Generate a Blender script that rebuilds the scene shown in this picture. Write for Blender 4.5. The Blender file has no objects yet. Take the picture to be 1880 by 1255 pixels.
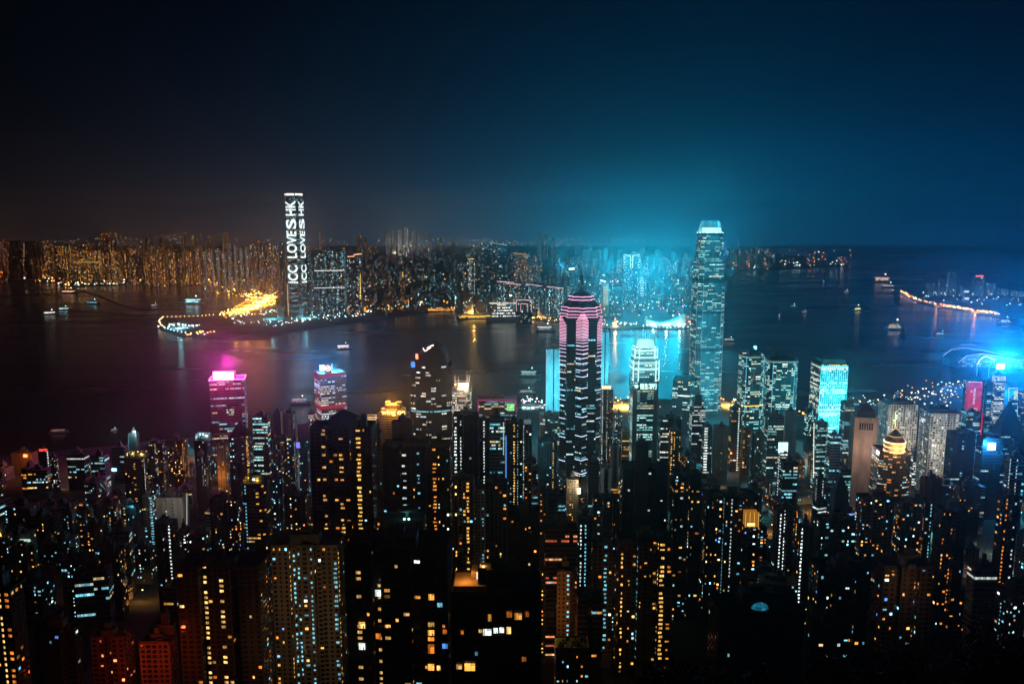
import bpy, math, random
import numpy as np
from mathutils import Matrix, Vector

# ------------------------------------------------------------------ camera, sky, exposure
R = math.radians
SC = bpy.context.scene
COL = SC.collection
F = 1500.0                      # focal length in pixels of the 1880 px wide photograph
CX, CY = 940.0, 627.5
CAMZ = 400.0
PITCH = R(8.44)
cam_d = bpy.data.cameras.new('camera')
cam = bpy.data.objects.new('camera', cam_d)
COL.objects.link(cam)
cam_d.sensor_width = 36.0
cam_d.lens = 36.0 * F / 1880.0
cam_d.clip_start = 1.0
cam_d.clip_end = 60000.0
cam.location = (0, 0, CAMZ)
cam.rotation_euler = (R(90) - PITCH, 0, 0)
SC.camera = cam

world = bpy.data.worlds.new('World')
SC.world = world
world.use_nodes = True
wn = world.node_tree
wn.nodes.clear()
wo = wn.nodes.new('ShaderNodeOutputWorld')
sky_tex = wn.nodes.new('ShaderNodeTexSky')
sky_tex.sky_type = 'NISHITA'
sky_tex.sun_disc = False
sky_tex.sun_elevation = R(-9)
sky_tex.sun_rotation = R(40)
bg0 = wn.nodes.new('ShaderNodeBackground')
bg0.inputs['Strength'].default_value = 0.0
wn.links.new(sky_tex.outputs[0], bg0.inputs['Color'])
tc = wn.nodes.new('ShaderNodeTexCoord')
sep = wn.nodes.new('ShaderNodeSeparateXYZ')
wn.links.new(tc.outputs['Generated'], sep.inputs[0])
def wmath(op, a, b=None):
    n = wn.nodes.new('ShaderNodeMath'); n.operation = op
    for i, v in enumerate((a, b)):
        if v is None: continue
        if isinstance(v, (int, float)): n.inputs[i].default_value = v
        else: wn.links.new(v, n.inputs[i])
    return n.outputs[0]
flat = wn.nodes.new('ShaderNodeVectorMath'); flat.operation = 'MULTIPLY'
wn.links.new(tc.outputs['Generated'], flat.inputs[0]); flat.inputs[1].default_value = (1, 1, 0)
nrm = wn.nodes.new('ShaderNodeVectorMath'); nrm.operation = 'NORMALIZE'
wn.links.new(flat.outputs[0], nrm.inputs[0])
zup = wmath('MAXIMUM', sep.outputs[2], 0.0)
# light domes of a city under haze: one per district, all round the horizon they keep their own bearing
DOMES = [  # bearing deg, azimuth sharpness, height scale, colour
    (9.5, 26, 0.085, (0.0003, 0.058, 0.106)),
    (13, 7, 0.16, (0.0, 0.0085, 0.0230)),
    (30, 4.0, 0.21, (0.0, 0.0130, 0.0460)),
    (-27, 8, 0.055, (0.0085, 0.0036, 0.0009)),
    (-9, 16, 0.070, (0.0100, 0.0115, 0.0105)),
]
acc = None
for (az, sh, hs, c) in DOMES:
    dv = wn.nodes.new('ShaderNodeVectorMath'); dv.operation = 'DOT_PRODUCT'
    wn.links.new(nrm.outputs[0], dv.inputs[0])
    dv.inputs[1].default_value = (math.sin(R(az)), math.cos(R(az)), 0)
    a = wmath('POWER', wmath('MAXIMUM', dv.outputs['Value'], 0.0), float(sh))
    e = wmath('EXPONENT', wmath('MULTIPLY', zup, -1.0 / hs))
    g = wmath('MULTIPLY', a, e)
    sc_ = wn.nodes.new('ShaderNodeVectorMath'); sc_.operation = 'SCALE'
    sc_.inputs[0].default_value = c
    wn.links.new(g, sc_.inputs['Scale'])
    if acc is None: acc = sc_.outputs[0]
    else:
        ad = wn.nodes.new('ShaderNodeVectorMath'); ad.operation = 'ADD'
        wn.links.new(acc, ad.inputs[0]); wn.links.new(sc_.outputs[0], ad.inputs[1]); acc = ad.outputs[0]
ad = wn.nodes.new('ShaderNodeVectorMath'); ad.operation = 'ADD'
wn.links.new(acc, ad.inputs[0]); ad.inputs[1].default_value = (0.0002, 0.0006, 0.0011)
# slow uneven cloud cover
cl = wn.nodes.new('ShaderNodeTexNoise'); cl.inputs['Scale'].default_value = 2.2; cl.inputs['Detail'].default_value = 3
mp = wn.nodes.new('ShaderNodeMapping'); mp.inputs['Scale'].default_value = (1, 1, 3.2)
wn.links.new(tc.outputs['Generated'], mp.inputs[0]); wn.links.new(mp.outputs[0], cl.inputs['Vector'])
cm = wmath('ADD', wmath('MULTIPLY', cl.outputs[0], 0.7), 0.65)
bg1 = wn.nodes.new('ShaderNodeBackground')
wn.links.new(ad.outputs[0], bg1.inputs['Color']); wn.links.new(cm, bg1.inputs['Strength'])
ads = wn.nodes.new('ShaderNodeAddShader')
wn.links.new(bg0.outputs[0], ads.inputs[0]); wn.links.new(bg1.outputs[0], ads.inputs[1])
wn.links.new(ads.outputs[0], wo.inputs['Surface'])

vs = SC.view_settings
vs.view_transform = 'Standard'; vs.look = 'None'; vs.exposure = 0.0; vs.gamma = 1.0
vs.use_curve_mapping = False
SC.render.engine = 'CYCLES'
cy = SC.cycles
cy.use_denoising = True
cy.max_bounces = 2; cy.diffuse_bounces = 0; cy.glossy_bounces = 1; cy.transmission_bounces = 2
cy.transparent_max_bounces = 4; cy.volume_bounces = 0
cy.sample_clamp_indirect = 4.0
cy.use_light_tree = True
cy.use_adaptive_sampling = True; cy.adaptive_threshold = 0.02
cy.caustics_reflective = False; cy.caustics_refractive = False

# ------------------------------------------------------------------ photograph pixel <-> place
ct, st = math.cos(PITCH), math.sin(PITCH)
def P(px, py, d):
    """the point that stands d metres north of the camera on the line of sight through a pixel"""
    u, v = (px - CX) / F, (CY - py) / F
    t = d / (ct + v * st)
    return Vector((t * u, d, CAMZ + t * (-st + v * ct)))
def G(px, py, z=3.0):
    """where the line of sight through a pixel meets level z"""
    u, v = (px - CX) / F, (CY - py) / F
    t = (z - CAMZ) / (-st + v * ct)
    return Vector((t * u, t * (ct + v * st), z))
def PIX(x, y, z):
    dep = y * ct + (CAMZ - z) * st
    up = y * st - (CAMZ - z) * ct
    return CX + F * x / dep, CY - F * up / dep

LK = 1.0
GK = 0.30
SK = 1.8
HAZE_DENSITY = 5.5e-5
rng = np.random.default_rng(7)
rnd = random.Random(11)

# ------------------------------------------------------------------ materials
def new_mat(name):
    m = bpy.data.materials.new(name); m.use_nodes = True
    nt = m.node_tree; nt.nodes.clear()
    o = nt.nodes.new('ShaderNodeOutputMaterial')
    return m, nt, o
def bsdf_mat(name, color, rough=0.8, spec=0.3, noise=0.25, nscale=0.15, metal=0.0, obj_color=False, bump=0.0):
    m, nt, o = new_mat(name)
    b = nt.nodes.new('ShaderNodeBsdfPrincipled')
    b.inputs['Roughness'].default_value = rough
    b.inputs['Specular IOR Level'].default_value = spec
    b.inputs['Metallic'].default_value = metal
    t = nt.nodes.new('ShaderNodeTexCoord')
    n = nt.nodes.new('ShaderNodeTexNoise'); n.inputs['Scale'].default_value = nscale; n.inputs['Detail'].default_value = 5
    mpn = nt.nodes.new('ShaderNodeMapping'); mpn.inputs['Scale'].default_value = (1, 1, 0.35)
    nt.links.new(t.outputs['Object'], mpn.inputs[0]); nt.links.new(mpn.outputs[0], n.inputs['Vector'])
    r = nt.nodes.new('ShaderNodeMapRange')
    r.inputs['From Min'].default_value = 0.3; r.inputs['From Max'].default_value = 0.7
    r.inputs['To Min'].default_value = 1 - noise; r.inputs['To Max'].default_value = 1 + noise * 0.6
    nt.links.new(n.outputs[0], r.inputs[0])
    mx = nt.nodes.new('ShaderNodeVectorMath'); mx.operation = 'SCALE'
    if obj_color:
        oi = nt.nodes.new('ShaderNodeObjectInfo'); nt.links.new(oi.outputs['Color'], mx.inputs[0])
    else:
        mx.inputs[0].default_value = color[:3]
    nt.links.new(r.outputs[0], mx.inputs['Scale'])
    nt.links.new(mx.outputs[0], b.inputs['Base Color'])
    if bump:
        bp = nt.nodes.new('ShaderNodeBump'); bp.inputs['Strength'].default_value = bump
        nt.links.new(n.outputs[0], bp.inputs['Height']); nt.links.new(bp.outputs[0], b.inputs['Normal'])
    nt.links.new(b.outputs[0], o.inputs['Surface'])
    return m
def glow_mat(name, strength=1.0, sample='NONE', var=0.35, vscale=0.9):
    """lit glass and lamps: every face carries the colour of its own light"""
    m, nt, o = new_mat(name)
    at = nt.nodes.new('ShaderNodeAttribute'); at.attribute_name = 'glow'
    e = nt.nodes.new('ShaderNodeEmission')
    nt.links.new(at.outputs['Color'], e.inputs['Color'])
    e.inputs['Strength'].default_value = strength
    if var:
        t = nt.nodes.new('ShaderNodeTexCoord')
        n = nt.nodes.new('ShaderNodeTexNoise'); n.inputs['Scale'].default_value = vscale; n.inputs['Detail'].default_value = 2
        nt.links.new(t.outputs['Object'], n.inputs['Vector'])
        r = nt.nodes.new('ShaderNodeMapRange')
        r.inputs['From Min'].default_value = 0.35; r.inputs['From Max'].default_value = 0.65
        r.inputs['To Min'].default_value = strength * (1 - var); r.inputs['To Max'].default_value = strength * (1 + var)
        nt.links.new(n.outputs[0], r.inputs[0]); nt.links.new(r.outputs[0], e.inputs['Strength'])
    nt.links.new(e.outputs[0], o.inputs['Surface'])
    m.cycles.emission_sampling = sample
    return m
M = {}
M['wall'] = bsdf_mat('wall_render', None, 0.85, 0.2, 0.35, 0.12, obj_color=True)
M['glass'] = bsdf_mat('dark_glass', (0.018, 0.022, 0.026), 0.12, 0.6, 0.3, 0.3)
M['plant'] = bsdf_mat('roof_plant_metal', (0.16, 0.16, 0.16), 0.6, 0.4, 0.4, 0.4)
M['lit'] = glow_mat('lit_window', 1.0)
M['neon'] = glow_mat('neon_tube', 1.0, var=0.0)
M['lamp'] = glow_mat('lamp_glass', 1.0, 'FRONT_BACK', var=0.0)
M['steel'] = bsdf_mat('steel', (0.35, 0.36, 0.38), 0.4, 0.5, 0.2, 0.5, metal=0.8)
M['ground'] = bsdf_mat('hillside_earth', (0.06, 0.06, 0.045), 0.95, 0.1, 0.5, 0.02, bump=0.4)
M['paving'] = bsdf_mat('city_paving', (0.10, 0.10, 0.10), 0.9, 0.2, 0.5, 0.01)
M['asphalt'] = bsdf_mat('asphalt', (0.05, 0.05, 0.052), 0.85, 0.3, 0.4, 0.05)
M['rock'] = bsdf_mat('breakwater_rock', (0.10, 0.095, 0.09), 0.95, 0.1, 0.5, 0.2, bump=0.6)
M['leaf'] = bsdf_mat('leaf', (0.05, 0.07, 0.03), 0.7, 0.2, 0.5, 0.5)
M['bark'] = bsdf_mat('bark', (0.10, 0.07, 0.05), 0.9, 0.1, 0.4, 2.0)
M['hull'] = bsdf_mat('boat_paint', (0.55, 0.55, 0.56), 0.5, 0.4, 0.2, 0.3, obj_color=True)
M['grass'] = bsdf_mat('roof_garden_grass', (0.06, 0.11, 0.03), 0.9, 0.1, 0.5, 0.3)

# ------------------------------------------------------------------ mesh collecting
class QM:
    """quads collected as arrays"""
    def __init__(s): s.v, s.m, s.c = [], [], []
    def add(s, quads, mat=0, col=None):
        q = np.asarray(quads, dtype=np.float32).reshape(-1, 4, 3); n = len(q)
        if n == 0: return
        s.v.append(q)
        s.m.append(np.full(n, mat, dtype=np.int32) if np.isscalar(mat) else np.asarray(mat, dtype=np.int32))
        c = np.zeros((n, 4), dtype=np.float32); c[:, 3] = 1
        if col is not None: c[:, :3] = np.asarray(col, dtype=np.float32)
        s.c.append(c)
    def box(s, x0, x1, y0, y1, z0, z1, mat=0, col=None, bottom=True):
        p = [(x0, y0, z0), (x1, y0, z0), (x1, y1, z0), (x0, y1, z0), (x0, y0, z1), (x1, y0, z1), (x1, y1, z1), (x0, y1, z1)]
        f = [(0, 1, 5, 4), (1, 2, 6, 5), (2, 3, 7, 6), (3, 0, 4, 7), (4, 5, 6, 7)] + ([(3, 2, 1, 0)] if bottom else [])
        s.add([[p[i] for i in q] for q in f], mat, col)
    def obox(s, o, ax, ay, w, dep, h, z0=0.0, mat=0, col=None):
        """box centred on o (xy) with axes ax, ay"""
        o = np.array(o[:2]); ax = np.array(ax); ay = np.array(ay)
        c = [o - ax * w / 2 - ay * dep / 2, o + ax * w / 2 - ay * dep / 2, o + ax * w / 2 + ay * dep / 2, o - ax * w / 2 + ay * dep / 2]
        s.prism(c, z0, z0 + h, mat, col)
    def prism(s, poly, z0, z1, mat=0, col=None, top=None, scale=1.0, cap=True):
        """upright prism of a counter-clockwise outline; the cap is a fan of quads"""
        a = [np.array(p[:2], dtype=float) for p in poly]; n = len(a)
        cen = sum(a) / n
        b = [cen + (p - cen) * scale for p in a]
        q = []
        for i in range(n):
            j = (i + 1) % n
            q.append([(*a[i], z0), (*a[j], z0), (*b[j], z1), (*b[i], z1)])
        if cap:
            for i in range(0, n, 2):
                j, k = (i + 1) % n, (i + 2) % n
                if i == n - 1: k = j; q.append([(*b[i], z1), (*b[j], z1), (*(b[j] * .5 + cen * .5), z1), (*cen, z1)])
                else: q.append([(*b[i], z1), (*b[j], z1), (*b[k], z1), (*cen, z1)])
        s.add(q, mat, col)
    def tube(s, p, q, r0, r1=None, n=6, mat=0, col=None):
        p, q = Vector(p), Vector(q); r1 = r0 if r1 is None else r1
        ax = (q - p).normalized(); u = ax.orthogonal().normalized(); w = ax.cross(u)
        ring = lambda c, r: [c + (u * math.cos(t) + w * math.sin(t)) * r for t in [2 * math.pi * i / n for i in range(n)]]
        A, B = ring(p, r0), ring(q, r1)
        s.add([[A[i], A[(i + 1) % n], B[(i + 1) % n], B[i]] for i in range(n)], mat, col)
        for i in range(0, n, 2):
            s.add([[B[i], B[(i + 1) % n], B[(i + 2) % n], q]], mat, col)
    def mesh(s, name, mats):
        v = np.concatenate(s.v); m = np.concatenate(s.m); c = np.concatenate(s.c); n = len(v)
        me = bpy.data.meshes.new(name)
        me.vertices.add(n * 4); me.vertices.foreach_set('co', v.reshape(-1))
        me.loops.add(n * 4); me.loops.foreach_set('vertex_index', np.arange(n * 4, dtype=np.int32))
        me.polygons.add(n); me.polygons.foreach_set('loop_start', np.arange(0, n * 4, 4, dtype=np.int32))
        me.polygons.foreach_set('material_index', m)
        me.update(calc_edges=True)
        at = me.attributes.new('glow', 'FLOAT_COLOR', 'FACE'); at.data.foreach_set('color', c.reshape(-1))
        for k in mats: me.materials.append(M[k])
        return me
    def build(s, name, mats, parent=None, kind=None, color=None, loc=None):
        if not s.v: return None
        o = bpy.data.objects.new(name, s.mesh(name, mats)); COL.objects.link(o)
        if parent is not None: o.parent = parent
        if loc is not None: o.location = loc
        if kind: o['kind'] = kind
        if color is not None: o.color = (*color[:3], 1)
        return o
def thing(name, label, cat, loc, group=None, kind=None):
    o = bpy.data.objects.new(name, None); COL.objects.link(o)
    o.location = loc; o.empty_display_size = 1
    o['label'] = label; o['category'] = cat
    if group: o['group'] = group
    if kind: o['kind'] = kind
    return o
def tag(o, label, cat, group=None, kind=None):
    o['label'] = label; o['category'] = cat
    if group: o['group'] = group
    if kind: o['kind'] = kind
    return o
def light(name, loc, power, color, radius=3.0, kind='POINT', angle=None, rot=None, blend=0.6, parent=None):
    l = bpy.data.lights.new(name, kind); l.energy = power; l.color = color
    l.shadow_soft_size = radius
    if kind == 'SPOT': l.spot_size = angle; l.spot_blend = blend
    o = bpy.data.objects.new(name, l); COL.objects.link(o); o.location = loc
    if rot is not None: o.rotation_euler = rot
    if parent is not None: o.parent = parent
    return o
def text_mesh(body, size=1.0, extrude=0.05, bold=0.0):
    c = bpy.data.curves.new('sign_text', 'FONT'); c.body = body; c.size = size; c.extrude = extrude; c.offset = bold
    c.align_x = 'CENTER'; c.align_y = 'CENTER'
    o = bpy.data.objects.new('sign_text', c); COL.objects.link(o)
    dg = bpy.context.evaluated_depsgraph_get()
    me = bpy.data.meshes.new_from_object(o.evaluated_get(dg))
    bpy.data.objects.remove(o); bpy.data.curves.remove(c)
    return me
def sign(name, body, size, loc, mat, parent, xdir=(1, 0, 0), updir=(0, 0, 1), extrude=0.2, bold=0.0, width=None, glow=(1, 1, 1)):
    me = text_mesh(body, size, extrude, bold)
    xs = [v.co.x for v in me.vertices]; ys = [v.co.y for v in me.vertices]
    k = width / (max(xs) - min(xs)) if width else 1.0
    cx, cyy = (max(xs) + min(xs)) / 2, (max(ys) + min(ys)) / 2
    for v in me.vertices: v.co.x = (v.co.x - cx) * k; v.co.y -= cyy
    me.materials.clear(); me.materials.append(mat)
    at = me.attributes.new('glow', 'FLOAT_COLOR', 'FACE')
    at.data.foreach_set('color', np.tile(np.array([*glow, 1], dtype=np.float32), len(me.polygons)))
    o = bpy.data.objects.new(name, me); COL.objects.link(o)
    X = Vector(xdir).normalized(); Y = Vector(updir).normalized(); Z = X.cross(Y)
    mt = Matrix((X, Y, Z)).transposed().to_4x4(); mt.translation = Vector(loc)
    o.parent = parent; o.matrix_local = mt
    return o
# ------------------------------------------------------------------ ground levels
SHORE_HK = [(-700, 850), (-200, 838), (0, 836), (120, 826), (200, 818), (300, 806), (400, 797), (550, 778), (640, 768), (700, 762), (850, 752), (950, 748),
            (1010, 741), (1100, 733), (1200, 731), (1330, 736), (1420, 758), (1480, 762), (1560, 752), (1640, 738), (1700, 724), (1748, 700), (1745, 672), (1738, 660), (1752, 650),
            (1790, 642), (1850, 648), (1880, 652), (2300, 652)]
ELEV = [(-400, 420), (-60, 399), (0, 397), (30, 380), (100, 318), (200, 238), (300, 182), (400, 140), (500, 108), (600, 84), (700, 63), (800, 45), (900, 31), (1000, 19), (1100, 10), (1200, 4.2), (1300, 3.0), (1500, 2.6)]
_ex = np.array([e[0] for e in ELEV], float); _ez = np.array([e[1] for e in ELEV], float)
def elev(x, y):
    z = float(np.interp(y, _ex, _ez))
    if y < 900:
        k = max(0.0, 1 - abs(y - 450) / 450)
        z += k * 9 * math.sin(x / 170.0 + 1.3) * math.cos(y / 210.0)
    # wooded spur falling away in front of the lookout, to the right
    s = math.exp(-((x - 78) / 62.0) ** 2) * math.exp(-((y - 150) / 75.0) ** 2)
    z += 23 * s
    s = math.exp(-((x - 45) / 50.0) ** 2) * math.exp(-((y - 125) / 50.0) ** 2)
    return z + 4 * s

# ------------------------------------------------------------------ outlines, width 1, counter-clockwise, front at -y
def outline(kind, k):
    h = k / 2
    if kind == 'box': return [(-.5, -h), (.5, -h), (.5, h), (-.5, h)]
    if kind == 'cham':
        c = .16; cy_ = min(.16, h * .5)
        return [(-.5 + c, -h), (.5 - c, -h), (.5, -h + cy_), (.5, h - cy_), (.5 - c, h), (-.5 + c, h), (-.5, h - cy_), (-.5, -h + cy_)]
    if kind == 'round':
        pts = []; r = min(.26, h * .8)
        for (cx, cyc, a0) in ((.5 - r, -h + r, -90), (.5 - r, h - r, 0), (-.5 + r, h - r, 90), (-.5 + r, -h + r, 180)):
            for i in range(5):
                a = R(a0 + i * 22.5); pts.append((cx + r * math.cos(a), cyc + r * math.sin(a)))
        return pts
    if kind == 'bow':
        pts = [(-.5 + i / 8, -h - .16 * (1 - ((i - 4) / 4) ** 2)) for i in range(9)]
        return pts + [(.5, h), (0, h), (-.5, h)]
    if kind == 'disc':
        return [(.5 * math.cos(R(a)), .5 * math.sin(R(a))) for a in range(-90, 270, 18)]
    if kind == 'cross':
        a = .24; b = h * .46
        return [(-a, -h), (a, -h), (a, -b), (.5, -b), (.5, b), (a, b), (a, h), (-a, h), (-a, b), (-.5, b), (-.5, -b), (-a, -b)]
    if kind == 'notch':          # two wings and a light well in front
        a = .09; b = h * .55
        return [(-.5, -h), (-a, -h), (-a, -h + b), (a, -h + b), (a, -h), (.5, -h), (.5, h), (-.5, h)]
    if kind == 'comb':           # three wings
        b = h * .45
        return [(-.5, -h), (-.24, -h), (-.24, -h + b), (-.14, -h + b), (-.14, -h), (.14, -h), (.14, -h + b), (.24, -h + b), (.24, -h), (.5, -h), (.5, h), (-.5, h)]
    if kind == 'star':
        pts = []
        for i in range(16):
            a = R(-90 + i * 22.5); r = .5 if i % 2 == 0 else .5 * .765
            pts.append((r * math.cos(a), r * math.sin(a)))
        return pts
    if kind == 'wedge':
        return [(-.5, -h), (.2, -h), (.5, 0), (.5, h), (-.5, h), (-.5, 0)]
    raise KeyError(kind)

def place(poly, yaw, xl, xr, yt, d, zt=None):
    """scale and shift an outline so that at its top it spans xl..xr in view, its nearest corner d metres north"""
    c, s = math.cos(R(yaw)), math.sin(R(yaw))
    pts = np.array([(x * c - y * s, x * s + y * c) for x, y in poly])
    pts[:, 1] -= pts[:, 1].min()
    z = P((xl + xr) / 2, yt, d).z if zt is None else zt
    sc = (xr - xl) / F * d / (pts[:, 0].max() - pts[:, 0].min()); ox = ((xl + xr) / 2 - CX) / F * d
    for _ in range(8):
        w = pts * sc; w[:, 0] += ox; w[:, 1] += d
        px = np.array([PIX(a, b, z)[0] for a, b in w])
        l, r = px.min(), px.max()
        sc *= (xr - xl) / max(r - l, 1e-6)
        ox += ((xl + xr) / 2 - (l + r) / 2) / F * d
    w = pts * sc; w[:, 0] += ox; w[:, 1] += d
    return w, z

PLACED = []
def obb(w, yaw):
    c, s = math.cos(R(yaw)), math.sin(R(yaw))
    a = w @ np.array([[c, -s], [s, c]])      # into local axes
    lo, hi = a.min(0), a.max(0)
    q = np.array([(lo[0], lo[1]), (hi[0], lo[1]), (hi[0], hi[1]), (lo[0], hi[1])])
    return q @ np.array([[c, s], [-s, c]])
def clash(A, B, gap=1.0):
    for q in (A, B):
        for i in range(4):
            e = q[(i + 1) % 4] - q[i]; n = np.array([e[1], -e[0]]); n /= (np.linalg.norm(n) + 1e-9)
            a, b = A @ n, B @ n
            if a.max() + gap <= b.min() or b.max() + gap <= a.min(): return False
    return True
def settle(poly, yaw, xl, xr, yt, d, step=6.0, tries=60):
    for i in range(tries):
        w, z = place(poly, yaw, xl, xr, yt, d)
        q = obb(w, yaw)
        if not any(clash(q, b) for b in PLACED): break
        d += step
    PLACED.append(q)
    return w, z, d, q

# ------------------------------------------------------------------ windows
PAL = {
    'warm': [((1, .40, .06), 4), ((1, .50, .11), 4), ((1, .26, .03), 2.4), ((1, .70, .34), 1.6), ((.35, .8, 1), .8)],
    'mix': [((1, .42, .07), 3), ((1, .55, .16), 2), ((.24, .75, 1), 2.4), ((.8, 1, .92), 1.6), ((1, .26, .04), 1.2), ((.14, .36, 1), .4)],
    'cool': [((.34, .85, .95), 4), ((.75, 1, .92), 3), ((.18, .66, .85), 3), ((1, .70, .34), 1.6)],
    'white': [((.95, 1, .92), 4), ((.8, 1, 1), 3), ((1, .88, .65), 2)],
    'teal': [((.30, .85, .85), 4), ((.55, 1, .9), 3), ((.9, 1, .8), 2), ((1, .8, .4), .7)],
    'red': [((1, .30, .10), 4), ((1, .5, .2), 2), ((.5, .9, 1), 1), ((1, .2, .1), 2)],
}
ONE = {'w': (.88, 1, .96), 'c': (.26, .82, 1), 'y': (1, .52, .11), 'o': (1, .32, .04), 'p': (1, .45, .72), 'b': (.1, .35, 1), 'g': (.2, 1, .4), 'r': (1, .12, .05), 'n': (.70, 1, .9)}
def pick(pal, n, g):
    cs = np.array([c for c, _ in PAL[pal]]); ws = np.array([w for _, w in PAL[pal]], float); ws /= ws.sum()
    return cs[g.choice(len(cs), n, p=ws)]
STYLE = {
    'resi': dict(fl=3.0, bay=3.1, ww=.58, wh=.52, ledge=.30, lh=.25, pier=0.0, sill=.30),
    'flat': dict(fl=3.0, bay=2.5, ww=.52, wh=.45, ledge=.18, lh=.18, pier=0.0, sill=.32),
    'band': dict(fl=3.4, bay=2.6, ww=.94, wh=.50, ledge=.45, lh=1.1, pier=0.0, sill=.36),
    'office': dict(fl=4.0, bay=2.4, ww=.88, wh=.48, ledge=.22, lh=1.2, pier=.0, sill=.34),
    'curtain': dict(fl=4.1, bay=1.8, ww=.92, wh=.52, ledge=.12, lh=.5, pier=.15, sill=.22),
    'grid': dict(fl=4.2, bay=4.2, ww=.74, wh=.72, ledge=.6, lh=.95, pier=.6, sill=.20),
    'far': dict(fl=4.2, bay=4.2, ww=.55, wh=.50, ledge=0.0, lh=0, pier=0, sill=.3),
    'blank': dict(fl=4.0, bay=6.0, ww=.2, wh=.3, ledge=.1, lh=.3, pier=.3, sill=.3),
}
def facade(win, rel, p0, p1, z0, z1, S, lit, pal, g, bright=1.0, cols=(), rows=(), office=False, dark_glass=True, single=None, gap=0.0):
    p0, p1 = np.array(p0, float), np.array(p1, float)
    L = np.linalg.norm(p1 - p0)
    if L < 1.6 or z1 - z0 < 3: return
    t = (p1 - p0) / L; n = np.array([t[1], -t[0]])
    bay, fl = S['bay'], S['fl']
    nb = max(1, int(L / bay)); bay = L / nb
    nf = max(1, int((z1 - z0) / fl)); zb = z1 - nf * fl
    ii, ff = np.meshgrid(np.arange(nb), np.arange(nf))
    colw = np.where(g.random(nb) < .35, .5, g.uniform(.75, 1.15, nb)) if not office else np.ones(nb)   # narrow bathroom columns among the rooms
    prob = np.full((nf, nb), lit) * (np.where(g.random(nb) < .4, 1.7, .65)[None, :] if not office else 1.0)
    if office:
        field = g.random((nf, nb))
        k = max(1, int(11 / bay)) if bay < 2.2 else max(1, int(14 / bay))
        field = np.repeat(g.random((nf, nb // k + 2)), k, axis=1)[:, :nb]
        fv = g.random(nf) ** 1.5
        L_ = field < (lit * (0.25 + 2.2 * fv))[:, None]
        L_ &= g.random((nf, nb)) < .86
    else:
        L_ = g.random((nf, nb)) < prob
    C = pick(pal, nf * nb, g).reshape(nf, nb, 3)
    if office:
        fc = pick(pal, nf, g)
        C = np.where(g.random((nf, nb, 1)) < .8, fc[:, None, :], C)
    B = np.clip(np.exp(g.normal(.05, .75, (nf, nb))), .10, 3.4) * bright
    if office: B = np.clip(np.exp(g.normal(-.1, .35, (nf, 1))) * np.exp(g.normal(0, .22, (nf, nb))), .2, 2.5) * bright
    W = np.repeat((S['ww'] * colw)[None, :], nf, 0)
    for (s, c, pr, br, wd) in cols:          # stairwells and lobbies lit on every floor
        i = min(nb - 1, max(0, int(s * nb)))
        L_[:, i] = g.random(nf) < pr; C[:, i] = c; B[:, i] = br * g.uniform(.65, 1.2, nf); W[:, i] = wd / bay if wd else W[:, i]
    for (f, c, br) in rows:                  # whole floors lit
        if 0 <= f < nf: L_[nf - 1 - f, :] = g.random(nb) < .95; C[nf - 1 - f, :] = c; B[nf - 1 - f, :] = br
    cx = (ii + .5) * bay; hw = W * bay / 2
    cz = zb + ff * fl + S['sill'] * fl; hh = S['wh'] * fl
    off = .05
    def quads(mask):
        a, b = (cx - hw)[mask], (cx + hw)[mask]; lo = cz[mask]; hi = lo + hh
        bx = p0[0] + n[0] * off; by = p0[1] + n[1] * off
        q = np.zeros((len(a), 4, 3))
        for k, (s_, z_) in enumerate(((a, lo), (b, lo), (b, hi), (a, hi))):
            q[:, k, 0] = bx + t[0] * s_; q[:, k, 1] = by + t[1] * s_; q[:, k, 2] = z_
        return q
    if single is not None:
        for f, i in zip(*np.nonzero(L_)):
            single(p0, t, n, cx[f, i], hw[f, i] * 2, cz[f, i], hh, C[f, i], B[f, i])
        if dark_glass: win.add(quads(~L_), 0)
    else:
        if dark_glass: win.add(quads(~L_), 0)
        m = L_
        if m.any():
            q = quads(m); c = (C * B[..., None])[m]
            if not office:                   # half-drawn curtains and blinds leave uneven bright patches
                k_ = len(q); a_ = g.uniform(0, .38, k_) * (g.random(k_) < .55); b_ = g.uniform(0, .38, k_) * (g.random(k_) < .45); h_ = g.uniform(0, .45, k_) * (g.random(k_) < .5)
                base_ = q[:, 1] - q[:, 0]; up_ = q[:, 3] - q[:, 0]; o_ = q[:, 0].copy()
                q[:, 0] = o_ + base_ * a_[:, None]; q[:, 1] = o_ + base_ * (1 - b_)[:, None]
                q[:, 2] = q[:, 1] + up_ * (1 - h_)[:, None]; q[:, 3] = q[:, 0] + up_ * (1 - h_)[:, None]
            big = hw[m] > 1.0                # wide windows show two leaves, one often half curtained
            if big.any():
                mid = (q[big][:, 0] + q[big][:, 1]) / 2; midt = (q[big][:, 3] + q[big][:, 2]) / 2
                tt = np.array([t[0], t[1], 0]) * .06
                l = q[big].copy(); l[:, 1] = mid - tt; l[:, 2] = midt - tt
                r = q[big].copy(); r[:, 0] = mid + tt; r[:, 3] = midt + tt
                win.add(l, 1, c[big] * g.uniform(.45, 1.1, (big.sum(), 1))); win.add(r, 1, c[big] * g.uniform(.45, 1.1, (big.sum(), 1)))
            if (~big).any(): win.add(q[~big], 1, c[~big])
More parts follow.
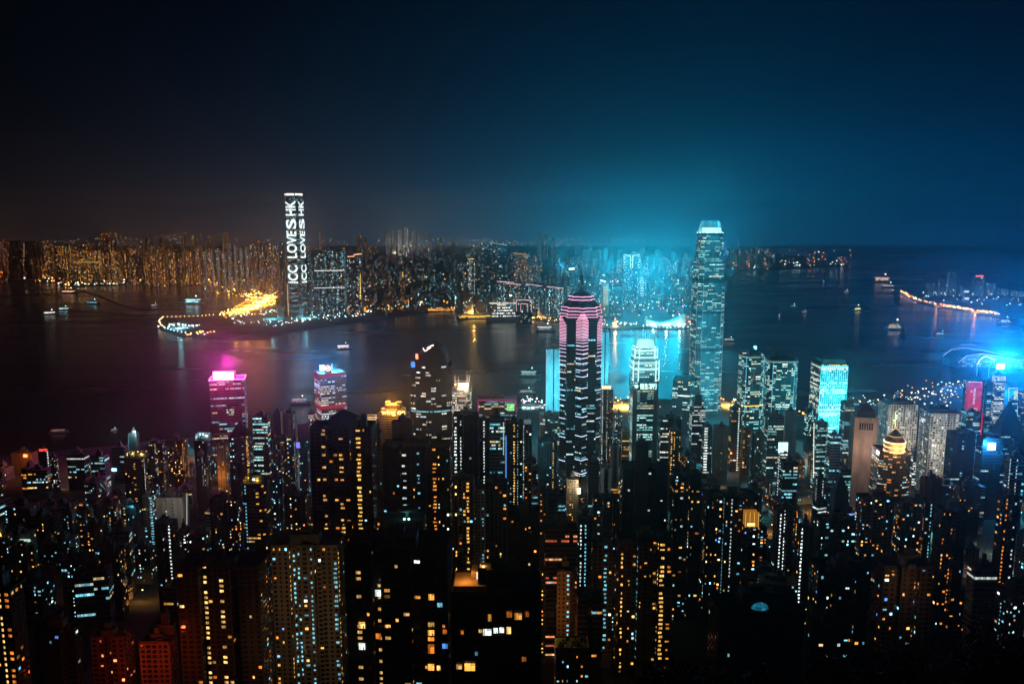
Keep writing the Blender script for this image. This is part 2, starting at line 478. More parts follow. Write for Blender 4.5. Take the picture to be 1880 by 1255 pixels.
    if S['ledge'] > 0:
        e, lh = S['ledge'], S['lh']
        zz = zb + np.arange(nf + 1) * fl - lh / 2 + .02
        zz = zz[zz + lh < z1 + .6]
        A = p0 + n * .02; Bp = p1 + n * .02; Ao = p0 + n * e; Bo = p1 + n * e
        k = len(zz)
        q = np.zeros((3, k, 4, 3))
        q[0, :, 0, :2] = Ao; q[0, :, 1, :2] = Bo; q[0, :, 2, :2] = Bo; q[0, :, 3, :2] = Ao
        q[0, :, 0, 2] = zz; q[0, :, 1, 2] = zz; q[0, :, 2, 2] = zz + lh; q[0, :, 3, 2] = zz + lh
        q[1, :, 0, :2] = Ao; q[1, :, 1, :2] = Bo; q[1, :, 2, :2] = Bp; q[1, :, 3, :2] = A
        q[1, :, :, 2] = (zz + lh)[:, None]
        q[2, :, 0, :2] = A; q[2, :, 1, :2] = Bp; q[2, :, 2, :2] = Bo; q[2, :, 3, :2] = Ao
        q[2, :, :, 2] = zz[:, None]
        rel.add(q.reshape(-1, 4, 3), 0)
    if S['pier'] > 0:
        e = S['pier'] * .93; pw = bay * (1 - S['ww']) * .9 if S['ww'] < .85 else .25
        for i in range(nb + 1):
            s_ = min(L - pw / 2, max(pw / 2, i * bay))
            a = p0 + t * (s_ - pw / 2); b = p0 + t * (s_ + pw / 2)
            za, zc = zb, z1
            ao, bo = a + n * e, b + n * e
            rel.add([[(*ao, za), (*bo, za), (*bo, zc), (*ao, zc)], [(*a, za), (*ao, za), (*ao, zc), (*a, zc)], [(*bo, za), (*b, za), (*b, zc), (*bo, zc)]], 0)

# big windows of the nearest blocks: one object each, a few shared meshes
WVAR = {}
def window_mesh(ci, k, pal_c):
    key = (ci, k)
    if key in WVAR: return WVAR[key]
    m = QM(); g = random.Random(k * 31 + ci)
    c = np.array(pal_c)
    lv = [g.uniform(.5, 1.3) for _ in range(3)]
    cut = g.choice([.33, .5, .62])
    m.add([[(-.5, -.03, 0), (-.5 + cut, -.03, 0), (-.5 + cut, -.03, 1), (-.5, -.03, 1)]], 1, c * lv[0])
    m.add([[(-.5 + cut, -.03, 0), (.5, -.03, 0), (.5, -.03, .72), (-.5 + cut, -.03, .72)]], 1, c * lv[1])
    m.add([[(-.5 + cut, -.03, .72), (.5, -.03, .72), (.5, -.03, 1), (-.5 + cut, -.03, 1)]], 1, c * lv[2] * .6)
    if k % 2:                                # a drawn curtain and something dark standing inside
        m.add([[(-.46, -.04, .02), (-.28, -.04, .02), (-.26, -.04, .98), (-.46, -.04, .98)]], 1, c * .28)
    if k % 3 == 0:
        m.add([[(.1, -.04, .0), (.34, -.04, .0), (.34, -.04, .42), (.1, -.04, .42)]], 1, c * .12)
    for (a, b, z, zz) in ((-.56, .56, -.07, 0), (-.56, .56, 1, 1.06), (-.56, -.5, 0, 1), (.5, .56, 0, 1), (-.5 + cut - .018, -.5 + cut + .018, 0, 1), (-.5 + cut, .5, .70, .74)):
        m.box(a, b, -.11, -.0, z, zz, 0)
    me = m.mesh('window', ['plant', 'lit'])
    WVAR[key] = me
    return me

TONE = {'dark': (.07, .065, .06), 'conc': (.24, .23, .21), 'cream': (.46, .38, .27), 'white': (.66, .66, .63), 'pink': (.42, .28, .26), 'teal': (.16, .24, .26),
        'brown': (.22, .13, .08), 'sand': (.50, .36, .26), 'brick': (.33, .13, .08), 'grey': (.35, .36, .37), 'black': (.035, .035, .038), 'glass': (.05, .07, .08)}
BUILT = {}
def roof_bits(rq, w, z, g, big=True, mast=True):
    c = w.mean(0); a = w[1] - w[0]; a = a / (np.linalg.norm(a) + 1e-9); b = np.array([-a[1], a[0]])
    ext = min(np.ptp(w @ a), np.ptp(w @ b)); W, D = np.ptp(w @ a), np.ptp(w @ b)
    h = g.uniform(4, 8)
    rq.obox(c, a, b, W * g.uniform(.30, .45), D * g.uniform(.3, .5), h, z, 0)
    rq.obox(c + a * g.uniform(-.05, .05) * W, a, b, W * .16, D * .2, h + g.uniform(2, 4), z, 0)
    for _ in range(int(g.integers(2, 5)) if big else 1):
        o = c + a * g.uniform(-.34, .34) * W + b * g.uniform(-.34, .34) * D
        rq.obox(o, a, b, g.uniform(2, 5), g.uniform(2, 5), g.uniform(1.5, 3.2), z, 0)
    if mast and g.random() < .6:
        o = c + a * g.uniform(-.1, .1) * W
        rq.tube((*o, z + h), (*o, z + h + g.uniform(5, 12)), .16, .06, 4, 0)

def tower(name, label, xl, xr, yt, d, yb=None, plan='box', yaw=0, k=.8, style='resi', tone='conc', lit=.12, pal='mix', bright=1.0,
          cols=(), rows=(), office=None, stages=None, roof='plant', cat='tower', group=None, push=True, near=False, seed=None, wins=True, fl=None, bay=None, gable=0, parapet=True, relief=True, base=None, lines=()):
    g = np.random.default_rng(int(xl * 7 + yt * 13) % 100003 if seed is None else seed)
    poly = outline(plan, k)
    if push: w, z, d, q = settle(poly, yaw, xl, xr, yt, d)
    else: w, z = place(poly, yaw, xl, xr, yt, d)
    cen = w.mean(0)
    S = dict(STYLE[style])
    if fl: S['fl'] = fl
    if bay: S['bay'] = bay
    if office is None: office = style in ('office', 'curtain', 'band')
    gz = min(elev(x, y) for x, y in w) - .3 if base is None else base
    root = thing(name, label, cat, (cen[0], cen[1], gz), group)
    w0 = w - cen
    T = TONE[tone] if isinstance(tone, str) else tone
    wall, win, rel, rp = QM(), QM(), QM(), QM()
    segs = []
    if stages:                                # (pixel row, scale of the outline above it), top first
        zs = [P((xl + xr) / 2, s[0], d).z - gz for s in stages] + [0.0]
        for i, s in enumerate(stages): segs.append((zs[i + 1], zs[i], s[1]))
    else: segs.append((0.0, z - gz, 1.0))
    zlow = 0.0 if yb is None else max(0.0, P((xl + xr) / 2, yb + 14, d).z - gz)
    def single(p0, t, n, s, ww, zz, hh, c, b):
        ci = int(np.argmin([abs(np.array(x) - c).sum() for x in NEARC]))
        kk = int(g.integers(0, 6)); lv = 0 if b < .45 else (1 if b < 1.1 else 2)
        me = window_mesh(ci * 3 + lv, kk, np.array(NEARC[ci]) * (.3, .9, 1.9)[lv] * bright)
        o = bpy.data.objects.new('window', me); COL.objects.link(o); o.parent = root
        yv = Vector((-n[0], -n[1], 0)); xv = Vector((t[0], t[1], 0))
        pos = Vector((p0[0] + t[0] * s + n[0] * .02, p0[1] + t[1] * s + n[1] * .02, zz))
        mt = Matrix(((xv.x * ww, yv.x, 0, pos.x), (xv.y * ww, yv.y, 0, pos.y), (0, 0, hh, pos.z), (0, 0, 0, 1)))
        o.matrix_local = mt
    for (a, b, s) in segs:
        ws = w0 * s; nn = len(ws)
        wall.prism(ws, a, b, 0)
        if parapet:
            for i in range(nn):
                p, p2 = ws[i], ws[(i + 1) % nn]
                pi, pj = p * .975, p2 * .975
                wall.add([[(*p, b), (*p2, b), (*p2, b + 1.3), (*p, b + 1.3)], [(*pj, b), (*pi, b), (*pi, b + 1.3), (*pj, b + 1.3)], [(*p, b + 1.3), (*p2, b + 1.3), (*pj, b + 1.3), (*pi, b + 1.3)]], 0)
        if not wins: continue
        for i in range(nn):
            p, p2 = ws[i], ws[(i + 1) % nn]
            L = np.linalg.norm(p2 - p)
            if L < 1.6: continue
            t = (p2 - p) / L; n = np.array([t[1], -t[0]])
            mid = (p + p2) / 2 + cen
            v = -mid / np.linalg.norm(mid)
            if v @ n < -.12: continue
            zl = max(a, zlow) + (1.0 if a == 0 else 0)
            if b - zl < 4: continue
            # which of the lit columns fall on this face
            pa, pb = PIX(*(p + cen), b + gz)[0], PIX(*(p2 + cen), b + gz)[0]
            cc = []
            for col in cols:
                if pa <= col[0] <= pb and pb > pa: cc.append(((col[0] - pa) / (pb - pa), ONE[col[1]], col[2], col[3], col[4] if len(col) > 4 else None))
            facade(win, rel, p, p2, zl, b, S, lit, pal, g, bright, cc, [(r[0], ONE[r[1]], r[2]) for r in rows], office, d < 1650, single if near else None)
    segtop = segs[0]
    ztop = segtop[1]
    if roof == 'plant': roof_bits(rp, w0 * segtop[2], ztop, g)
    elif roof == 'hip' or roof == 'gable':
        hh = gable; ws = w0 * segtop[2] * .97
        wall.prism(ws, ztop + .05, ztop + hh, 0, scale=.05 if roof == 'hip' else .35)
    # light lines run along edges, ledges and crowns: (x0, y0, x1, y1, colour, strength, thickness)
    if lines:
        lm = QM()
        for (x0, y0, x1, y1, c, sgth, th) in lines:
            A = P(x0, y0, d - .9); Bq = P(x1, y1, d - .9)
            lm.tube(A - Vector((cen[0], cen[1], gz)), Bq - Vector((cen[0], cen[1], gz)), th, th, 4, 0, np.array(ONE[c] if isinstance(c, str) else c) * sgth)
        lm.build('light_strip', ['neon'], root, 'stuff')
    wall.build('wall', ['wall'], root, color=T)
    if win.v: win.build('windows', ['glass', 'lit'], root, 'stuff')
    if relief and rel.v: rel.build('ledges', ['wall'], root, 'stuff', color=tuple(min(1, c * 1.15) for c in T))
    if rp.v: rp.build('roof_plant', ['plant'], root, 'stuff')
    root['_d'] = d
    BUILT[label] = (root, cen, gz, ztop + gz, d, w)
    return root, cen, gz, ztop, d, w0
NEARC = [(1, .42, .07), (1, .56, .16), (1, .26, .03), (.26, .78, 1), (.85, 1, .92), (.14, .36, 1)]

LM = [(415, 1330, 'the magenta office tower'), (605, 1380, 'the red-banded tower'), (720, 1260, 'the orange store'), (791, 1240, 'the round-shouldered tower'), (848, 1330, 'the four-mast tower'),
      (1067, 1200, 'the neon skyscraper'), (1183, 1230, 'the ribbed bank'), (1303, 1650, 'the tallest tower'), (1380, 1420, 'the peaked waterfront tower'), (1524, 1420, 'the porthole tower'), (1588, 1050, 'the sandstone tower'),
      (1637, 985, 'the domed hotel'), (1728, 1140, 'the bright-based grid tower'), (1788, 1480, 'the red screen tower'), (1818, 1010, 'the video screen tower'), (629, 560, 'the massive black tower'),
      (765, 630, 'the wide black tower'), (845, 640, 'the white-gridded tower'), (1183, 680, 'the broad black tower'), (1340, 615, 'the window-crowded tower'), (1440, 650, 'the twin-dotted tower'),
      (1607, 660, 'the grouped-amber tower'), (468, 700, 'the gilded-roof tower'), (304, 640, 'the slanting-stair tower'), (187, 730, 'the tidy-windowed pale tower'), (45, 650, 'the beige terrace tower'),
      (247, 985, 'the gold-roofed black tower'), (441, 1060, 'the pitched-roof tower'), (142, 1160, 'the long-lit office block'), (325, 1130, 'the yellow-windowed block'), (531, 1100, 'the pale slender tower'), (45, 1250, 'the orange-washed block')]
LMF = [(160, 5250, 'the orange-lamped slab'), (300, 5000, 'the typhoon shelter row'), (415, 4550, 'the pale stair-lit row'), (539, 3380, 'the lettered skyscraper'), (602, 3450, 'the broad twin slab'), (651, 3420, 'the yellow-barred tower'),
       (739, 4000, 'the amber-barred slim tower'), (865, 3900, 'the amber-roofed dark tower'), (930, 3350, 'the pink-roofed long block'), (962, 3120, 'the neon gate'), (1018, 3300, 'the pink-roofed offices'), (1050, 3900, 'the billboard tower'),
       (1110, 3400, 'the curved cream tower'), (1160, 3700, 'the outlined tower'), (1178, 3500, 'the thin striped tower'), (1222, 3090, 'the sweeping hall'), (1303, 3600, 'the tallest tower')]
USED = set()
def relate(px, d, lms, scale):
    return sorted(lms, key=lambda l: ((px - l[0]) / scale) ** 2 + ((d - l[1]) / (scale * 2.2)) ** 2)
def own_label(lead, px, d, lms, scale):
    """a label that names the nearest landmark and the side it stands on"""
    for l in relate(px, d, lms, scale)[:7]:
        dx = px - l[0]
        opts = []
        if abs(dx) < scale * .35: opts.append('in front of' if d < l[1] else 'behind')
        opts.append('just left of' if dx < 0 else 'just right of') if abs(dx) < scale * 1.2 else opts.append('well left of' if dx < 0 else 'well right of')
        opts.append(('in the row before, ' if d < l[1] else 'in the row behind, ') + ('left of' if dx < 0 else 'right of'))
        if d < l[1] - scale * 2: opts.append('nearer and to the left of' if dx < 0 else 'nearer and to the right of')
        for o_ in opts:
            t = f"{lead} {o_} {l[2]}"
            if t not in USED and len(t.split()) <= 16: USED.add(t); return t
    return t
# ------------------------------------------------------------------ water, land, hillside
def water():
    m, nt, o = new_mat('harbour_water')
    b = nt.nodes.new('ShaderNodeBsdfPrincipled')
    b.inputs['Base Color'].default_value = (0.006, 0.012, 0.018, 1)
    b.inputs['Roughness'].default_value = 0.17
    b.inputs['IOR'].default_value = 1.33
    t = nt.nodes.new('ShaderNodeTexCoord')
    mpp = nt.nodes.new('ShaderNodeMapping'); mpp.inputs['Scale'].default_value = (0.05, 0.13, 1); mpp.inputs['Rotation'].default_value = (0, 0, R(12))
    n = nt.nodes.new('ShaderNodeTexNoise'); n.inputs['Scale'].default_value = 1.0; n.inputs['Detail'].default_value = 6; n.inputs['Roughness'].default_value = .62
    nt.links.new(t.outputs['Object'], mpp.inputs[0]); nt.links.new(mpp.outputs[0], n.inputs['Vector'])
    bp = nt.nodes.new('ShaderNodeBump'); bp.inputs['Strength'].default_value = 0.5; bp.inputs['Distance'].default_value = 1.2
    nt.links.new(n.outputs[0], bp.inputs['Height']); nt.links.new(bp.outputs[0], b.inputs['Normal'])
    # calmer and rougher lanes left by wind and wakes
    n2 = nt.nodes.new('ShaderNodeTexNoise'); n2.inputs['Scale'].default_value = 1.0; n2.inputs['Detail'].default_value = 4
    mp2 = nt.nodes.new('ShaderNodeMapping'); mp2.inputs['Scale'].default_value = (0.0016, 0.006, 1); mp2.inputs['Rotation'].default_value = (0, 0, R(-14))
    nt.links.new(t.outputs['Object'], mp2.inputs[0]); nt.links.new(mp2.outputs[0], n2.inputs['Vector'])
    mr = nt.nodes.new('ShaderNodeMapRange'); mr.inputs['From Min'].default_value = .35; mr.inputs['From Max'].default_value = .65
    mr.inputs['To Min'].default_value = .10; mr.inputs['To Max'].default_value = .30
    nt.links.new(n2.outputs[0], mr.inputs[0]); nt.links.new(mr.outputs[0], b.inputs['Roughness'])
    nt.links.new(b.outputs[0], o.inputs['Surface'])
    M['water'] = m
    q = QM()
    xs = np.linspace(-11400, 11400, 9); ys = np.linspace(-1400, 13400, 9)
    for i in range(8):
        for j in range(8):
            q.add([[(xs[i], ys[j], 0), (xs[i + 1], ys[j], 0), (xs[i + 1], ys[j + 1], 0), (xs[i], ys[j + 1], 0)]], 0)
    w = q.build('water', ['water']); w['kind'] = 'structure'
water()

def land(name, pts, z, mat, bottom=-4.0):
    """flat quay land: one outline, quay walls down into the water"""
    n = len(pts)
    v = [(p[0], p[1], z) for p in pts] + [(p[0], p[1], bottom) for p in pts]
    area = sum(pts[i][0] * pts[(i + 1) % n][1] - pts[(i + 1) % n][0] * pts[i][1] for i in range(n))
    top = list(range(n)) if area > 0 else list(range(n))[::-1]
    f = [top]
    for i in range(n):
        j = (i + 1) % n
        f.append([i, n + i, n + j, j] if area > 0 else [j, n + j, n + i, i])
    me = bpy.data.meshes.new(name); me.from_pydata(v, [], f); me.update(); me.materials.append(M[mat])
    o = bpy.data.objects.new(name, me); COL.objects.link(o); o['kind'] = 'structure'
    return o
hk = [G(x, y, 3.4) for x, y in SHORE_HK]
land('waterfront_ground', [(-4500, 1170, 0), (4500, 1170, 0), (4500, hk[-1].y, 0)] + [(p.x, p.y, 0) for p in hk[::-1]] + [(-4500, hk[0].y, 0)], 3.4, 'paving')
q = QM()
gx = np.concatenate([np.linspace(-4500, -700, 12), np.linspace(-680, 680, 69), np.linspace(700, 4500, 12)])
gy = np.concatenate([np.linspace(-1200, -50, 10), np.linspace(-30, 1175, 87)])
zz = np.array([[elev(x, y) for y in gy] for x in gx])
zz[:, -1] = 2.6
for i in range(len(gx) - 1):
    for j in range(len(gy) - 1):
        q.add([[(gx[i], gy[j], zz[i, j]), (gx[i + 1], gy[j], zz[i + 1, j]), (gx[i + 1], gy[j + 1], zz[i + 1, j + 1]), (gx[i], gy[j + 1], zz[i, j + 1])]], 0)
q.build('hillside_ground', ['ground'])['kind'] = 'structure'

KL = [(-500, 512), (0, 513), (60, 515), (100, 519), (128, 526), (190, 524), (260, 520), (330, 520), (400, 528), (438, 545), (436, 562), (420, 572), (398, 580), (330, 583), (298, 584), (288, 593),
      (296, 605), (330, 615), (376, 620), (430, 615), (500, 613), (548, 606), (600, 598), (660, 590), (720, 581), (770, 573), (835, 570), (842, 588), (905, 578), (960, 584), (1030, 592), (1100, 600),
      (1130, 604), (1180, 601), (1240, 604), (1290, 598), (1312, 584), (1338, 560), (1346, 525), (1345, 505), (1360, 497), (1480, 493), (1560, 488)]
kl = [G(x, y, 3.0) for x, y in KL]
land('far_shore_ground', [(p.x, p.y) for p in kl] + [(3300, 9300), (2700, 13000), (-10800, 13000), (-10800, kl[0].y)], 3.0, 'paving')
KR = [(1653, 539), (1690, 556), (1760, 570), (1830, 581), (1900, 586), (2300, 606)]
kr = [G(x, y, 3.0) for x, y in KR]
far = [G(x, y, 3.0) for x, y in ((2300, 500), (1900, 500), (1700, 503), (1690, 520))]
land('east_shore_ground', [(p.x, p.y) for p in kr] + [(p.x, p.y) for p in far], 3.0, 'paving')

# hills behind the far city, lost in the haze
q = QM()
hx = np.linspace(-10500, 10500, 64); hy = np.linspace(8800, 12900, 16)
hz = np.zeros((64, 16))
for i, x in enumerate(hx):
    r_ = 26 + 10 * math.sin(x / 1700 + .8) + 8 * math.sin(x / 620 + 2) + 4 * math.sin(x / 233)
    r_ *= max(0, min(1, (2600 - x) / 1500))
    if x > 2600: r_ = -1
    for j, y in enumerate(hy):
        hz[i, j] = (2.6 if r_ >= 0 else -3) + max(0, r_) * math.sin(math.pi * min(1, (j + .001) / 15)) ** 1.3
for i in range(63):
    for j in range(15):
        q.add([[(hx[i], hy[j], hz[i, j]), (hx[i + 1], hy[j], hz[i + 1, j]), (hx[i + 1], hy[j + 1], hz[i + 1, j + 1]), (hx[i], hy[j + 1], hz[i, j + 1])]], 0)
q.build('hills', ['ground'])['kind'] = 'structure'

def breakwater(pts, label, wd=9):
    q = QM(); pp = [G(x, y, 0) for x, y in pts]
    for a, b in zip(pp[:-1], pp[1:]):
        t = (b - a).normalized(); n = Vector((-t.y, t.x, 0))
        k = max(1, int((b - a).length / 14))
        for i in range(k):
            c = a.lerp(b, (i + .5) / k); L = (b - a).length / k * 1.02
            h = rnd.uniform(2.0, 3.0)
            q.obox(c, (t.x, t.y), (n.x, n.y), L, wd, h + 2, -2, 0)
    o = q.build('breakwater', ['rock']); tag(o, label, 'breakwater')
breakwater([(118, 531), (150, 533), (190, 547), (222, 560), (262, 568), (292, 569)], 'long dark breakwater curving out from the typhoon shelter')
breakwater([(126, 569), (180, 573), (240, 577), (280, 578)], 'low dark breakwater lying off the reclaimed point')

# the air itself
hzm, nt, o = new_mat('haze_air')
pv = nt.nodes.new('ShaderNodeVolumePrincipled')
pv.inputs['Color'].default_value = (.92, .95, 1, 1)
pv.inputs['Density'].default_value = HAZE_DENSITY
pv.inputs['Anisotropy'].default_value = 0.92
nt.links.new(pv.outputs[0], o.inputs['Volume'])
M['haze'] = hzm
q = QM(); q.box(-11800, 11800, -1700, 13700, -10, 600, 0)
hb = q.build('haze', ['haze']); tag(hb, 'thin night haze lying over the harbour and the whole city', 'haze', kind='stuff')
# ------------------------------------------------------------------ landmark towers
def rel_pts(w, s): return w * s
def ring_tube(q, pts, z, r, col, skip=None):
    n = len(pts)
    for i in range(n):
        if skip and skip(i): continue
        a, b = pts[i], pts[(i + 1) % n]
        q.tube((a[0], a[1], z), (b[0], b[1], z), r, r, 4, 0, col)

# --- tall star-shaped tower ringed with pink neon
lab = 'dark star-shaped skyscraper ringed with pink neon bands, stepped crown and needle mast'
root, cen, gz, zt, d, w0 = tower('neon_skyscraper', lab, 1029, 1105, 584, 1200, plan='star', k=1, style='curtain', tone='glass', lit=.15, pal='cool', bright=.85,
    roof=None, parapet=False, cat='skyscraper', fl=4.0, bay=1.9)
zz_ = lambda y: P(1067, y, d).z - gz
cr = QM(); st_ = [(584, 1.0), (573, .93), (566, .90), (553, .60), (547, .56), (538, .12)]
for (ya, sa), (yb_, sb) in zip(st_[:-1], st_[1:]):
    cr.prism(w0 * sa, zz_(ya) + .02, zz_(yb_), 0, scale=sb / sa)
crown = cr.build('crown', ['wall'], root, color=(.06, .07, .09))
nb_ = QM()
pk = np.array((1, .42, .66))
for (y, s, k) in ((584, 1.0, 1.0), (579, .99, 1.1), (573, .955, 1.3), (567, .925, 1.3), (553, .63, 1.3), (547, .60, 1.4)):
    ring_tube(nb_, w0 * s * 1.015, zz_(y) + .2, .5, pk * 1.7 * k)
nb_.build('neon_ring', ['neon'], crown, 'stuff')
mq = QM(); m0 = zz_(538)
mh = zz_(488) - m0
for sx, sy in ((-1, -1), (1, -1), (1, 1), (-1, 1)): mq.tube((sx * 3.2, sy * 3.2, m0 - 2), (sx * 1.6, sy * 1.6, m0 + mh * .58), .5, .35, 4, 0)
for i in range(9):
    z = m0 + mh * .58 * i / 9; r_ = 3.2 - 1.6 * i / 9
    for a, b in (((-1, -1), (1, -1)), ((1, -1), (1, 1)), ((1, 1), (-1, 1)), ((-1, 1), (-1, -1))):
        mq.tube((a[0] * r_, a[1] * r_, z), (b[0] * r_ * .93, b[1] * r_ * .93, z + mh * .064), .22, .22, 4, 0)
mq.tube((0, 0, m0 - 2), (0, 0, m0 + mh * .6), 1.5, 1.2, 6, 0)
mq.tube((0, 0, m0 + mh * .6), (0, 0, m0 + mh), 1.0, .15, 6, 0)
mq.build('mast', ['plant'], root)
# chevron tubes on the prows that face south, west and east
bandq = QM()
ys_dense = list(np.arange(577, 622, 2.75)) + [625, 630, 636, 642.5, 650, 658, 667.5, 680, 692, 713, 731, 766, 801, 845, 870]
for pi in (0, 4, 12):
    tip = w0[pi]; L_, R_ = w0[pi - 1], w0[(pi + 1) % 16]
    for j, y in enumerate(ys_dense):
        yy = y + (0 if pi == 0 else 9)
        t_ = min(1, max(0, (y - 585) / 120))
        c = np.array((1, .40, .62)) * (1 - t_) + np.array((.62, .72, 1.0)) * t_
        fr = 1.0
        if j < 5: fr = .35 + .13 * j          # the bands shorten to a dome at the top
        a = tip + (L_ - tip) * fr; b = tip + (R_ - tip) * fr
        o_ = tip / np.linalg.norm(tip) * .9
        for e0, e1 in ((a, tip), (tip, b)):
            bandq.tube((*(e0 + o_), zz_(yy)), (*(e1 + o_), zz_(yy)), .42, .42, 4, 0, c * (2.2 if j < 20 else 2.2))
bandq.build('neon_band', ['neon'], root, 'stuff')
# raised glass prow behind the dense bands
pq = QM()
for pi in (0, 4, 12):
    tip = w0[pi] * 1.012; L_, R_ = w0[pi - 1] * 1.005, w0[(pi + 1) % 16] * 1.005
    pq.add([[(*L_, zz_(630)), (*tip, zz_(630)), (*tip, zz_(579)), (*L_, zz_(586))], [(*tip, zz_(630)), (*R_, zz_(630)), (*R_, zz_(586)), (*tip, zz_(579))]], 0)
pq.build('prow', ['glass'], root)

# --- tallest tower on the near shore, clawed crown
def claw_tower(lab, xl, xr, yt_body, d, stages, crown_y, fins, seed, lit, light_p, cyan, bright):
    root, cen, gz, zt, d, w0 = tower('skyscraper', lab, xl, xr, yt_body, d, plan='cham', k=1, yaw=5, style='curtain', tone=(.18, .23, .25), lit=lit, pal='teal', bright=bright,
        stages=stages, roof=None, parapet=False, cat='skyscraper', seed=seed, fl=3.9, bay=1.9)
    zf = lambda y: P((xl + xr) / 2, y, d).z - gz
    s0 = stages[0][1]; z0, z1 = zf(stages[0][0]), zf(crown_y)
    inner = QM(); inner.prism(w0 * s0 * .93, z0 + .03, z0 + (z1 - z0) * .42, 0, col=np.array(cyan) * 1.5, scale=.88)
    inner.build('crown_lantern', ['lamp'], root)
    fq = QM(); pts = w0 * s0 * .98; n = len(pts)
    per = []
    for i in range(n):
        a, b = pts[i], pts[(i + 1) % n]
        k = max(1, int(np.linalg.norm(b - a) / fins))
        for j in range(k): per.append(a + (b - a) * (j + .5) / k)
    for p in per:
        rr = np.linalg.norm(p); t = p / rr; s_ = np.array((-t[1], t[0])) * .35
        prof = [(1.0, 0), (.97, .3), (.89, .65), (.72, 1.0)]; th = [.9, .8, .6, .25]
        for (ra, ha), (rb, hb_), ta, tb in zip(prof[:-1], prof[1:], th[:-1], th[1:]):
            A, B = p * ra, p * rb; za, zb = z0 + (z1 - z0) * ha, z0 + (z1 - z0) * hb_
            A2, B2 = A - t * ta * 1.6, B - t * tb * 1.6
            c = np.array((.75, 1, 1)) * (1.5 - .8 * ha)
            fq.add([[(*(A + s_), za), (*(A - s_), za), (*(B - s_), zb), (*(B + s_), zb)], [(*(A - s_), za), (*(A2 - s_), za), (*(B2 - s_), zb), (*(B - s_), zb)],
                    [(*(A2 + s_), za), (*(A + s_), za), (*(B + s_), zb), (*(B2 + s_), zb)]], 0, c)
    fq.build('crown_fin', ['wall'], root, 'stuff', color=(.75, .8, .8))
    cl_ = QM()                               # floodlights hidden in the gutter of the crown
    for p in per[::3]:
        t = p / np.linalg.norm(p); o_ = p + t * 1.5
        cl_.box(o_[0] - .8, o_[0] + .8, o_[1] - .8, o_[1] + .8, z0 + .1, z0 + 1.2, 0, np.array(cyan) * 5)
    cl_.build('floodlight', ['lamp'], root, 'stuff')
    return root, cen, gz, zf, d, w0
IFC = claw_tower('tallest glass skyscraper on the near waterfront, glowing crown of curved claws', 1272, 1333, 470, 1650,
    [(428, .76), (441, .84), (470, .92), (516, 1.0)], 405, 5.0, 21, .34, 1, (.55, 1, .95), .8)
IFC1 = claw_tower('shorter cyan floodlit skyscraper with spiky white crown behind ribbed bank block', 1156, 1210, 660, 1450,
    [(640, .76), (662, .88), (690, 1.0)], 611, 3.4, 22, .30, 1, (.45, 1, 1), 1.1)
# mechanical floor belts of the tallest tower
root, cen, gz, zf, d, w0 = IFC
for (hx_, hz_, pw_) in ((-10, 60, 1.5e5), (25, 120, 1.2e5), (-30, 200, .8e5), (20, 300, .6e5)):
    light('facade_flood', (cen[0] + hx_, cen[1] - 95, gz + hz_), pw_ * LK, (.06, .75, 1), 3)
bq = QM()
for (ya, yb_, s) in ((512, 520, 1.003), (571, 577, 1.003), (640, 645, 1.003), (428, 433, .768)):
    bq.prism(w0 * s, zf(yb_), zf(ya), 0, cap=False)
bq.build('plant_floor_belt', ['wall'], root, 'stuff', color=(.07, .09, .1))
eq = QM()
for p in w0: eq.tube((*(p * 1.004), zf(770)), (*(p * 1.004), zf(521)), .45, .45, 4, 0, np.array((.22, .62, .72)) * .45)
eq.build('corner_light_line', ['neon'], root, 'stuff')
root, cen, gz, zf, d, w0 = IFC1
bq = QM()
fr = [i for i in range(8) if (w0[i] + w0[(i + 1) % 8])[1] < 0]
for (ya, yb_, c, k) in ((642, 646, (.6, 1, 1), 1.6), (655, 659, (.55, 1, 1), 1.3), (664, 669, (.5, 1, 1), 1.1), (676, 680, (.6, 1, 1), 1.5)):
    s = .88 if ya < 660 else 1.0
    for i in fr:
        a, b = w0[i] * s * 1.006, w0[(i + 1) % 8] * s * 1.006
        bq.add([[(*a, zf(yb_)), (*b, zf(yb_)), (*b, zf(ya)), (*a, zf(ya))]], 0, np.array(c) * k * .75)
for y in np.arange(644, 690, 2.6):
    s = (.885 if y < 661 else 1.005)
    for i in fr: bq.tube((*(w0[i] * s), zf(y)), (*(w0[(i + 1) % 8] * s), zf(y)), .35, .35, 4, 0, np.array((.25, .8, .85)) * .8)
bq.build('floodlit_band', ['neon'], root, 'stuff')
cq = QM()
for i in range(8):
    if w0[i][1] > 6: continue
    for (y0, y1) in ((640, 660), (662, 700)):
        s = .885 if y0 < 660 else 1.01
        cq.tube((*(w0[i] * s), zf(y1)), (*(w0[i] * s), zf(y0)), 1.1, 1.1, 5, 0, np.array((.6, 1, 1)) * 1.4)
cq.build('corner_light_line', ['neon'], root, 'stuff')

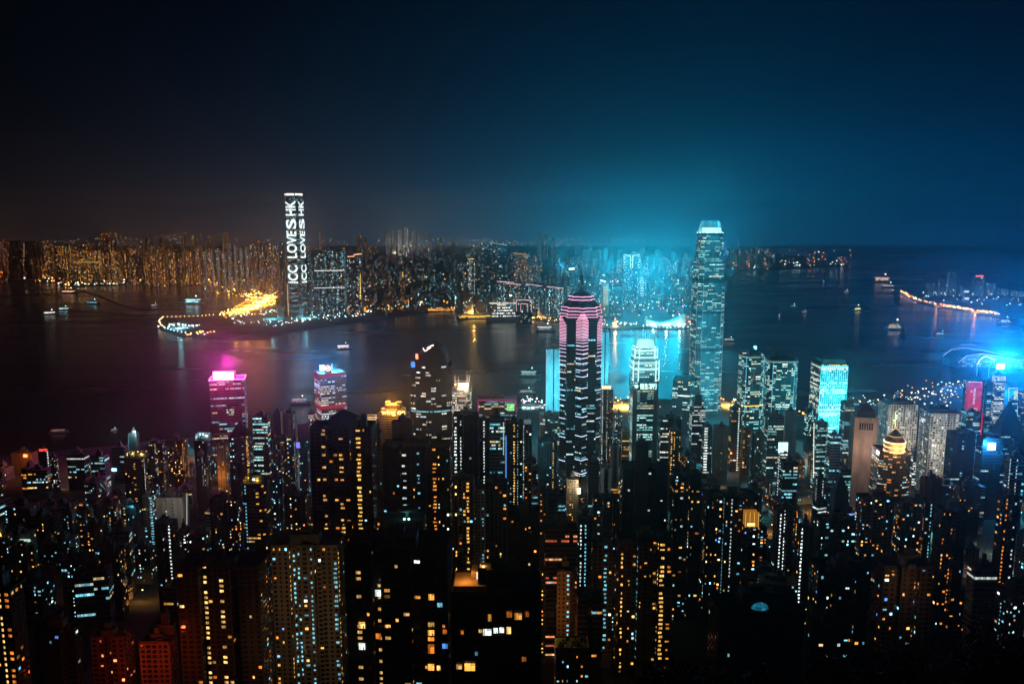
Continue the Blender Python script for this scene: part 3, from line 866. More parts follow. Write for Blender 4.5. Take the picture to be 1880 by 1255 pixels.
# --- ribbed bank block in front of it, Chinese sign on its roof
lab = 'bank block with pale vertical ribs and glowing Chinese characters on its roof'
root, cen, gz, zt, d, w0 = tower('bank_building', lab, 1158, 1208, 716, 1230, yb=850, plan='box', k=.6, style='office', tone='white', lit=.8, pal='teal', bright=1.0, roof=None, cat='office block', fl=3.8, bay=1.5)
pr = QM(); W = np.ptp(w0[:, 0]); y0 = w0[:, 1].min()
for sx in (-1, 1): pr.box(sx * (W / 2 - 3.4) - 3.4, sx * (W / 2 - 3.4) + 3.4, y0 - 2.2, y0 - .5, 0, zt + 1.5, 0)
pr.build('pier', ['wall'], root, color=(.62, .52, .50))
rb = QM()
zz_ = lambda y: P(1183, y, d).z - gz
for i in range(26):
    x = -W / 2 + 7.4 + (W - 14.8) * i / 25
    rb.box(x - .22, x + .22, y0 - 1.0, y0 - .4, zz_(745), zt + 1.0, 0)
    rb.box(x - .22, x + .22, y0 - 1.0, y0 - .4, zz_(860), zz_(812), 0)
rb.build('rib', ['wall'], root, 'stuff', color=(.2, .24, .26))
pb = QM(); pb.box(-W / 2 + 3, W / 2 - 3, y0 + 1, y0 + 2, zt + 1.4, zt + 10.4, 0)
brd = pb.build('sign_board', ['wall'], root, color=(.05, .1, .1))
sign('sign_lettering', '恒生銀行', 9.6, (4.6, y0 + .7, zt + 5.9), M['neon'], root, width=W * .68, extrude=.15, bold=.16, glow=(1.3, 2.4, 2.1))
lq = QM()
for a in range(0, 360, 45): lq.tube((-W * .36, y0 + .8, zt + 5.9), (-W * .36 + 3.0 * math.cos(R(a)), y0 + .8, zt + 5.9 + 3.0 * math.sin(R(a))), .9, .7, 4, 0, (1.2, 2.2, 1.9))
lq.build('sign_emblem', ['neon'], root)

# --- the very tall tower across the water, writing running up its face
lab = 'very tall tapering skyscraper across the harbour with giant letters of light on its faces'
root, cen, gz, zt, d, w0 = tower('skyscraper', lab, 521, 557, 354, 3380, plan='cham', k=1, yaw=-13, style='far', tone='glass', lit=.34, pal='cool', bright=.8, office=True,
    stages=[(354, .90), (420, .95), (490, 1.0)], roof=None, cat='skyscraper', base=2.5, bay=3.2, fl=4.6)
zf = lambda y: P(539, y, d).z - gz
def led_mat():
    m, nt, o = new_mat('led_facade')
    e = nt.nodes.new('ShaderNodeEmission'); at = nt.nodes.new('ShaderNodeAttribute'); at.attribute_name = 'glow'
    nt.links.new(at.outputs['Color'], e.inputs['Color'])
    t = nt.nodes.new('ShaderNodeTexCoord'); n = nt.nodes.new('ShaderNodeTexNoise'); n.inputs['Scale'].default_value = .16; n.inputs['Detail'].default_value = 2
    nt.links.new(t.outputs['Object'], n.inputs['Vector'])
    r = nt.nodes.new('ShaderNodeMapRange'); r.inputs['From Min'].default_value = .38; r.inputs['From Max'].default_value = .6; r.inputs['To Min'].default_value = .25; r.inputs['To Max'].default_value = 1.15
    nt.links.new(n.outputs[0], r.inputs[0]); nt.links.new(r.outputs[0], e.inputs['Strength'])
    nt.links.new(e.outputs[0], o.inputs['Surface']); m.cycles.emission_sampling = 'NONE'
    M['led'] = m
led_mat()
# the two broad faces seen from the hill
edges = []
for i in range(8):
    a, b = w0[i], w0[(i + 1) % 8]; t = (b - a) / np.linalg.norm(b - a); n = np.array((t[1], -t[0]))
    edges.append((np.linalg.norm(b - a), float(n[1]), i, a, b, t, n))
for (L, ny, i, a, b, t, n) in edges:
    if L < 20 or ny > -.2: continue
    mid = (a + b) / 2
    for (word, ya, yb_) in (('ICC', 520, 487), ('LOVE', 474, 424), ('S', 420, 402), ('HK', 396, 368)):
        yc = (ya + yb_) / 2; sc = .90 + .10 * min(1, max(0, (yc - 354) / 130))
        pos = mid * sc + n * 1.2
        h = zf(yb_) - zf(ya)
        sign('light_lettering', word, L * 1.35, (pos[0], pos[1], (zf(ya) + zf(yb_)) / 2), M['led'], root, xdir=(0, 0, 1), updir=(-t[0], -t[1], 0), width=h, extrude=.3, bold=1.6, glow=(1.5, 1.75, 1.75))
tq = QM()
for (L, ny, i, a, b, t, n) in edges:
    if ny > -.15 or L < 12: continue
    A, B = a * .902 + n * 1.0, b * .902 + n * 1.0
    e = (B - A) * .08
    tq.add([[(*(A + e), zf(358.5)), (*(B - e), zf(358.5)), (*(B - e), zf(355)), (*(A + e), zf(355))]], 0, (2.4, 1.9, 1.7))
tq.build('roof_light_box', ['neon'], root)
vq = QM(); xm = w0[np.argmin(w0[:, 0])] * 1.03; vq.tube((xm[0], xm[1], 4), (xm[0], xm[1], zf(524)), 1.2, 1.2, 4, 0, (1.1, .5, .12)); vq.build('edge_light_line', ['neon'], root)

# --- west: twin-topped office tower with pink roof sign
lab = 'office tower flooded magenta under a blazing pink rooftop sign box'
root, cen, gz, zt, d, w0 = tower('office_tower', lab, 384, 451, 700, 1330, yb=830, plan='box', k=.7, yaw=13, style='office', tone=(.30, .16, .20), lit=.24, pal='cool', bright=1.0, roof=None, rows=((11, 'r', .10), (22, 'r', .12)), cat='office block')
W = np.ptp(w0[:, 0]); y0 = w0[:, 1].min()
sb = QM()
sb.box(-W * .28, W * .28, y0 + 6, y0 + 16, zt + 1, zt + 15, 0)
bx_ = sb.build('sign_box', ['wall'], root, color=(.5, .2, .3))
sp = QM(); sp.box(-W * .26, W * .26, y0 + 5.2, y0 + 5.9, zt + 2.5, zt + 14, 0, (6, 3.4, 3.8)); sp.build('sign_panel', ['lamp'], root)
fr_ = QM()
ring = w0 * 1.02
ring_tube(fr_, ring, zt + 1.6, .9, (5, .6, 2.0))
for (x0_, x1_) in ((-W * .28, W * .28),):
    for z in (zt + 1.6, zt + 15.5): fr_.tube((x0_, y0 + 5, z), (x1_, y0 + 5, z), .5, .5, 4, 0, (5, .8, 1.8))
    for x in (x0_, x1_): fr_.tube((x, y0 + 5, zt + 1.6), (x, y0 + 5, zt + 15.5), .5, .5, 4, 0, (5, .8, 1.8))
fr_.build('neon_frame', ['neon'], root, 'stuff')
light('pink_sign_glow', (cen[0] - 2, cen[1] + y0 - 9, gz + zt + 15), 1.6e5 * LK, (1, .05, .50), 6)
light('pink_sign_glow', (cen[0], cen[1], gz + zt + 30), 8.0e5 * LK, (1, .04, .48), 6)

# --- its neighbour with red bands, blue roof and round emblem
lab = 'corner-on office tower with red bands, blue-lit roof and round glowing emblem'
root, cen, gz, zt, d, w0 = tower('office_tower', lab, 576, 635, 688, 1380, yb=800, plan='box', k=1.0, yaw=28, style='office', tone=(.32, .14, .10), lit=.36, pal='white', bright=.95, roof=None, cat='office block')
zf = lambda y: P(605, y, d).z - gz
bq = QM()
for (ya, yb_, c) in ((687, 693, (.30, .012, .03)), (745, 752, (.30, .02, .03))):
    for i in range(4):
        a, b = w0[i] * 1.012, w0[(i + 1) % 4] * 1.012
        bq.add([[(*a, zf(yb_)), (*b, zf(yb_)), (*b, zf(ya)), (*a, zf(ya))]], 0, c)
bq.build('red_band', ['neon'], root, 'stuff')
eb = QM(); eb.box(-6, 6, -14, -6, zt + .5, zt + 15, 0); eb.build('emblem_tower', ['wall'], root, color=(.5, .12, .06))
em = QM()
n_ = 20
for i in range(n_):
    a, b = 2 * math.pi * i / n_, 2 * math.pi * (i + 1) / n_
    em.tube((4.6 * math.cos(a), -14.5, zt + 8.5 + 4.6 * math.sin(a)), (4.6 * math.cos(b), -14.5, zt + 8.5 + 4.6 * math.sin(b)), .65, .65, 4, 0, (3.2, 1.7, .7))
for x in (-1.6, 0, 1.6): em.tube((x, -14.5, zt + 6.5), (x, -14.5, zt + 10.8), .45, .45, 4, 0, (3.2, 1.7, .7))
em.tube((-2.6, -14.5, zt + 8.6), (2.6, -14.5, zt + 8.6), .4, .4, 4, 0, (3.2, 1.7, .7))
em.build('round_emblem', ['neon'], root)
bl = QM(); bl.box(-16, -8, -6, -5, zt + 3, zt + 13, 0, (1.2, 3.2, 6)); bl.build('blue_sign_panel', ['lamp'], root)
light('blue_roof_glow', (cen[0] - 11, cen[1] - 9, gz + zt + 9), 5.0e5 * LK, (.01, .30, 1), 4)
light('blue_roof_glow', (cen[0] + 9, cen[1] + 2, gz + zt + 9), 3.5e5 * LK, (.02, .42, 1), 4)

# --- dark round-shouldered tower
lab = 'dark round-shouldered office tower with arched top and white zigzag emblem'
root, cen, gz, zt, d, w0 = tower('office_tower', lab, 753, 829, 672, 1240, yb=800, plan='bow', k=.6, yaw=4, style='curtain', tone='black', lit=.12, pal='white', bright=.8, roof=None, parapet=False, rows=((17, 'c', .7),), cat='office block')
zf = lambda y: P(791, y, d).z - gz
ar = QM()
W = np.ptp(w0[:, 0]); y0, y1 = w0[:, 1].min() + 5, w0[:, 1].max()
prof = [(-.40, 672), (-.36, 660), (-.27, 650), (-.12, 641), (.04, 634), (.10, 632), (.24, 640), (.34, 652), (.40, 672)]
for (xa, ya), (xb, yb_) in zip(prof[:-1], prof[1:]):
    za, zb = zf(ya), zf(yb_)
    ar.add([[(xa * W, y0, zt), (xb * W, y0, zt), (xb * W, y0, zb), (xa * W, y0, za)], [(xb * W, y1, zt), (xa * W, y1, zt), (xa * W, y1, za), (xb * W, y1, zb)],
            [(xa * W, y0, za), (xb * W, y0, zb), (xb * W, y1, zb), (xa * W, y1, za)]], 0)
ar.build('arched_roof', ['wall'], root, color=(.05, .05, .055))
eq = QM(); zgz = lambda x, y: ((x - 791) / 76 * W, y0 - 1.0, zf(y))
for a, b in (((778.5, 639), (782, 645.5)), ((782, 645.5), (793, 638)), ((785.5, 639.5), (796.5, 633.5)), ((796.5, 633.5), (797, 636))):
    eq.tube(zgz(*a), zgz(*b), .75, .75, 4, 0, (2.6, 2.0, 1.7))
eq.build('zigzag_emblem', ['neon'], root)
sq = QM(); sq.box(*sorted((zgz(766, 0)[0], zgz(770, 0)[0])), y0 - 4, y0 - 3.2, zf(659), zf(650), 0, (4, .7, .35)); sq.build('red_sign', ['lamp'], root)
sq = QM(); sq.box(*sorted((zgz(757, 0)[0], zgz(764, 0)[0])), y0 - .8, y0 - .2, zf(675), zf(665), 0, (.06, .35, 1.0)); sq.build('blue_sign', ['neon'], root)

# --- small tower with four lit masts
lab = 'small bright office tower with four lit masts standing on its crown'
root, cen, gz, zt, d, w0 = tower('office_tower', lab, 830, 866, 712, 1330, yb=790, plan='round', k=.9, style='office', tone='conc', lit=.85, pal='white', bright=1.0, stages=[(705, .8), (716, 1.0)], roof=None, cat='office block')
mq = QM()
zt2 = P(848, 705, d).z - gz
for (x, y, h) in ((-11, -6, 16), (-6, 5, 9), (9, -6, 19), (12, 4, 13)):
    mq.tube((x, y, zt2), (x, y, zt2 + h), .5, .12, 5, 0, (1.3, 1.0, .8))
mq.build('mast', ['neon'], root)
fl_ = QM()
for x in (-10, -3, 5, 11): fl_.box(x - 1.1, x + 1.1, -14.5, -13, zt2 - 2, zt2 + .5, 0, (5, 2.9, 1.2))
fl_.build('floodlight', ['lamp'], root, 'stuff')
light('crown_flood', (cen[0] + 6, cen[1] - 18, gz + zt2 + 1), 2.2e5 * LK, (1, .7, .42), 2)

# --- orange store with roof lettering
lab = 'squat department store glowing orange under bright rooftop lettering'
root, cen, gz, zt, d, w0 = tower('department_store', lab, 692, 752, 764, 1260, yb=800, plan='cham', k=.8, yaw=-10, style='office', tone='cream', lit=.1, pal='warm', bright=.6, roof=None, cat='store')
W = np.ptp(w0[:, 0]); y0 = w0[:, 1].min()
up = QM(); up.prism(w0 * .82, zt + .05, zt + 9, 0, scale=.94); up.prism(w0 * .5, zt + 9.02, zt + 15, 0, scale=.92)
up.obox((-9, 2), (1, 0), (0, 1), 7, 8, 10, zt + 9, 0); up.obox((9, 2), (.9, .3), (-.3, .9), 9, 8, 9.4, zt + 9, 0)
up.build('penthouse', ['wall'], root, color=(.5, .36, .24))
sign('sign_lettering', 'wing on', 11, (W * .06, y0 - 1.5, zt + 6), M['lamp'], root, width=W * .74, extrude=.4, bold=.25, glow=(3.6, 2.0, .5))
light('orange_sign_glow', (cen[0] + 2, cen[1] + y0 - 9, gz + zt + 8), 2.4e4 * LK, (1, .40, .05), 5)
light('orange_sign_glow', (cen[0] - 4, cen[1] - 2, gz + zt + 28), 2.2e5 * LK, (1, .40, .05), 5)
lab = 'low annexe with a lit glass roof frame beside the orange store'
r2, c2, g2, z2, d2, w2 = tower('annexe', lab, 666, 692, 772, 1275, plan='box', k=.8, style='office', tone='cream', lit=.3, pal='warm', roof=None, cat='store')
rq = QM(); ww = np.ptp(w2[:, 0]) / 2
ring_tube(rq, w2, z2 + 1.8, .5, (1.6, 1.0, .45)); ring_tube(rq, w2 * .96, z2 + 6, .4, (1.3, .8, .35)); rq.build('roof_light_frame', ['neon'], r2, 'stuff')

# --- tower with rows of round windows, cyan floodlit
lab = 'tower of round porthole windows with its wide face floodlit cyan'
root, cen, gz, zt, d, w0 = tower('porthole_tower', lab, 1489, 1558, 672, 1420, plan='box', k=.95, yaw=1, style='grid', tone=(.55, .62, .64), wins=False, roof=None, cat='office block', parapet=True)
zf = lambda y: P(1524, y, d).z - gz
cap = QM(); cap.prism(w0 * .98, zt + 1.35, zf(668), 0, scale=.9); cap.prism(w0 * .86, zf(668) + .02, zf(660), 0, scale=.96)
cap.build('roof_cap', ['wall'], root, color=(.06, .06, .06))
ph, pl = QM(), QM()
gg = np.random.default_rng(5)
for i in range(4):
    a, b = w0[i], w0[(i + 1) % 4]; L = np.linalg.norm(b - a); t = (b - a) / L; n = np.array((t[1], -t[0]))
    mid = (a + b) / 2 + cen
    if (-mid / np.linalg.norm(mid)) @ n < -.1: continue
    broad = L > 40
    nbx = 13 if broad else 9
    nf = 46; fh = (zt - 4) / nf
    rowl = gg.random(nf)
    for f in range(nf - 1):
        if zt - f * fh < zf(800): break
        for j in range(nbx):
            c = a + t * (L * (j + .75) / (nbx + .5)) + n * .12; z = zt - 3 - f * fh
            r_ = min(1.35, L / nbx * .34)
            lit = gg.random() < (.12 + (.75 if rowl[f] > .72 else 0)) * (1 if broad else 1.1)
            quad8 = [(c + t * r_ * math.cos(R(q_)), z + r_ * math.sin(R(q_))) for q_ in range(0, 360, 45)]
            v8 = [(*p, zz2) for p, zz2 in quad8]
            col = np.array((.85, 1, .85)) * gg.uniform(.8, 1.9) if lit else None
            for s0_, s1_, s2_, s3_ in ((0, 1, 2, 3), (0, 3, 4, 7), (4, 5, 6, 7)):
                (pl if lit else ph).add([[v8[s0_], v8[s1_], v8[s2_], v8[s3_]]], 0, col)
ph.build('round_windows', ['glass'], root, 'stuff'); pl.build('lit_round_windows', ['lit'], root, 'stuff')
yl = QM()
for i in range(11):
    if gg.random() < .75:
        a, b = w0[0], w0[1]; t = (b - a) / np.linalg.norm(b - a); n = np.array((t[1], -t[0])); c = a + (b - a) * (i + .7) / 12 + n * .3
        yl.add([[(*(c - t * 1.2), zt + .9), (*(c + t * 1.2), zt + .9), (*(c + t * 1.2), zt + 2.8), (*(c - t * 1.2), zt + 2.8)]], 0, (1.6, 1.0, .12))
yl.build('roof_lamp_row', ['neon'], root, 'stuff')
a, b = w0[0], w0[1]; t = (b - a) / np.linalg.norm(b - a); n = np.array((t[1], -t[0])); mid = (a + b) / 2 + cen
for (hz_, off, pw) in ((45, 34, 1.9e5), (95, 40, 1.7e5), (130, 38, 0.9e5)):
    light('facade_flood', (mid[0] + n[0] * off, mid[1] + n[1] * off, gz + hz_), pw * LK, (.05, .85, 1), 3)

# --- paired round-cornered towers on the waterfront
for (xl, xr, yt, dd, yaw, lab) in ((1356, 1404, 654, 1420, 12, 'dark round-cornered waterfront tower with a lit peaked roof and gold lobby band'),
                                   (1404, 1466, 663, 1450, -6, 'broad round-cornered waterfront tower with a flat dark roof and cyan corner tubes')):
    root, cen, gz, zt, d, w0 = tower('waterfront_tower', lab, xl, xr, yt, dd, yb=820, plan='round', k=.9, yaw=yaw, style='curtain', tone='teal', lit=.34, pal='teal', bright=.95, roof=None, cat='office block', rows=((0, 'n', .4),), fl=3.9)
    zf = lambda y: P((xl + xr) / 2, y, d).z - gz
    rq = QM(); H = zf(yt - 13) - zt
    rq.prism(w0 * .92, zt + .1, zt + H * .45, 0, scale=.9); rq.prism(w0 * .6, zt + H * .46, zt + H, 0, scale=.45 if xr < 1405 else .9)
    rq.build('roof_cap', ['wall'], root, color=(.05, .055, .06))
    cq = QM()
    for i in (2, 17) if xr < 1405 else (1, 8, 18):
        p = w0[i % len(w0)] * 1.006
        cq.tube((*p, zf(760)), (*p, zt - 2), .55, .55, 4, 0, np.array((.12, .6, .85)) * .9)
    cq.build('corner_light_line', ['neon'], root, 'stuff')
    if xr < 1405:
        lq = QM(); fr2 = w0 * 1.02
        for i in range(15, 25): lq.tube((*fr2[i % 20], zf(745)), (*fr2[(i + 1) % 20], zf(745)), .9, .9, 4, 0, (1.8, 1.1, .15))
        lq.build('gold_band', ['neon'], root, 'stuff')
        sq = QM(); sq.box(3, 7, -6, 0, zt + H * .8, zt + H * 1.25, 0, (.7, 2.2, 2.6)); sq.build('roof_lamp', ['lamp'], root)
        for k_, x_ in ((0, -14), (1, 13)):
            lq = QM(); lq.tube((x_ - 6, -13, zt + 1.5 + 3 * (1 - k_)), (x_ + 4, -13, zt + 5 - 3 * k_), .6, .6, 4, 0, (1.6, 1.2, 1)); lq.build('roof_light_line', ['neon'], root)

# --- pale slabs behind the neon tower
for (xl, xr, yt, lab) in ((1002, 1031, 642, 'pale blank slab tower with a dark central groove left of the neon skyscraper'), (1104, 1118, 612, 'slim pale slab tower peeping out right of the neon skyscraper')):
    root, cen, gz, zt, d, w0 = tower('slab_tower', lab, xl, xr, yt, 1480, yb=780, plan='box', k=.5, style='blank', tone=(.42, .55, .60), lit=.02, pal='cool', roof='plant', wins=False, cat='tower')
    W = np.ptp(w0[:, 0]); y0 = w0[:, 1].min(); gq = QM()
    gq.box(-.9, .9, y0 - .25, y0 - .05, 0, zt + 1.2, 0); gq.build('groove', ['glass'], root)
    lq = QM(); lq.tube((-W / 2, y0 - .4, zt - 110), (-W / 2, y0 - .4, zt + 1), .4, .4, 4, 0, (.5, .12, .2) if xl < 1050 else (.05, .4, .5)); lq.build('edge_light_line', ['neon'], root)
    for hz_ in (70, 120):
        light('slab_flood', (cen[0] + (-4 if xl < 1050 else 12), cen[1] + y0 - 45, gz + hz_), 1.1e5 * LK, (.1, .8, 1), 2)

# --- white grid twins
for (xl, xr, yt, dd, yaw, lab) in ((1614, 1686, 744, 1240, 0, 'white square-grid office tower with a green neon strip, behind the domed hotel'),
                                   (1690, 1766, 760, 1140, -2, 'white square-grid office tower with brightly lit lower floors right of the domed hotel')):
    root, cen, gz, zt, d, w0 = tower('grid_tower', lab, xl, xr, yt, dd, yb=900, plan='box', k=.75, yaw=yaw, style='grid', tone=(.72, .70, .64), lit=.30, pal='white', bright=.8, roof='plant', cat='office block', fl=3.7, bay=3.7, office=False)
    q_ = QM(); q_.prism(w0 * .78, zt + .05, zt + 5.5, 0, scale=.96); q_.build('roof_block', ['plant'], root)
    if xl < 1650:
        lq = QM(); lq.tube(P(1644, 756, d - 3) - Vector((*cen, gz)), P(1644, 790, d - 3) - Vector((*cen, gz)), .7, .7, 4, 0, (1.2, 1.5, .35)); lq.build('neon_strip', ['neon'], root)
    light('facade_flood', (cen[0] + 6, cen[1] - 62, gz + 62), 3.6e4 * LK, (1, .88, .72), 3)
    light('facade_flood', (cen[0] - 22, cen[1] - 58, gz + 100), 2.4e4 * LK, (.9, .95, .9), 3)

# --- domed hotel
lab = 'dark round-fronted hotel tower topped with glowing golden rings and a red tip'
root, cen, gz, zt, d, w0 = tower('hotel_tower', lab, 1601, 1673, 832, 985, yb=930, plan='bow', k=.75, yaw=-6, style='office', tone='black', lit=.30, pal='mix', bright=.9, roof=None, cat='hotel', fl=3.3)
zf = lambda y: P(1638, y, d).z - gz
W = np.ptp(w0[:, 0]); r_ = W * .29
dm = QM()
circ = lambda r: [(r * math.cos(R(a)), r * math.sin(R(a))) for a in range(0, 360, 15)]
dm.prism(circ(r_), zt, zf(812), 0, scale=1.0); dm.prism(circ(r_ * .93), zf(812) + .02, zf(802), 0, scale=.72); dm.prism(circ(r_ * .62), zf(802) + .02, zf(792), 0, scale=.22)
dm.tube((0, 0, zf(793)), (0, 0, zf(786)), .5, .2, 6, 0)
dome = dm.build('dome', ['wall'], root, color=(.30, .24, .18))
rg = QM()
for (y, k, s) in ((831, 1.03, 3.2), (822.5, 1.02, 2.6), (814, 1.06, 3.4), (803, .70, .5)):
    c_ = circ(r_ * k)
    for i in range(24): rg.tube((*c_[i], zf(y)), (*c_[(i + 1) % 24], zf(y)), .8, .8, 4, 0, np.array((1, .58, .26)) * s)
rg.build('light_ring', ['neon'], root, 'stuff')
tp = QM(); tp.box(-.8, .8, -.8, .8, zf(790), zf(787.5), 0, (4, .35, .12)); tp.build('tip_lamp', ['lamp'], root)
light('hotel_roof_glow', (cen[0] - 6, cen[1] - r_ - 7, gz + zt + 6), 3.2e4 * LK, (1, .5, .12), 2)
light('hotel_roof_glow', (cen[0] + 12, cen[1] - r_ - 2, gz + zt + 6), 2.2e4 * LK, (1, .55, .15), 2)

# --- sandstone tower with dark pyramid cap
lab = 'blank sandstone tower with columned loggia and dark pyramid cap'
root, cen, gz, zt, d, w0 = tower('sandstone_tower', lab, 1562, 1613, 769, 1050, yb=930, plan='box', k=.8, yaw=-10, style='blank', tone='sand', wins=False, roof=None, cat='tower')
zf = lambda y: P(1588, y, d).z - gz
pc = QM(); pc.prism(w0 * .82, zt + .05, zf(756), 0, scale=.88); pc.prism(w0 * .70, zf(756) + .02, zf(744), 0, scale=.3); pc.tube((0, 0, zf(744)), (0, 0, zf(737)), .5, .1, 5, 0)
pc.build('pyramid_cap', ['wall'], root, color=(.05, .06, .06))
lg = QM(); a, b = w0[0], w0[1]; L = np.linalg.norm(b - a); t = (b - a) / L; n = np.array((t[1], -t[0]))
for j in range(6):
    c = a + (b - a) * (.25 + .1 * j) + n * .25
    lg.add([[(*(c - t * 1.1), zf(790)), (*(c + t * 1.1), zf(790)), (*(c + t * 1.1), zf(777)), (*(c - t * 1.1), zf(777))]], 0)
lg.build('loggia_opening', ['glass'], root, 'stuff')
cn = QM()
for y in (771, 793):
    cn.prism(w0 * 1.03, zf(y) - 1.2, zf(y), 0)
cn.build('cornice', ['wall'], root, color=(.5, .38, .28))
light('sandstone_flood', (cen[0] - 14, cen[1] - 48, gz + 95), 4.0e4 * LK, (1, .72, .58), 3)

# --- red screen tower
lab = 'tower wall wholly covered by a crimson light show with a pale figure one'
root, cen, gz, zt, d, w0 = tower('screen_tower', lab, 1769, 1808, 700, 1480, yb=820, plan='box', k=.7, yaw=-8, style='office', tone='dark', lit=.2, pal='cool', roof='plant', cat='office block')
def panel(name, root, cen, gz, d, x0, y0, x1, y1, mat, dy=1.2):
    """a lit panel hung on the south face"""
    a, b = P(x0, y1, d), P(x1, y0, d)
    q_ = QM(); q_.box(a.x - cen[0], b.x - cen[0], d - cen[1] - dy, d - cen[1] - dy + .5, a.z - gz, b.z - gz, 0, (1, 1, 1))
    o = q_.build(name, [mat], root); return o
def screen_mat(name, c0, c1, s, scale):
    m, nt, o = new_mat(name)
    e = nt.nodes.new('ShaderNodeEmission'); t = nt.nodes.new('ShaderNodeTexCoord')
    n = nt.nodes.new('ShaderNodeTexNoise'); n.inputs['Scale'].default_value = scale; n.inputs['Detail'].default_value = 4
    nt.links.new(t.outputs['Object'], n.inputs['Vector'])
    cr_ = nt.nodes.new('ShaderNodeValToRGB'); cr_.color_ramp.elements[0].position = .35; cr_.color_ramp.elements[1].position = .68
    cr_.color_ramp.elements[0].color = (*c0, 1); cr_.color_ramp.elements[1].color = (*c1, 1)
    nt.links.new(n.outputs[0], cr_.inputs[0]); nt.links.new(cr_.outputs[0], e.inputs['Color']); e.inputs['Strength'].default_value = s
    nt.links.new(e.outputs[0], o.inputs['Surface']); m.cycles.emission_sampling = 'NONE'; M[name] = m
screen_mat('crimson_screen', (.26, .004, .03), (.60, .02, .09), 1.0, .12)
screen_mat('pale_screen', (.55, .22, .28), (.9, .6, .6), .8, .2)
screen_mat('green_screen', (.02, .45, .12), (.5, 1.0, .35), 1.1, .35)
screen_mat('white_screen', (1.0, 3.0, 5.0), (3.2, 4.4, 5.0), 1.0, .05)
screen_mat('advert_screen', (.05, .6, .5), (1, .7, .1), 1.0, .25)
panel('led_screen', root, cen, gz, d, 1770, 701, 1804, 757, 'crimson_screen')
panel('led_screen', root, cen, gz, d, 1798, 757.3, 1805, 805, 'crimson_screen', 1.3)
panel('screen_figure', root, cen, gz, d, 1785, 712, 1791, 742, 'pale_screen', 1.6)
panel('screen_figure', root, cen, gz, d, 1781, 716, 1784.8, 720, 'pale_screen', 1.6)
panel('screen_figure', root, cen, gz, d, 1780, 748, 1794, 756, 'pale_screen', 1.6)
# ------------------------------------------------------------------ the near city, block by block
def A(label, xl, xr, yt, d, yb=None, name='apartment_tower', cat='apartment tower', **kw): return tower(name, label, xl, xr, yt, d, yb, cat=cat, **kw)
def O(label, xl, xr, yt, d, yb=None, name='office_tower', cat='office block', **kw):
    kw.setdefault('style', 'office'); kw.setdefault('pal', 'cool'); kw.setdefault('lit', .25)
    return tower(name, label, xl, xr, yt, d, yb, cat=cat, **kw)

# nearest row, under the lookout
A('black apartment block with one row of four white-curtained windows, below the orange terrace', 829, 992, 1092, 238, plan='box', k=.55, tone='black', lit=.0, pal='warm', near=True, style='band', fl=3.4, bay=5.2, seed=3, bright=.9)
A('pitch-dark apartment block with scattered large yellow and blue windows', 632, 828, 1012, 372, plan='comb', k=.5, tone='black', lit=.105, pal='mix', near=True, bay=3.6, fl=3.05, seed=12, cols=((694, 'y', .5, .8), (663, 'y', .4, .7)))
A('cream apartment block with a grid of small dark windows and bright stair columns', 497, 632, 1004, 470, plan='comb', k=.5, tone='cream', lit=.10, pal='mix', near=False, seed=31, bright=1.15, bay=2.9, cols=((529, 'y', .75, 1.3), (543, 'c', .6, .9, 1.2), (575, 'c', .7, .8, 1.2), (610, 'c', .6, .8), (621, 'y', .7, 1.1)))
A('dark apartment block with two ragged columns of yellow windows, bottom left of the cream block', 323, 496, 1042, 425, plan='comb', k=.45, tone=(.10, .07, .05), lit=.05, pal='warm', near=True, seed=14, cols=((374, 'y', .75, 1.3), (402, 'y', .65, 1.2), (489, 'o', .35, .8)))
A('block at the lower left edge with a column of large amber windows', -34, 42, 1086, 370, plan='box', k=.8, tone='dark', lit=.10, pal='warm', near=True, seed=8, cols=((4, 'y', .9, 1.6), (15, 'o', .6, 1.0)))
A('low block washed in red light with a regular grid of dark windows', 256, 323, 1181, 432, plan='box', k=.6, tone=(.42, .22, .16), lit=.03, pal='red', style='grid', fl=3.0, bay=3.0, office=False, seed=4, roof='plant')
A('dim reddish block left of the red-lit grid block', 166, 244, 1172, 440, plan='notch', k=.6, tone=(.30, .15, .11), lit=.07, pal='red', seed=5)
A('dark low block with few lights at the lower left, before the reddish block', 62, 150, 1165, 430, plan='cross', k=.7, tone='dark', lit=.04, pal='mix', seed=6)
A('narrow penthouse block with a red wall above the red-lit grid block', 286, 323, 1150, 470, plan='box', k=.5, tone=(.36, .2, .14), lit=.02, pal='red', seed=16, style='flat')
O('low block crowned by a green roof garden lit white', 1018, 1082, 1192, 440, plan='box', k=.7, style='flat', tone='conc', lit=.14, pal='mix', office=False, roof=None, seed=17)
A('brown slab with long rows of orange windows', 1000, 1060, 972, 545, 1215, plan='box', k=.5, style='band', tone='brown', lit=.20, pal='red', seed=18, bright=1.0)
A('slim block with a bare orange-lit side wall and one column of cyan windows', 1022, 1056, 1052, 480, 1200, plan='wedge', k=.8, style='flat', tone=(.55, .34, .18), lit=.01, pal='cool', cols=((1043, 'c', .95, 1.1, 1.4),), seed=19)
A('narrow pale-edged block left of the brown slab', 990, 1002, 1050, 530, 1200, plan='box', k=1.2, style='flat', tone='conc', lit=.25, pal='warm', seed=20)
A('dark block with pale ledges right of the slim orange-walled block', 1058, 1106, 1100, 455, 1200, plan='notch', k=.7, style='band', tone='brown', lit=.06, pal='warm', seed=23)
A('tower with a teal-lit stair strip rising beside warm windows', 1086, 1126, 1000, 520, 1190, plan='box', k=.7, tone='conc', lit=.18, pal='warm', cols=((1114, 'c', .8, .9, 2.2),), seed=24)
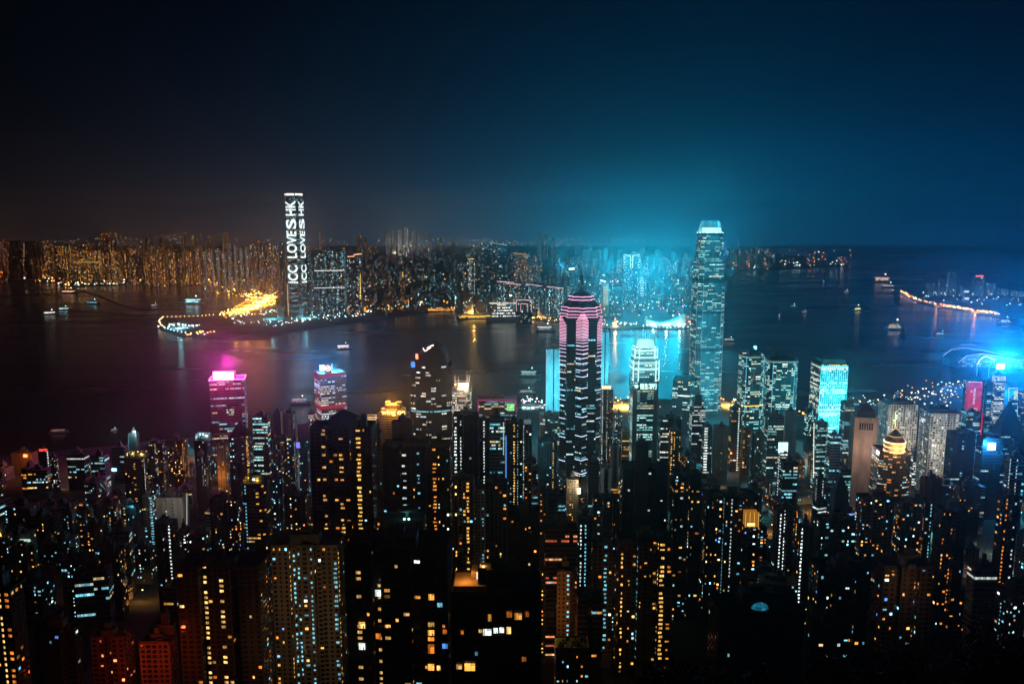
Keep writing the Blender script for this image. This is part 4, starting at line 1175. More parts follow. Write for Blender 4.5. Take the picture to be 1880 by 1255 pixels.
A('brown tower with three crowded columns of amber and cyan windows', 1130, 1236, 996, 500, 1225, plan='comb', k=.5, tone=(.20, .13, .08), lit=.12, pal='warm', bright=1.15, seed=25, cols=((1142, 'y', .8, 1.3), (1171, 'c', .75, 1.0), (1211, 'y', .8, 1.4), (1224, 'o', .5, 1.1)))
O('black low block under a glowing blue mesh dome', 1302, 1478, 1128, 345, plan='box', k=.5, style='resi', tone='black', lit=.02, pal='cool', office=False, near=True, seed=26, roof='plant')
A('dark tower with scattered white windows right of the blue-domed block', 1486, 1600, 1046, 430, 1215, plan='comb', k=.5, tone='black', lit=.13, pal='mix', seed=27, bright=.95)
A('dark tower with pale orange-lit end walls near the tree slope', 1604, 1714, 1042, 450, 1180, plan='comb', k=.5, tone=(.12, .09, .07), lit=.12, pal='mix', seed=28)
A('tall black tower with bright amber rows high on its left side, lower right', 1716, 1776, 940, 545, 1150, plan='notch', k=.6, tone='black', lit=.16, pal='warm', seed=29, cols=((1745, 'o', .35, 1.1),))
A('pale ledged block with one white-lit floor near the lower right corner', 1777, 1832, 1046, 440, 1150, plan='box', k=.6, style='band', tone=(.22, .19, .16), lit=.06, pal='white', rows=((1, 'w', .7),), seed=30)
A('tall tower at the right edge with a dense orange and white window column', 1832, 1872, 914, 575, 1150, plan='notch', k=.7, tone='dark', lit=.22, pal='mix', seed=32, cols=((1850, 'o', .6, 1.0), (1862, 'w', .5, .8)))
A('cut-off tower on the far right edge with pale window grid', 1868, 1925, 985, 600, 1150, plan='box', k=.7, tone='conc', lit=.15, pal='cool', seed=33)
A('low dark block behind the tree slope, cyan windows low on its face', 1480, 1560, 1150, 410, 1215, plan='box', k=.5, tone='black', lit=.10, pal='cool', seed=34)

# the middle slope
A('massive black apartment tower with a bright yellow stair column and roof gables', 568, 690, 786, 560, 1010, plan='comb', k=.45, tone=(.07, .05, .04), lit=.06, pal='warm', bright=1.2, seed=41, cols=((655, 'y', .92, 1.5, 3.2), (596, 'y', .35, 1.0, 2.6), (623, 'y', .4, 1.1, 2.8)))
A('slim pale twin-ribbed shaft standing right of the massive black tower', 689, 701, 794, 610, 945, plan='notch', k=1.2, style='flat', tone='white', lit=.02, pal='cool', seed=42)
A('wide black apartment tower with tall amber window column on its right wing', 701, 829, 822, 630, 965, plan='comb', k=.42, tone='black', lit=.10, pal='mix', seed=43, bright=1.1, cols=((799, 'o', .85, 1.5, 3.0), (735, 'w', .35, 1.0), (765, 'c', .25, .9)))
A('blank grey slab just in front of the orange store', 719, 758, 776, 760, 830, plan='box', k=.5, style='blank', tone='grey', lit=.05, pal='warm', seed=44)
A('black tower with two columns of white stair lights under the four-mast tower', 831, 879, 764, 690, 900, plan='notch', k=.6, tone='black', lit=.03, pal='cool', seed=45, cols=((839, 'w', .95, 1.4, 2.2), (850, 'w', .9, 1.0, 1.2)))
A('dark tower with a single column of white lights beside striped offices', 878, 899, 772, 800, 880, plan='box', k=.8, tone='black', lit=.05, pal='cool', seed=46, cols=((886, 'w', .9, 1.1, 1.4),))
O('striped office tower with a white vertical edge light', 898, 927, 770, 900, 880, plan='box', k=.8, tone='teal', lit=.45, pal='cool', seed=47, lines=((924.5, 775, 924.5, 835, 'n', .9, .35),))
A('dark tower with a blue neon edge and one column of amber windows', 928, 960, 778, 840, 930, plan='box', k=.8, tone='black', lit=.05, pal='cool', seed=48, cols=((944, 'y', .9, 1.2, 1.8), (951, 'c', .7, .6, 1.0)), lines=((929, 800, 929, 900, 'b', .8, .8),))
A('grey-capped tower with ladder-like white windows', 957, 977, 780, 870, 930, plan='box', k=.9, tone='grey', lit=.10, pal='white', seed=49, cols=((961, 'w', .9, .9, 2.4),))
A('pale pinkish tower with sparse lit windows in front of the gabled dark tower', 962, 976, 850, 760, 940, plan='box', k=.9, style='flat', tone='pink', lit=.22, pal='warm', seed=50)
A('white-gridded apartment tower with a cascade of yellow windows', 820, 870, 884, 640, 1085, plan='notch', k=.7, style='grid', fl=3.0, bay=3.0, office=False, tone=(.34, .32, .27), lit=.16, pal='mix', bright=1.2, seed=51, cols=((858, 'y', .85, 1.4, 2.2),))
A('slim pale tower with teal side light between two gridded towers', 869, 890, 900, 655, 1050, plan='box', k=1.0, style='flat', tone='white', lit=.06, pal='teal', seed=52, cols=((886, 'c', .5, .6),))
A('dark brown gridded tower with a cyan penthouse window', 891, 931, 888, 680, 1050, plan='notch', k=.7, style='grid', fl=3.0, bay=3.0, office=False, tone=(.22, .19, .16), lit=.06, pal='warm', seed=53)
A('black tower with a few dim amber lights left of the brown slab', 933, 990, 940, 600, 1090, plan='comb', k=.6, tone='black', lit=.06, pal='warm', seed=54)
A('thin pale-walled tower with warm windows behind the brown slab', 990, 1003, 905, 700, 985, plan='box', k=1.0, style='flat', tone='conc', lit=.05, pal='warm', cols=((994, 'o', .6, 1.0),), seed=55)
A('tower speckled with two rows of white stair lights above the brown slab', 1061, 1088, 955, 600, 1070, plan='box', k=.8, tone='dark', lit=.05, pal='cool', cols=((1067, 'w', .9, 1.0, 1.2), (1077, 'c', .85, .9, 1.2)), seed=56)
A('broad black tower with a blank brown stair shaft in the middle', 1139, 1227, 860, 680, 960, plan='comb', k=.5, tone='black', lit=.04, pal='white', seed=57)
A('blank brown stair shaft rising from the broad black tower', 1165, 1191, 818, 672, 950, plan='box', k=.6, style='blank', tone=(.20, .14, .10), wins=False, seed=58, name='stair_shaft')
A('dark tower topped by one amber-lit floor', 1232, 1288, 872, 640, 1165, plan='notch', k=.6, tone='black', lit=.10, pal='mix', seed=59, rows=((4, 'y', .6),), bright=.95)
A('broad dark tower crowded with tiny amber and white windows, blue-white stair column', 1287, 1392, 914, 615, 1110, plan='comb', k=.45, tone='black', lit=.20, pal='mix', seed=60, bright=1.05, cols=((1331, 'c', .9, .8, 1.2), (1340, 'w', .8, .7, 1.1)))
A('dark tower with two dotted columns of white stair lights', 1421, 1459, 936, 650, 1115, plan='notch', k=.7, tone='dark', lit=.03, pal='cool', seed=61, cols=((1434, 'w', .97, 1.4, 1.3), (1443, 'w', .95, 1.3, 1.3)))
A('dark tower with one straight dotted column of white lights near the dome', 1463, 1494, 968, 610, 1140, plan='box', k=.7, tone='dark', lit=.06, pal='mix', seed=62, cols=((1474, 'w', .97, 1.5, 1.5),))
A('dark apartment tower with grouped amber windows below the sandstone tower', 1572, 1642, 916, 660, 1010, plan='comb', k=.5, tone='dark', lit=.20, pal='mix', bright=1.1, seed=63)
A('dark apartment tower with a bright double window column, right of grouped amber windows', 1644, 1714, 924, 655, 1060, plan='comb', k=.5, tone='dark', lit=.14, pal='mix', seed=64, cols=((1697, 'o', .7, 1.1), (1708, 'c', .6, .9)))
A('low dark block behind the white-dotted towers', 1494, 1572, 958, 640, 1040, plan='notch', k=.5, tone='black', lit=.10, pal='cool', seed=65)
A('dark tower with a gilded square roof terrace and scalloped balconies', 443, 494, 890, 700, 1030, plan='round', k=.8, style='band', tone=(.12, .09, .06), lit=.10, pal='warm', seed=66, cols=((449, 'c', .8, .7, 1.2), (471, 'y', .4, 1.1)), fl=3.2)
A('dark tower with slanting white stair lights on its right edge', 283, 326, 962, 640, 1140, plan='notch', k=.7, tone='dark', lit=.05, pal='mix', seed=67, cols=((309, 'w', .9, 1.1, 1.6), (297, 'w', .2, .7)))
A('dark tower with a warm central stair column and roof flood lamps', 222, 258, 930, 760, 1065, plan='notch', k=.7, tone='black', lit=.04, pal='cool', seed=68, cols=((231, 'y', .85, .9, 1.8), (246, 'c', .3, .7)))
A('pale tower with tidy columns of white and amber windows', 172, 203, 965, 730, 1075, plan='cross', k=.9, style='flat', tone='cream', lit=.25, pal='mix', seed=69, bright=1.1)
A('short pale tower beside the tidy-windowed pale tower', 204, 223, 998, 750, 1070, plan='box', k=.9, style='flat', tone='cream', lit=.22, pal='warm', seed=70)
A('teal-tinted tower with fine rows of dots, left side', 115, 139, 940, 780, 1060, plan='box', k=.9, style='flat', tone='teal', lit=.16, pal='cool', seed=71)
A('beige tower with warm dotted windows right of the teal-tinted one', 140, 171, 940, 810, 1060, plan='cross', k=.9, style='flat', tone='cream', lit=.18, pal='mix', seed=72)
A('beige tower with a lit green-white roof terrace, lower left', 26, 68, 996, 650, 1100, plan='cross', k=.8, style='flat', tone='cream', lit=.14, pal='mix', seed=73)
A('tower with a glowing orange arc on its roof at the left edge', -16, 22, 986, 640, 1085, plan='box', k=.8, style='flat', tone='brown', lit=.16, pal='mix', seed=74)
O('white-walled block with two bright windows and a tall light pole', 286, 345, 915, 850, 960, plan='box', k=.6, style='blank', tone='white', lit=.12, pal='white', seed=75, name='pale_block', lines=((343, 905, 343, 972, (1, .8, .6), .8, .3),))
A('tower showing stacked bright white windows left of the white-walled block', 261, 285, 912, 830, 1010, plan='box', k=.8, tone='conc', lit=.30, pal='cool', seed=76, cols=((277, 'c', .95, 1.1, 3.0),))
A('dark slab with fine white dots below the white-walled block', 327, 347, 975, 700, 1060, plan='box', k=.9, style='flat', tone='dark', lit=.25, pal='white', seed=77)
A('tilted-looking slab with blue-white grid, low in the left city', 155, 178, 1056, 690, 1095, plan='box', k=.9, yaw=30, style='flat', tone='white', lit=.35, pal='cool', seed=78)
A('bright teal-lit tower beside the gilded-roof tower', 495, 520, 880, 830, 990, plan='cross', k=.9, style='flat', tone='teal', lit=.22, pal='cool', seed=79)
A('dark speckled tower right under the pale slender tower', 521, 566, 912, 760, 1000, plan='notch', k=.6, tone='dark', lit=.22, pal='mix', seed=80)
A('dark crowded tower left of the gilded-roof tower', 384, 442, 918, 740, 1020, plan='comb', k=.5, tone='dark', lit=.16, pal='mix', seed=81)
A('low dark tower before the two-wing speckled tower on the left', 346, 384, 985, 640, 1040, plan='box', k=.7, tone='black', lit=.07, pal='mix', seed=82)
A('unlit stepped block below the teal-tinted tower, far left', 70, 116, 1000, 720, 1060, plan='notch', k=.6, tone='black', lit=.05, pal='cool', seed=83)

# towards the waterfront, left half
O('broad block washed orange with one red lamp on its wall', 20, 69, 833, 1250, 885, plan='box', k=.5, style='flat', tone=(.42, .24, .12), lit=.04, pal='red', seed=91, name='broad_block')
O('dark block with a red roof sign and a column of white lights', 70, 90, 830, 1190, 890, plan='box', k=.8, tone='dark', lit=.06, pal='cool', seed=92, cols=((87, 'w', .97, 1.6, 2.4),))
O('small block with white dotted windows next to the red-signed block', 91, 106, 840, 1150, 885, plan='box', k=.9, style='flat', office=False, tone='dark', lit=.40, pal='white', seed=93)
O('office block with one long white-lit top floor', 122, 163, 835, 1160, 890, plan='box', k=.6, tone='dark', lit=.28, pal='cool', seed=94, rows=((1, 'w', 1.0),))
O('grey office block with short white light dashes', 166, 200, 838, 1140, 885, plan='box', k=.7, tone='grey', lit=.30, pal='cool', seed=95)
O('dark teal office box with a blue-lit panel', 204, 235, 822, 1200, 880, plan='box', k=.7, tone='teal', lit=.08, pal='teal', seed=96)
O('slim slab tower with a starry floodlight on its roof', 235, 255, 797, 1240, 840, plan='box', k=.7, style='blank', tone=(.2, .28, .3), lit=.04, pal='cool', seed=97, lines=((235.5, 800, 235.5, 832, 'c', .25, .4),))
A('black tower with a gold-lit rooftop and a column of white lights', 227, 267, 842, 985, 945, plan='box', k=.6, yaw=14, tone='black', lit=.06, pal='warm', seed=98, cols=((264, 'w', .98, 1.6, 2.6), (243, 'y', .45, .9, 2.6)))
A('apartment block speckled with small white and amber lights left of the yellow-windowed block', 268, 304, 815, 1120, 895, plan='notch', k=.6, style='flat', tone='conc', lit=.28, pal='mix', seed=99)
A('apartment block with large yellow windows in the middle', 306, 344, 810, 1130, 880, plan='notch', k=.6, style='flat', tone='brown', lit=.40, pal='warm', seed=100, bright=1.2)
O('dark block with a floodlit blue-white rooftop', 356, 384, 810, 1130, 880, plan='box', k=.7, style='flat', office=False, tone='dark', lit=.10, pal='white', seed=101)
O('dark block with double dotted stair lights under the floodlit rooftop block', 358, 381, 838, 1010, 880, plan='box', k=.7, style='flat', office=False, tone='black', lit=.05, pal='white', seed=102, cols=((371, 'w', .6, .8), (376, 'w', .6, .8)))
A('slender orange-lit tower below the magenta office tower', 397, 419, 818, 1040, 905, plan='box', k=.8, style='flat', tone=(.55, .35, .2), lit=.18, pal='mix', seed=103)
A('dark tower with a pitched roof and a column of yellow windows', 420, 463, 800, 1060, 880, plan='box', k=.7, tone=(.10, .06, .08), lit=.12, pal='cool', seed=104, roof='hip', gable=18, cols=((454, 'y', .9, 1.2, 3.0),))
O('purple-tinted office tower with teal floors right of the pitched roof', 463, 496, 766, 1120, 860, plan='box', k=.7, tone=(.2, .13, .16), lit=.34, pal='teal', seed=105)
O('pale slender tower with a faint dotted seam', 518, 545, 760, 1100, 855, plan='cham', k=.9, style='flat', office=False, tone=(.55, .42, .40), lit=.01, pal='white', seed=106, cols=((529, 'w', .5, .4), (537, 'w', .5, .4)))
O('small salmon block with an orange-lit notch beside the pale slender tower', 502, 518, 758, 1200, 790, plan='box', k=.9, style='flat', office=False, tone='pink', lit=.05, pal='warm', seed=107)
A('crowded block with lantern-lit roof, under the pale slender tower', 496, 545, 812, 1000, 880, plan='notch', k=.5, style='flat', tone='conc', lit=.30, pal='mix', seed=108)
A('blue-grey tower with a purple-blue lamp at its head', 548, 568, 826, 960, 915, plan='box', k=.9, style='flat', tone='teal', lit=.14, pal='cool', seed=109, lines=((548.8, 830, 548.8, 910, (.3, .5, .6), .4, .35),))
O('low striped block right behind the corner-on red-banded tower', 566, 577, 757, 1420, 780, plan='box', k=.9, tone='conc', lit=.5, pal='white', seed=110)
O('purple-edged office block with a green display screen', 877, 949, 732, 1420, 775, plan='box', k=.35, tone=(.3, .18, .26), lit=.20, pal='cool', seed=111)
O('curved teal-lit low office below the pale slab', 991, 1028, 762, 1290, 810, plan='bow', k=.5, style='band', tone=(.4, .5, .52), lit=.2, pal='teal', seed=112)
A('gable-headed dark tower with a warm lit edge left of the neon skyscraper', 988, 1023, 812, 960, 910, plan='box', k=.7, tone=(.12, .13, .14), lit=.04, pal='cool', seed=113, roof='gable', gable=9, cols=((1017, 'y', .8, 1.0, 1.4),))
O('tower with an orange-lit crown and white dotted edge right of the neon skyscraper', 1103, 1126, 716, 1300, 860, plan='box', k=.9, style='flat', office=False, tone='brown', lit=.14, pal='warm', seed=114, cols=((1108, 'w', .9, 1.0, 1.6), (1117, 'w', .8, .8, 1.2)))
O('small dark block with white windows right of the orange-crowned tower', 1127, 1143, 762, 1280, 815, plan='box', k=.9, style='flat', office=False, tone='dark', lit=.30, pal='white', seed=115)
O('orange-lit low building wedged left of the ribbed bank', 1141, 1156, 792, 1240, 835, plan='box', k=.9, style='band', tone=(.5, .35, .22), lit=.3, pal='warm', seed=116)
O('dark offices with brilliant white lower floors right of the ribbed bank', 1209, 1251, 770, 1180, 840, plan='box', k=.7, tone='black', lit=.22, pal='white', seed=117)
A('dark tower with three columns of yellow windows', 1228, 1251, 792, 1010, 860, plan='box', k=.8, tone='dark', lit=.06, pal='warm', seed=118, cols=((1234, 'y', .75, 1.2), (1241, 'y', .75, 1.2), (1247, 'y', .5, 1.0)))
O('glass office block with a slanting dark roof before the tallest tower', 1235, 1287, 700, 1420, 790, plan='wedge', k=.9, yaw=-20, style='curtain', tone='teal', lit=.25, pal='teal', seed=119, roof='gable', gable=6)
O('stepped black office with white floor bands', 1268, 1296, 728, 1270, 805, plan='box', k=.8, style='band', tone='black', lit=.30, pal='white', seed=120, stages=[(727, .5), (738, .75), (752, 1.0)])
O('small tower with blazing white stacked windows', 1289, 1308, 784, 1120, 860, plan='box', k=.8, tone='teal', lit=.2, pal='white', seed=121, cols=((1296, 'w', .97, 1.6, 5.0),))
O('plain grey-teal slab under the tallest tower', 1310, 1338, 784, 1150, 850, plan='box', k=.6, style='blank', tone=(.35, .45, .48), lit=.05, pal='cool', seed=122)
O('dark tower with a dotted white edge and red-lit base', 1340, 1362, 748, 1260, 860, plan='box', k=.8, tone='black', lit=.20, pal='warm', seed=123, cols=((1357, 'n', .95, 1.1, 2.0),))
O('pinkish gridded block right of the red-based tower', 1361, 1378, 790, 1180, 860, plan='box', k=.8, style='grid', fl=3.4, bay=3.4, office=False, tone='pink', lit=.18, pal='warm', seed=124)
O('grey slab with a chamfered corner right of the pinkish block', 1378, 1404, 800, 1130, 890, plan='cham', k=.8, style='flat', office=False, tone='teal', lit=.10, pal='cool', seed=125)
O('teal office tower with lit lower floors below the paired waterfront towers', 1405, 1440, 766, 1190, 900, plan='box', k=.7, tone='teal', lit=.30, pal='teal', seed=126)
O('grey ribbed slab tower right of the teal offices', 1438, 1464, 756, 1240, 845, plan='box', k=.7, style='blank', tone=(.30, .36, .38), lit=.03, pal='cool', seed=127)
O('dark block headed by a bright white lantern room', 1428, 1450, 832, 1050, 900, plan='box', k=.8, tone='dark', lit=.3, pal='white', seed=128, cols=((1431, 'w', .9, 1.2, 2.0),))
O('dark offices showing two cyan strips of lit signs', 1433, 1465, 850, 930, 935, plan='box', k=.6, tone='black', lit=.12, pal='cool', seed=129, rows=((4, 'c', .5), (8, 'c', .45)))
O('office tower with a brilliant white vertical edge and lit wedge roof', 1494, 1521, 780, 1120, 890, plan='wedge', k=.8, style='band', tone='teal', lit=.45, pal='teal', seed=130, lines=((1494.5, 776, 1493.5, 876, (1, .9, .75), 1.3, .45),))
O('curved dark glass block with a cyan prow at the foot of the porthole tower', 1478, 1498, 752, 1330, 790, plan='bow', k=.8, style='curtain', tone='glass', lit=.3, pal='teal', seed=131)
O('dark teal offices left of the dark slatted offices', 1520, 1544, 800, 1100, 880, plan='box', k=.8, tone='teal', lit=.22, pal='cool', seed=132)
O('dark slatted offices right of the porthole tower', 1544, 1577, 740, 1300, 830, plan='box', k=.8, style='band', tone='dark', lit=.40, pal='cool', seed=133)
O('glowing office slab tucked left of the sandstone tower', 1542, 1563, 862, 960, 930, plan='box', k=.8, style='band', tone='teal', lit=.7, pal='teal', seed=134, bright=.8)
A('tower with a staircase of white lights below the edge-lit offices', 1496, 1515, 880, 800, 960, plan='box', k=.9, tone='conc', lit=.05, pal='white', seed=135, cols=((1500, 'w', .95, 1.2, 1.2), (1508, 'w', .9, 1.0, 1.2)))
O('low office with slanting bright floors lower centre right', 1493, 1518, 925, 735, 975, plan='box', k=.7, yaw=20, style='band', tone='dark', lit=.5, pal='white', seed=136)
O('pointed gable tower with steep curved sides', 1526, 1558, 905, 790, 985, plan='box', k=.7, style='blank', tone=(.28, .36, .38), lit=.04, pal='cool', seed=137, roof='hip', gable=22)
O('dark office block right of the second white grid tower', 1738, 1792, 796, 1060, 885, plan='notch', k=.6, style='band', tone='black', lit=.10, pal='cool', seed=138)
O('dark tower bearing a square blue-white video screen', 1793, 1842, 806, 1010, 890, plan='box', k=.6, tone='black', lit=.04, pal='cool', seed=139)
O('tower with a dark stepped pyramid head at the right edge', 1816, 1884, 800, 1100, 915, plan='box', k=.8, style='band', tone='black', lit=.15, pal='cool', seed=140, roof='hip', gable=46)
O('dark tower with vertical dotted lights below the stepped pyramid head', 1846, 1884, 842, 900, 930, plan='box', k=.7, tone='teal', lit=.06, pal='cool', seed=141, cols=((1856, 'w', .9, .9, 1.2), (1867, 'w', .6, .7, 1.2)))
O('low dark block with two glowing amber roof lamps', 1750, 1802, 896, 860, 930, plan='box', k=.6, style='flat', office=False, tone='brown', lit=.10, pal='warm', seed=142)
O('brown windowless block with two yellow windows under the white grid tower', 1690, 1730, 880, 900, 925, plan='box', k=.6, style='blank', tone='brown', lit=.05, pal='warm', seed=143)
O('pale blue slim offices between the white grid towers', 1672, 1690, 828, 1180, 890, plan='box', k=.9, style='curtain', tone='teal', lit=.4, pal='white', seed=144)
O('teal offices just behind the red screen tower', 1767, 1800, 757, 1330, 815, plan='box', k=.6, style='band', tone=(.3, .42, .46), lit=.35, pal='cool', seed=145)
O('striped round-cornered offices right of the red screen', 1806, 1824, 702, 1500, 800, plan='round', k=.8, style='band', tone='teal', lit=.40, pal='cool', seed=146)
O('white-striped tower below the blue floodlight', 1822, 1847, 690, 1560, 790, plan='box', k=.7, style='band', tone=(.2, .3, .36), lit=.75, pal='white', seed=147)
O('tower capped by a neon-framed advert with green and yellow shapes', 1852, 1869, 735, 1380, 800, plan='box', k=.8, tone='black', lit=.1, pal='cool', seed=148, lines=((1852, 712, 1868, 712, 'w', .8, .5), (1852, 712, 1852, 735, 'w', .6, .5), (1868, 712, 1868, 735, 'w', .6, .5), (1858, 745, 1858, 778, 'c', .8, .4), (1868, 745, 1868, 778, 'c', .8, .4)))
O('dark tower with a gold-lit crown at the right edge', 1868, 1900, 722, 1420, 800, plan='box', k=.8, style='band', tone='black', lit=.3, pal='warm', seed=149, rows=((0, 'y', 1.4),))

O('pale low block with a blinding white wall lamp at the foot of the neon skyscraper', 1040, 1062, 882, 900, 945, plan='box', k=.8, style='flat', office=False, tone='cream', lit=.2, pal='warm', seed=160)
O('dark narrow block between the neon skyscraper and the broad black tower', 1079, 1100, 848, 860, 950, plan='box', k=.8, tone='black', lit=.08, pal='cool', seed=161)
O('grey-teal cube block right of the neon skyscraper foot', 1103, 1122, 860, 930, 945, plan='box', k=.8, style='blank', tone=(.30, .42, .46), lit=.1, pal='teal', seed=162)
O('pale slim slab rising behind the broad black tower', 1121, 1137, 818, 1010, 900, plan='box', k=.8, style='blank', tone='white', lit=.08, pal='cool', seed=163)
O('dark block with a cyan billboard left of the neon skyscraper foot', 1006, 1038, 905, 800, 960, plan='notch', k=.6, tone='dark', lit=.14, pal='cool', seed=164)
A('speckled dark block below the grey-teal cube', 1088, 1138, 915, 740, 1000, plan='comb', k=.5, tone='dark', lit=.12, pal='mix', seed=165)
# fittings on those blocks
def on(label):
    root, cen, gz, zt, d, w = BUILT[label]
    return root, cen, gz, zt, d, w - cen
def roofbox(label, name, x0, x1, y0, y1, col, depth=6, mat='neon', back=0.0):
    root, cen, gz, zt, d, w0 = on(label)
    yy = d + back; a, b = P(x0, y1, yy), P(x1, y0, yy)
    q_ = QM(); q_.box(a.x - cen[0], b.x - cen[0], yy - cen[1], yy - cen[1] + depth, a.z - gz, b.z - gz, 0, col)
    return q_.build(name, [mat], root)
def spot(label, x, y, back, power, color, rad=1.0):
    root, cen, gz, zt, d, w0 = on(label)
    p = P(x, y, d + back); return light('local_lamp_glow', p, power * LK, color, rad)  # local lamp added beside a block for its wall
L_ = 'black apartment block with one row of four white-curtained windows, below the orange terrace'
root, cen, gz, zt, d, w0 = on(L_)
tq = QM(); ztl = zt - gz
a, b = P(832, 1092, d), P(893, 1092, d)
X0, X1 = a.x - cen[0], b.x - cen[0]; Yb = d - cen[1]
tq.box(X0, X1, Yb + 3, Yb + 13, ztl + .05, ztl + 1.6, 0); tq.box(X0 + 5.2, X1, Yb + 8, Yb + 13.2, ztl + 1.65, ztl + 4.2, 0)
tq.box(X1 - 2.6, X1 - .2, Yb + 4, Yb + 4.4, ztl + 1.65, ztl + 7, 0); tq.box(X1 - 2.6, X1 - 2.2, Yb + 4.5, Yb + 12, ztl + 4.3, ztl + 7.2, 0)
tq.build('roof_terrace', ['wall'], root, color=(.5, .34, .2))
dq = QM(); dq.box(X0 + 6.9, X0 + 7.6, Yb + 7.7, Yb + 7.95, ztl + 1.7, ztl + 4.0, 0, (1.5, 1.1, .8)); dq.build('lit_door', ['lit'], root)
light('terrace_lamp', (cen[0] + X0 + 3.5, cen[1] + Yb + 5.5, gz + ztl + 5.2), 1000 * LK, (1, .42, .08), .3)
light('terrace_lamp', (cen[0] + X1 - 1.2, cen[1] + Yb + 7.5, gz + ztl + 6.2), 700 * LK, (1, .42, .08), .3)
def big_windows(label, rects):
    root, cen, gz, zt, d, w0 = on(label)
    for (x0, y0, x1, y1, ci, lv) in rects:
        a, b = P(x0, y1, d - .7), P(x1, y0, d - .7)
        me = window_mesh(ci * 3 + lv, rnd.randrange(6), np.array(NEARC[ci]) * (.3, .9, 1.9)[lv])
        o = bpy.data.objects.new('window', me); COL.objects.link(o); o.parent = root
        o.location = ((a.x + b.x) / 2 - cen[0], d - .55 - cen[1], a.z - gz); o.scale = (b.x - a.x, 1, b.z - a.z)
big_windows(L_, [(879, 1155, 885, 1161, 1, 1), (887, 1154, 902, 1166, 4, 2), (906, 1152, 914, 1162, 4, 2), (917, 1151, 925, 1161, 4, 2), (930, 1150, 938, 1163, 1, 2), (896, 1127, 902, 1140, 0, 1), (930, 1122, 940, 1133, 2, 0),
    (945, 1125, 958, 1137, 0, 1), (964, 1122, 971, 1132, 2, 0), (838, 1219, 848, 1228, 1, 1), (853, 1217, 872, 1231, 0, 2), (934, 1150.5, 938, 1156, 4, 2), (846, 1157, 851, 1164, 2, 1), (872, 1196, 877, 1203, 3, 0), (958, 1205, 966, 1214, 2, 0)])
big_windows('pitch-dark apartment block with scattered large yellow and blue windows', [(786, 1142, 797, 1150, 1, 1), (786, 1156, 797, 1166, 0, 2), (786, 1169, 797, 1176, 2, 2), (786, 1182, 797, 1199, 2, 1), (786, 1218, 797, 1230, 0, 2), (802, 1221, 808, 1230, 1, 2),
    (813, 1155, 820, 1163, 2, 1), (812, 1181, 822, 1190, 5, 1), (787, 1090, 797, 1101, 0, 2), (803, 1106, 812, 1114, 3, 1), (659, 1141, 670, 1153, 1, 2), (659, 1180, 670, 1192, 4, 2), (689, 1082, 699, 1094, 4, 2), (690, 1162, 699, 1172, 2, 1)])
def lit_roof(label, x0, x1, y0, y1, col, power, tone):
    """an open roof room: low walls, posts and a thin canopy, lit from inside"""
    root, cen, gz, zt, d, w0 = on(label)
    a, b = P(x0, y1, d + 2), P(x1, y0, d + 2); X0, X1 = a.x - cen[0], b.x - cen[0]; Y0 = d + 2 - cen[1]; Z = zt - gz + .06; H = max(2.6, b.z - gz - Z); D = min(14, (X1 - X0) * .6)
    q_ = QM()
    q_.box(X0, X1, Y0, Y0 + .4, Z, Z + .9, 0); q_.box(X0, X0 + .4, Y0 + .45, Y0 + D, Z, Z + H, 0); q_.box(X1 - .4, X1, Y0 + .45, Y0 + D, Z, Z + .9, 0); q_.box(X0 + .45, X1 - .45, Y0 + D - .5, Y0 + D, Z, Z + H, 0)
    for i in range(5): q_.box(X0 + .5 + (X1 - X0 - 1.4) * i / 4, X0 + .9 + (X1 - X0 - 1.4) * i / 4, Y0 + .05, Y0 + .35, Z + .92, Z + H, 0)
    q_.box(X0 + (X1 - X0) * .55, X1 - .5, Y0 + D * .35, Y0 + D - .6, Z + .01, Z + H * .8, 0)
    q_.box(X0 - .3, X1 + .3, Y0 - .3, Y0 + .7, Z + H + .02, Z + H + .35, 0)
    q_.build('roof_room', ['wall'], root, color=tone)
    q_ = QM()
    for i in range(4):
        x = X0 + 1.2 + (X1 - X0 - 2.4) * (i + .5) / 4
        q_.box(x - .7, x + .7, Y0 + D - .75, Y0 + D - .6, Z + H * .55, Z + H * .85, 0, np.array(col) * rnd.uniform(1.2, 3.0))
    q_.build('roof_lamp', ['neon'], root, 'stuff')
    for f in (.25, .75): light('roof_room_light', (cen[0] + X0 + (X1 - X0) * f, cen[1] + Y0 + D * .3, gz + Z + H * .75), power * LK, col, .4)
lit_roof('dark tower with a gilded square roof terrace and scalloped balconies', 445, 478, 880, 889, (1, .66, .10), 700, (.6, .5, .3))
lit_roof('black tower with a gold-lit rooftop and a column of white lights', 232, 265, 832, 842, (1, .66, .18), 1500, (.6, .55, .4))
lit_roof('dark block with a floodlit blue-white rooftop', 358, 383, 797, 810, (.5, .95, 1), 1800, (.6, .6, .6))
roofbox('dark tower with a gilded square roof terrace and scalloped balconies', 'roof_screen', 463, 468, 878, 881.5, (2.2, 2.4, 2.2), 1, back=5)
r_ = roofbox('broad dark tower crowded with tiny amber and white windows, blue-white stair column', 'glass_roof_room', 1369, 1393, 941, 967, (.30, .12, .012), 8, back=-9)
roofbox('broad dark tower crowded with tiny amber and white windows, blue-white stair column', 'room_lamp', 1372, 1386, 960, 965, (2.6, 1.5, .5), .3, back=-9.5)
for x_ in (1369, 1377, 1385, 1393): roofbox('broad dark tower crowded with tiny amber and white windows, blue-white stair column', 'glass_bar', x_ - .5, x_ + .5, 940, 968, (1.4, .75, .15), .4, back=-10.2)
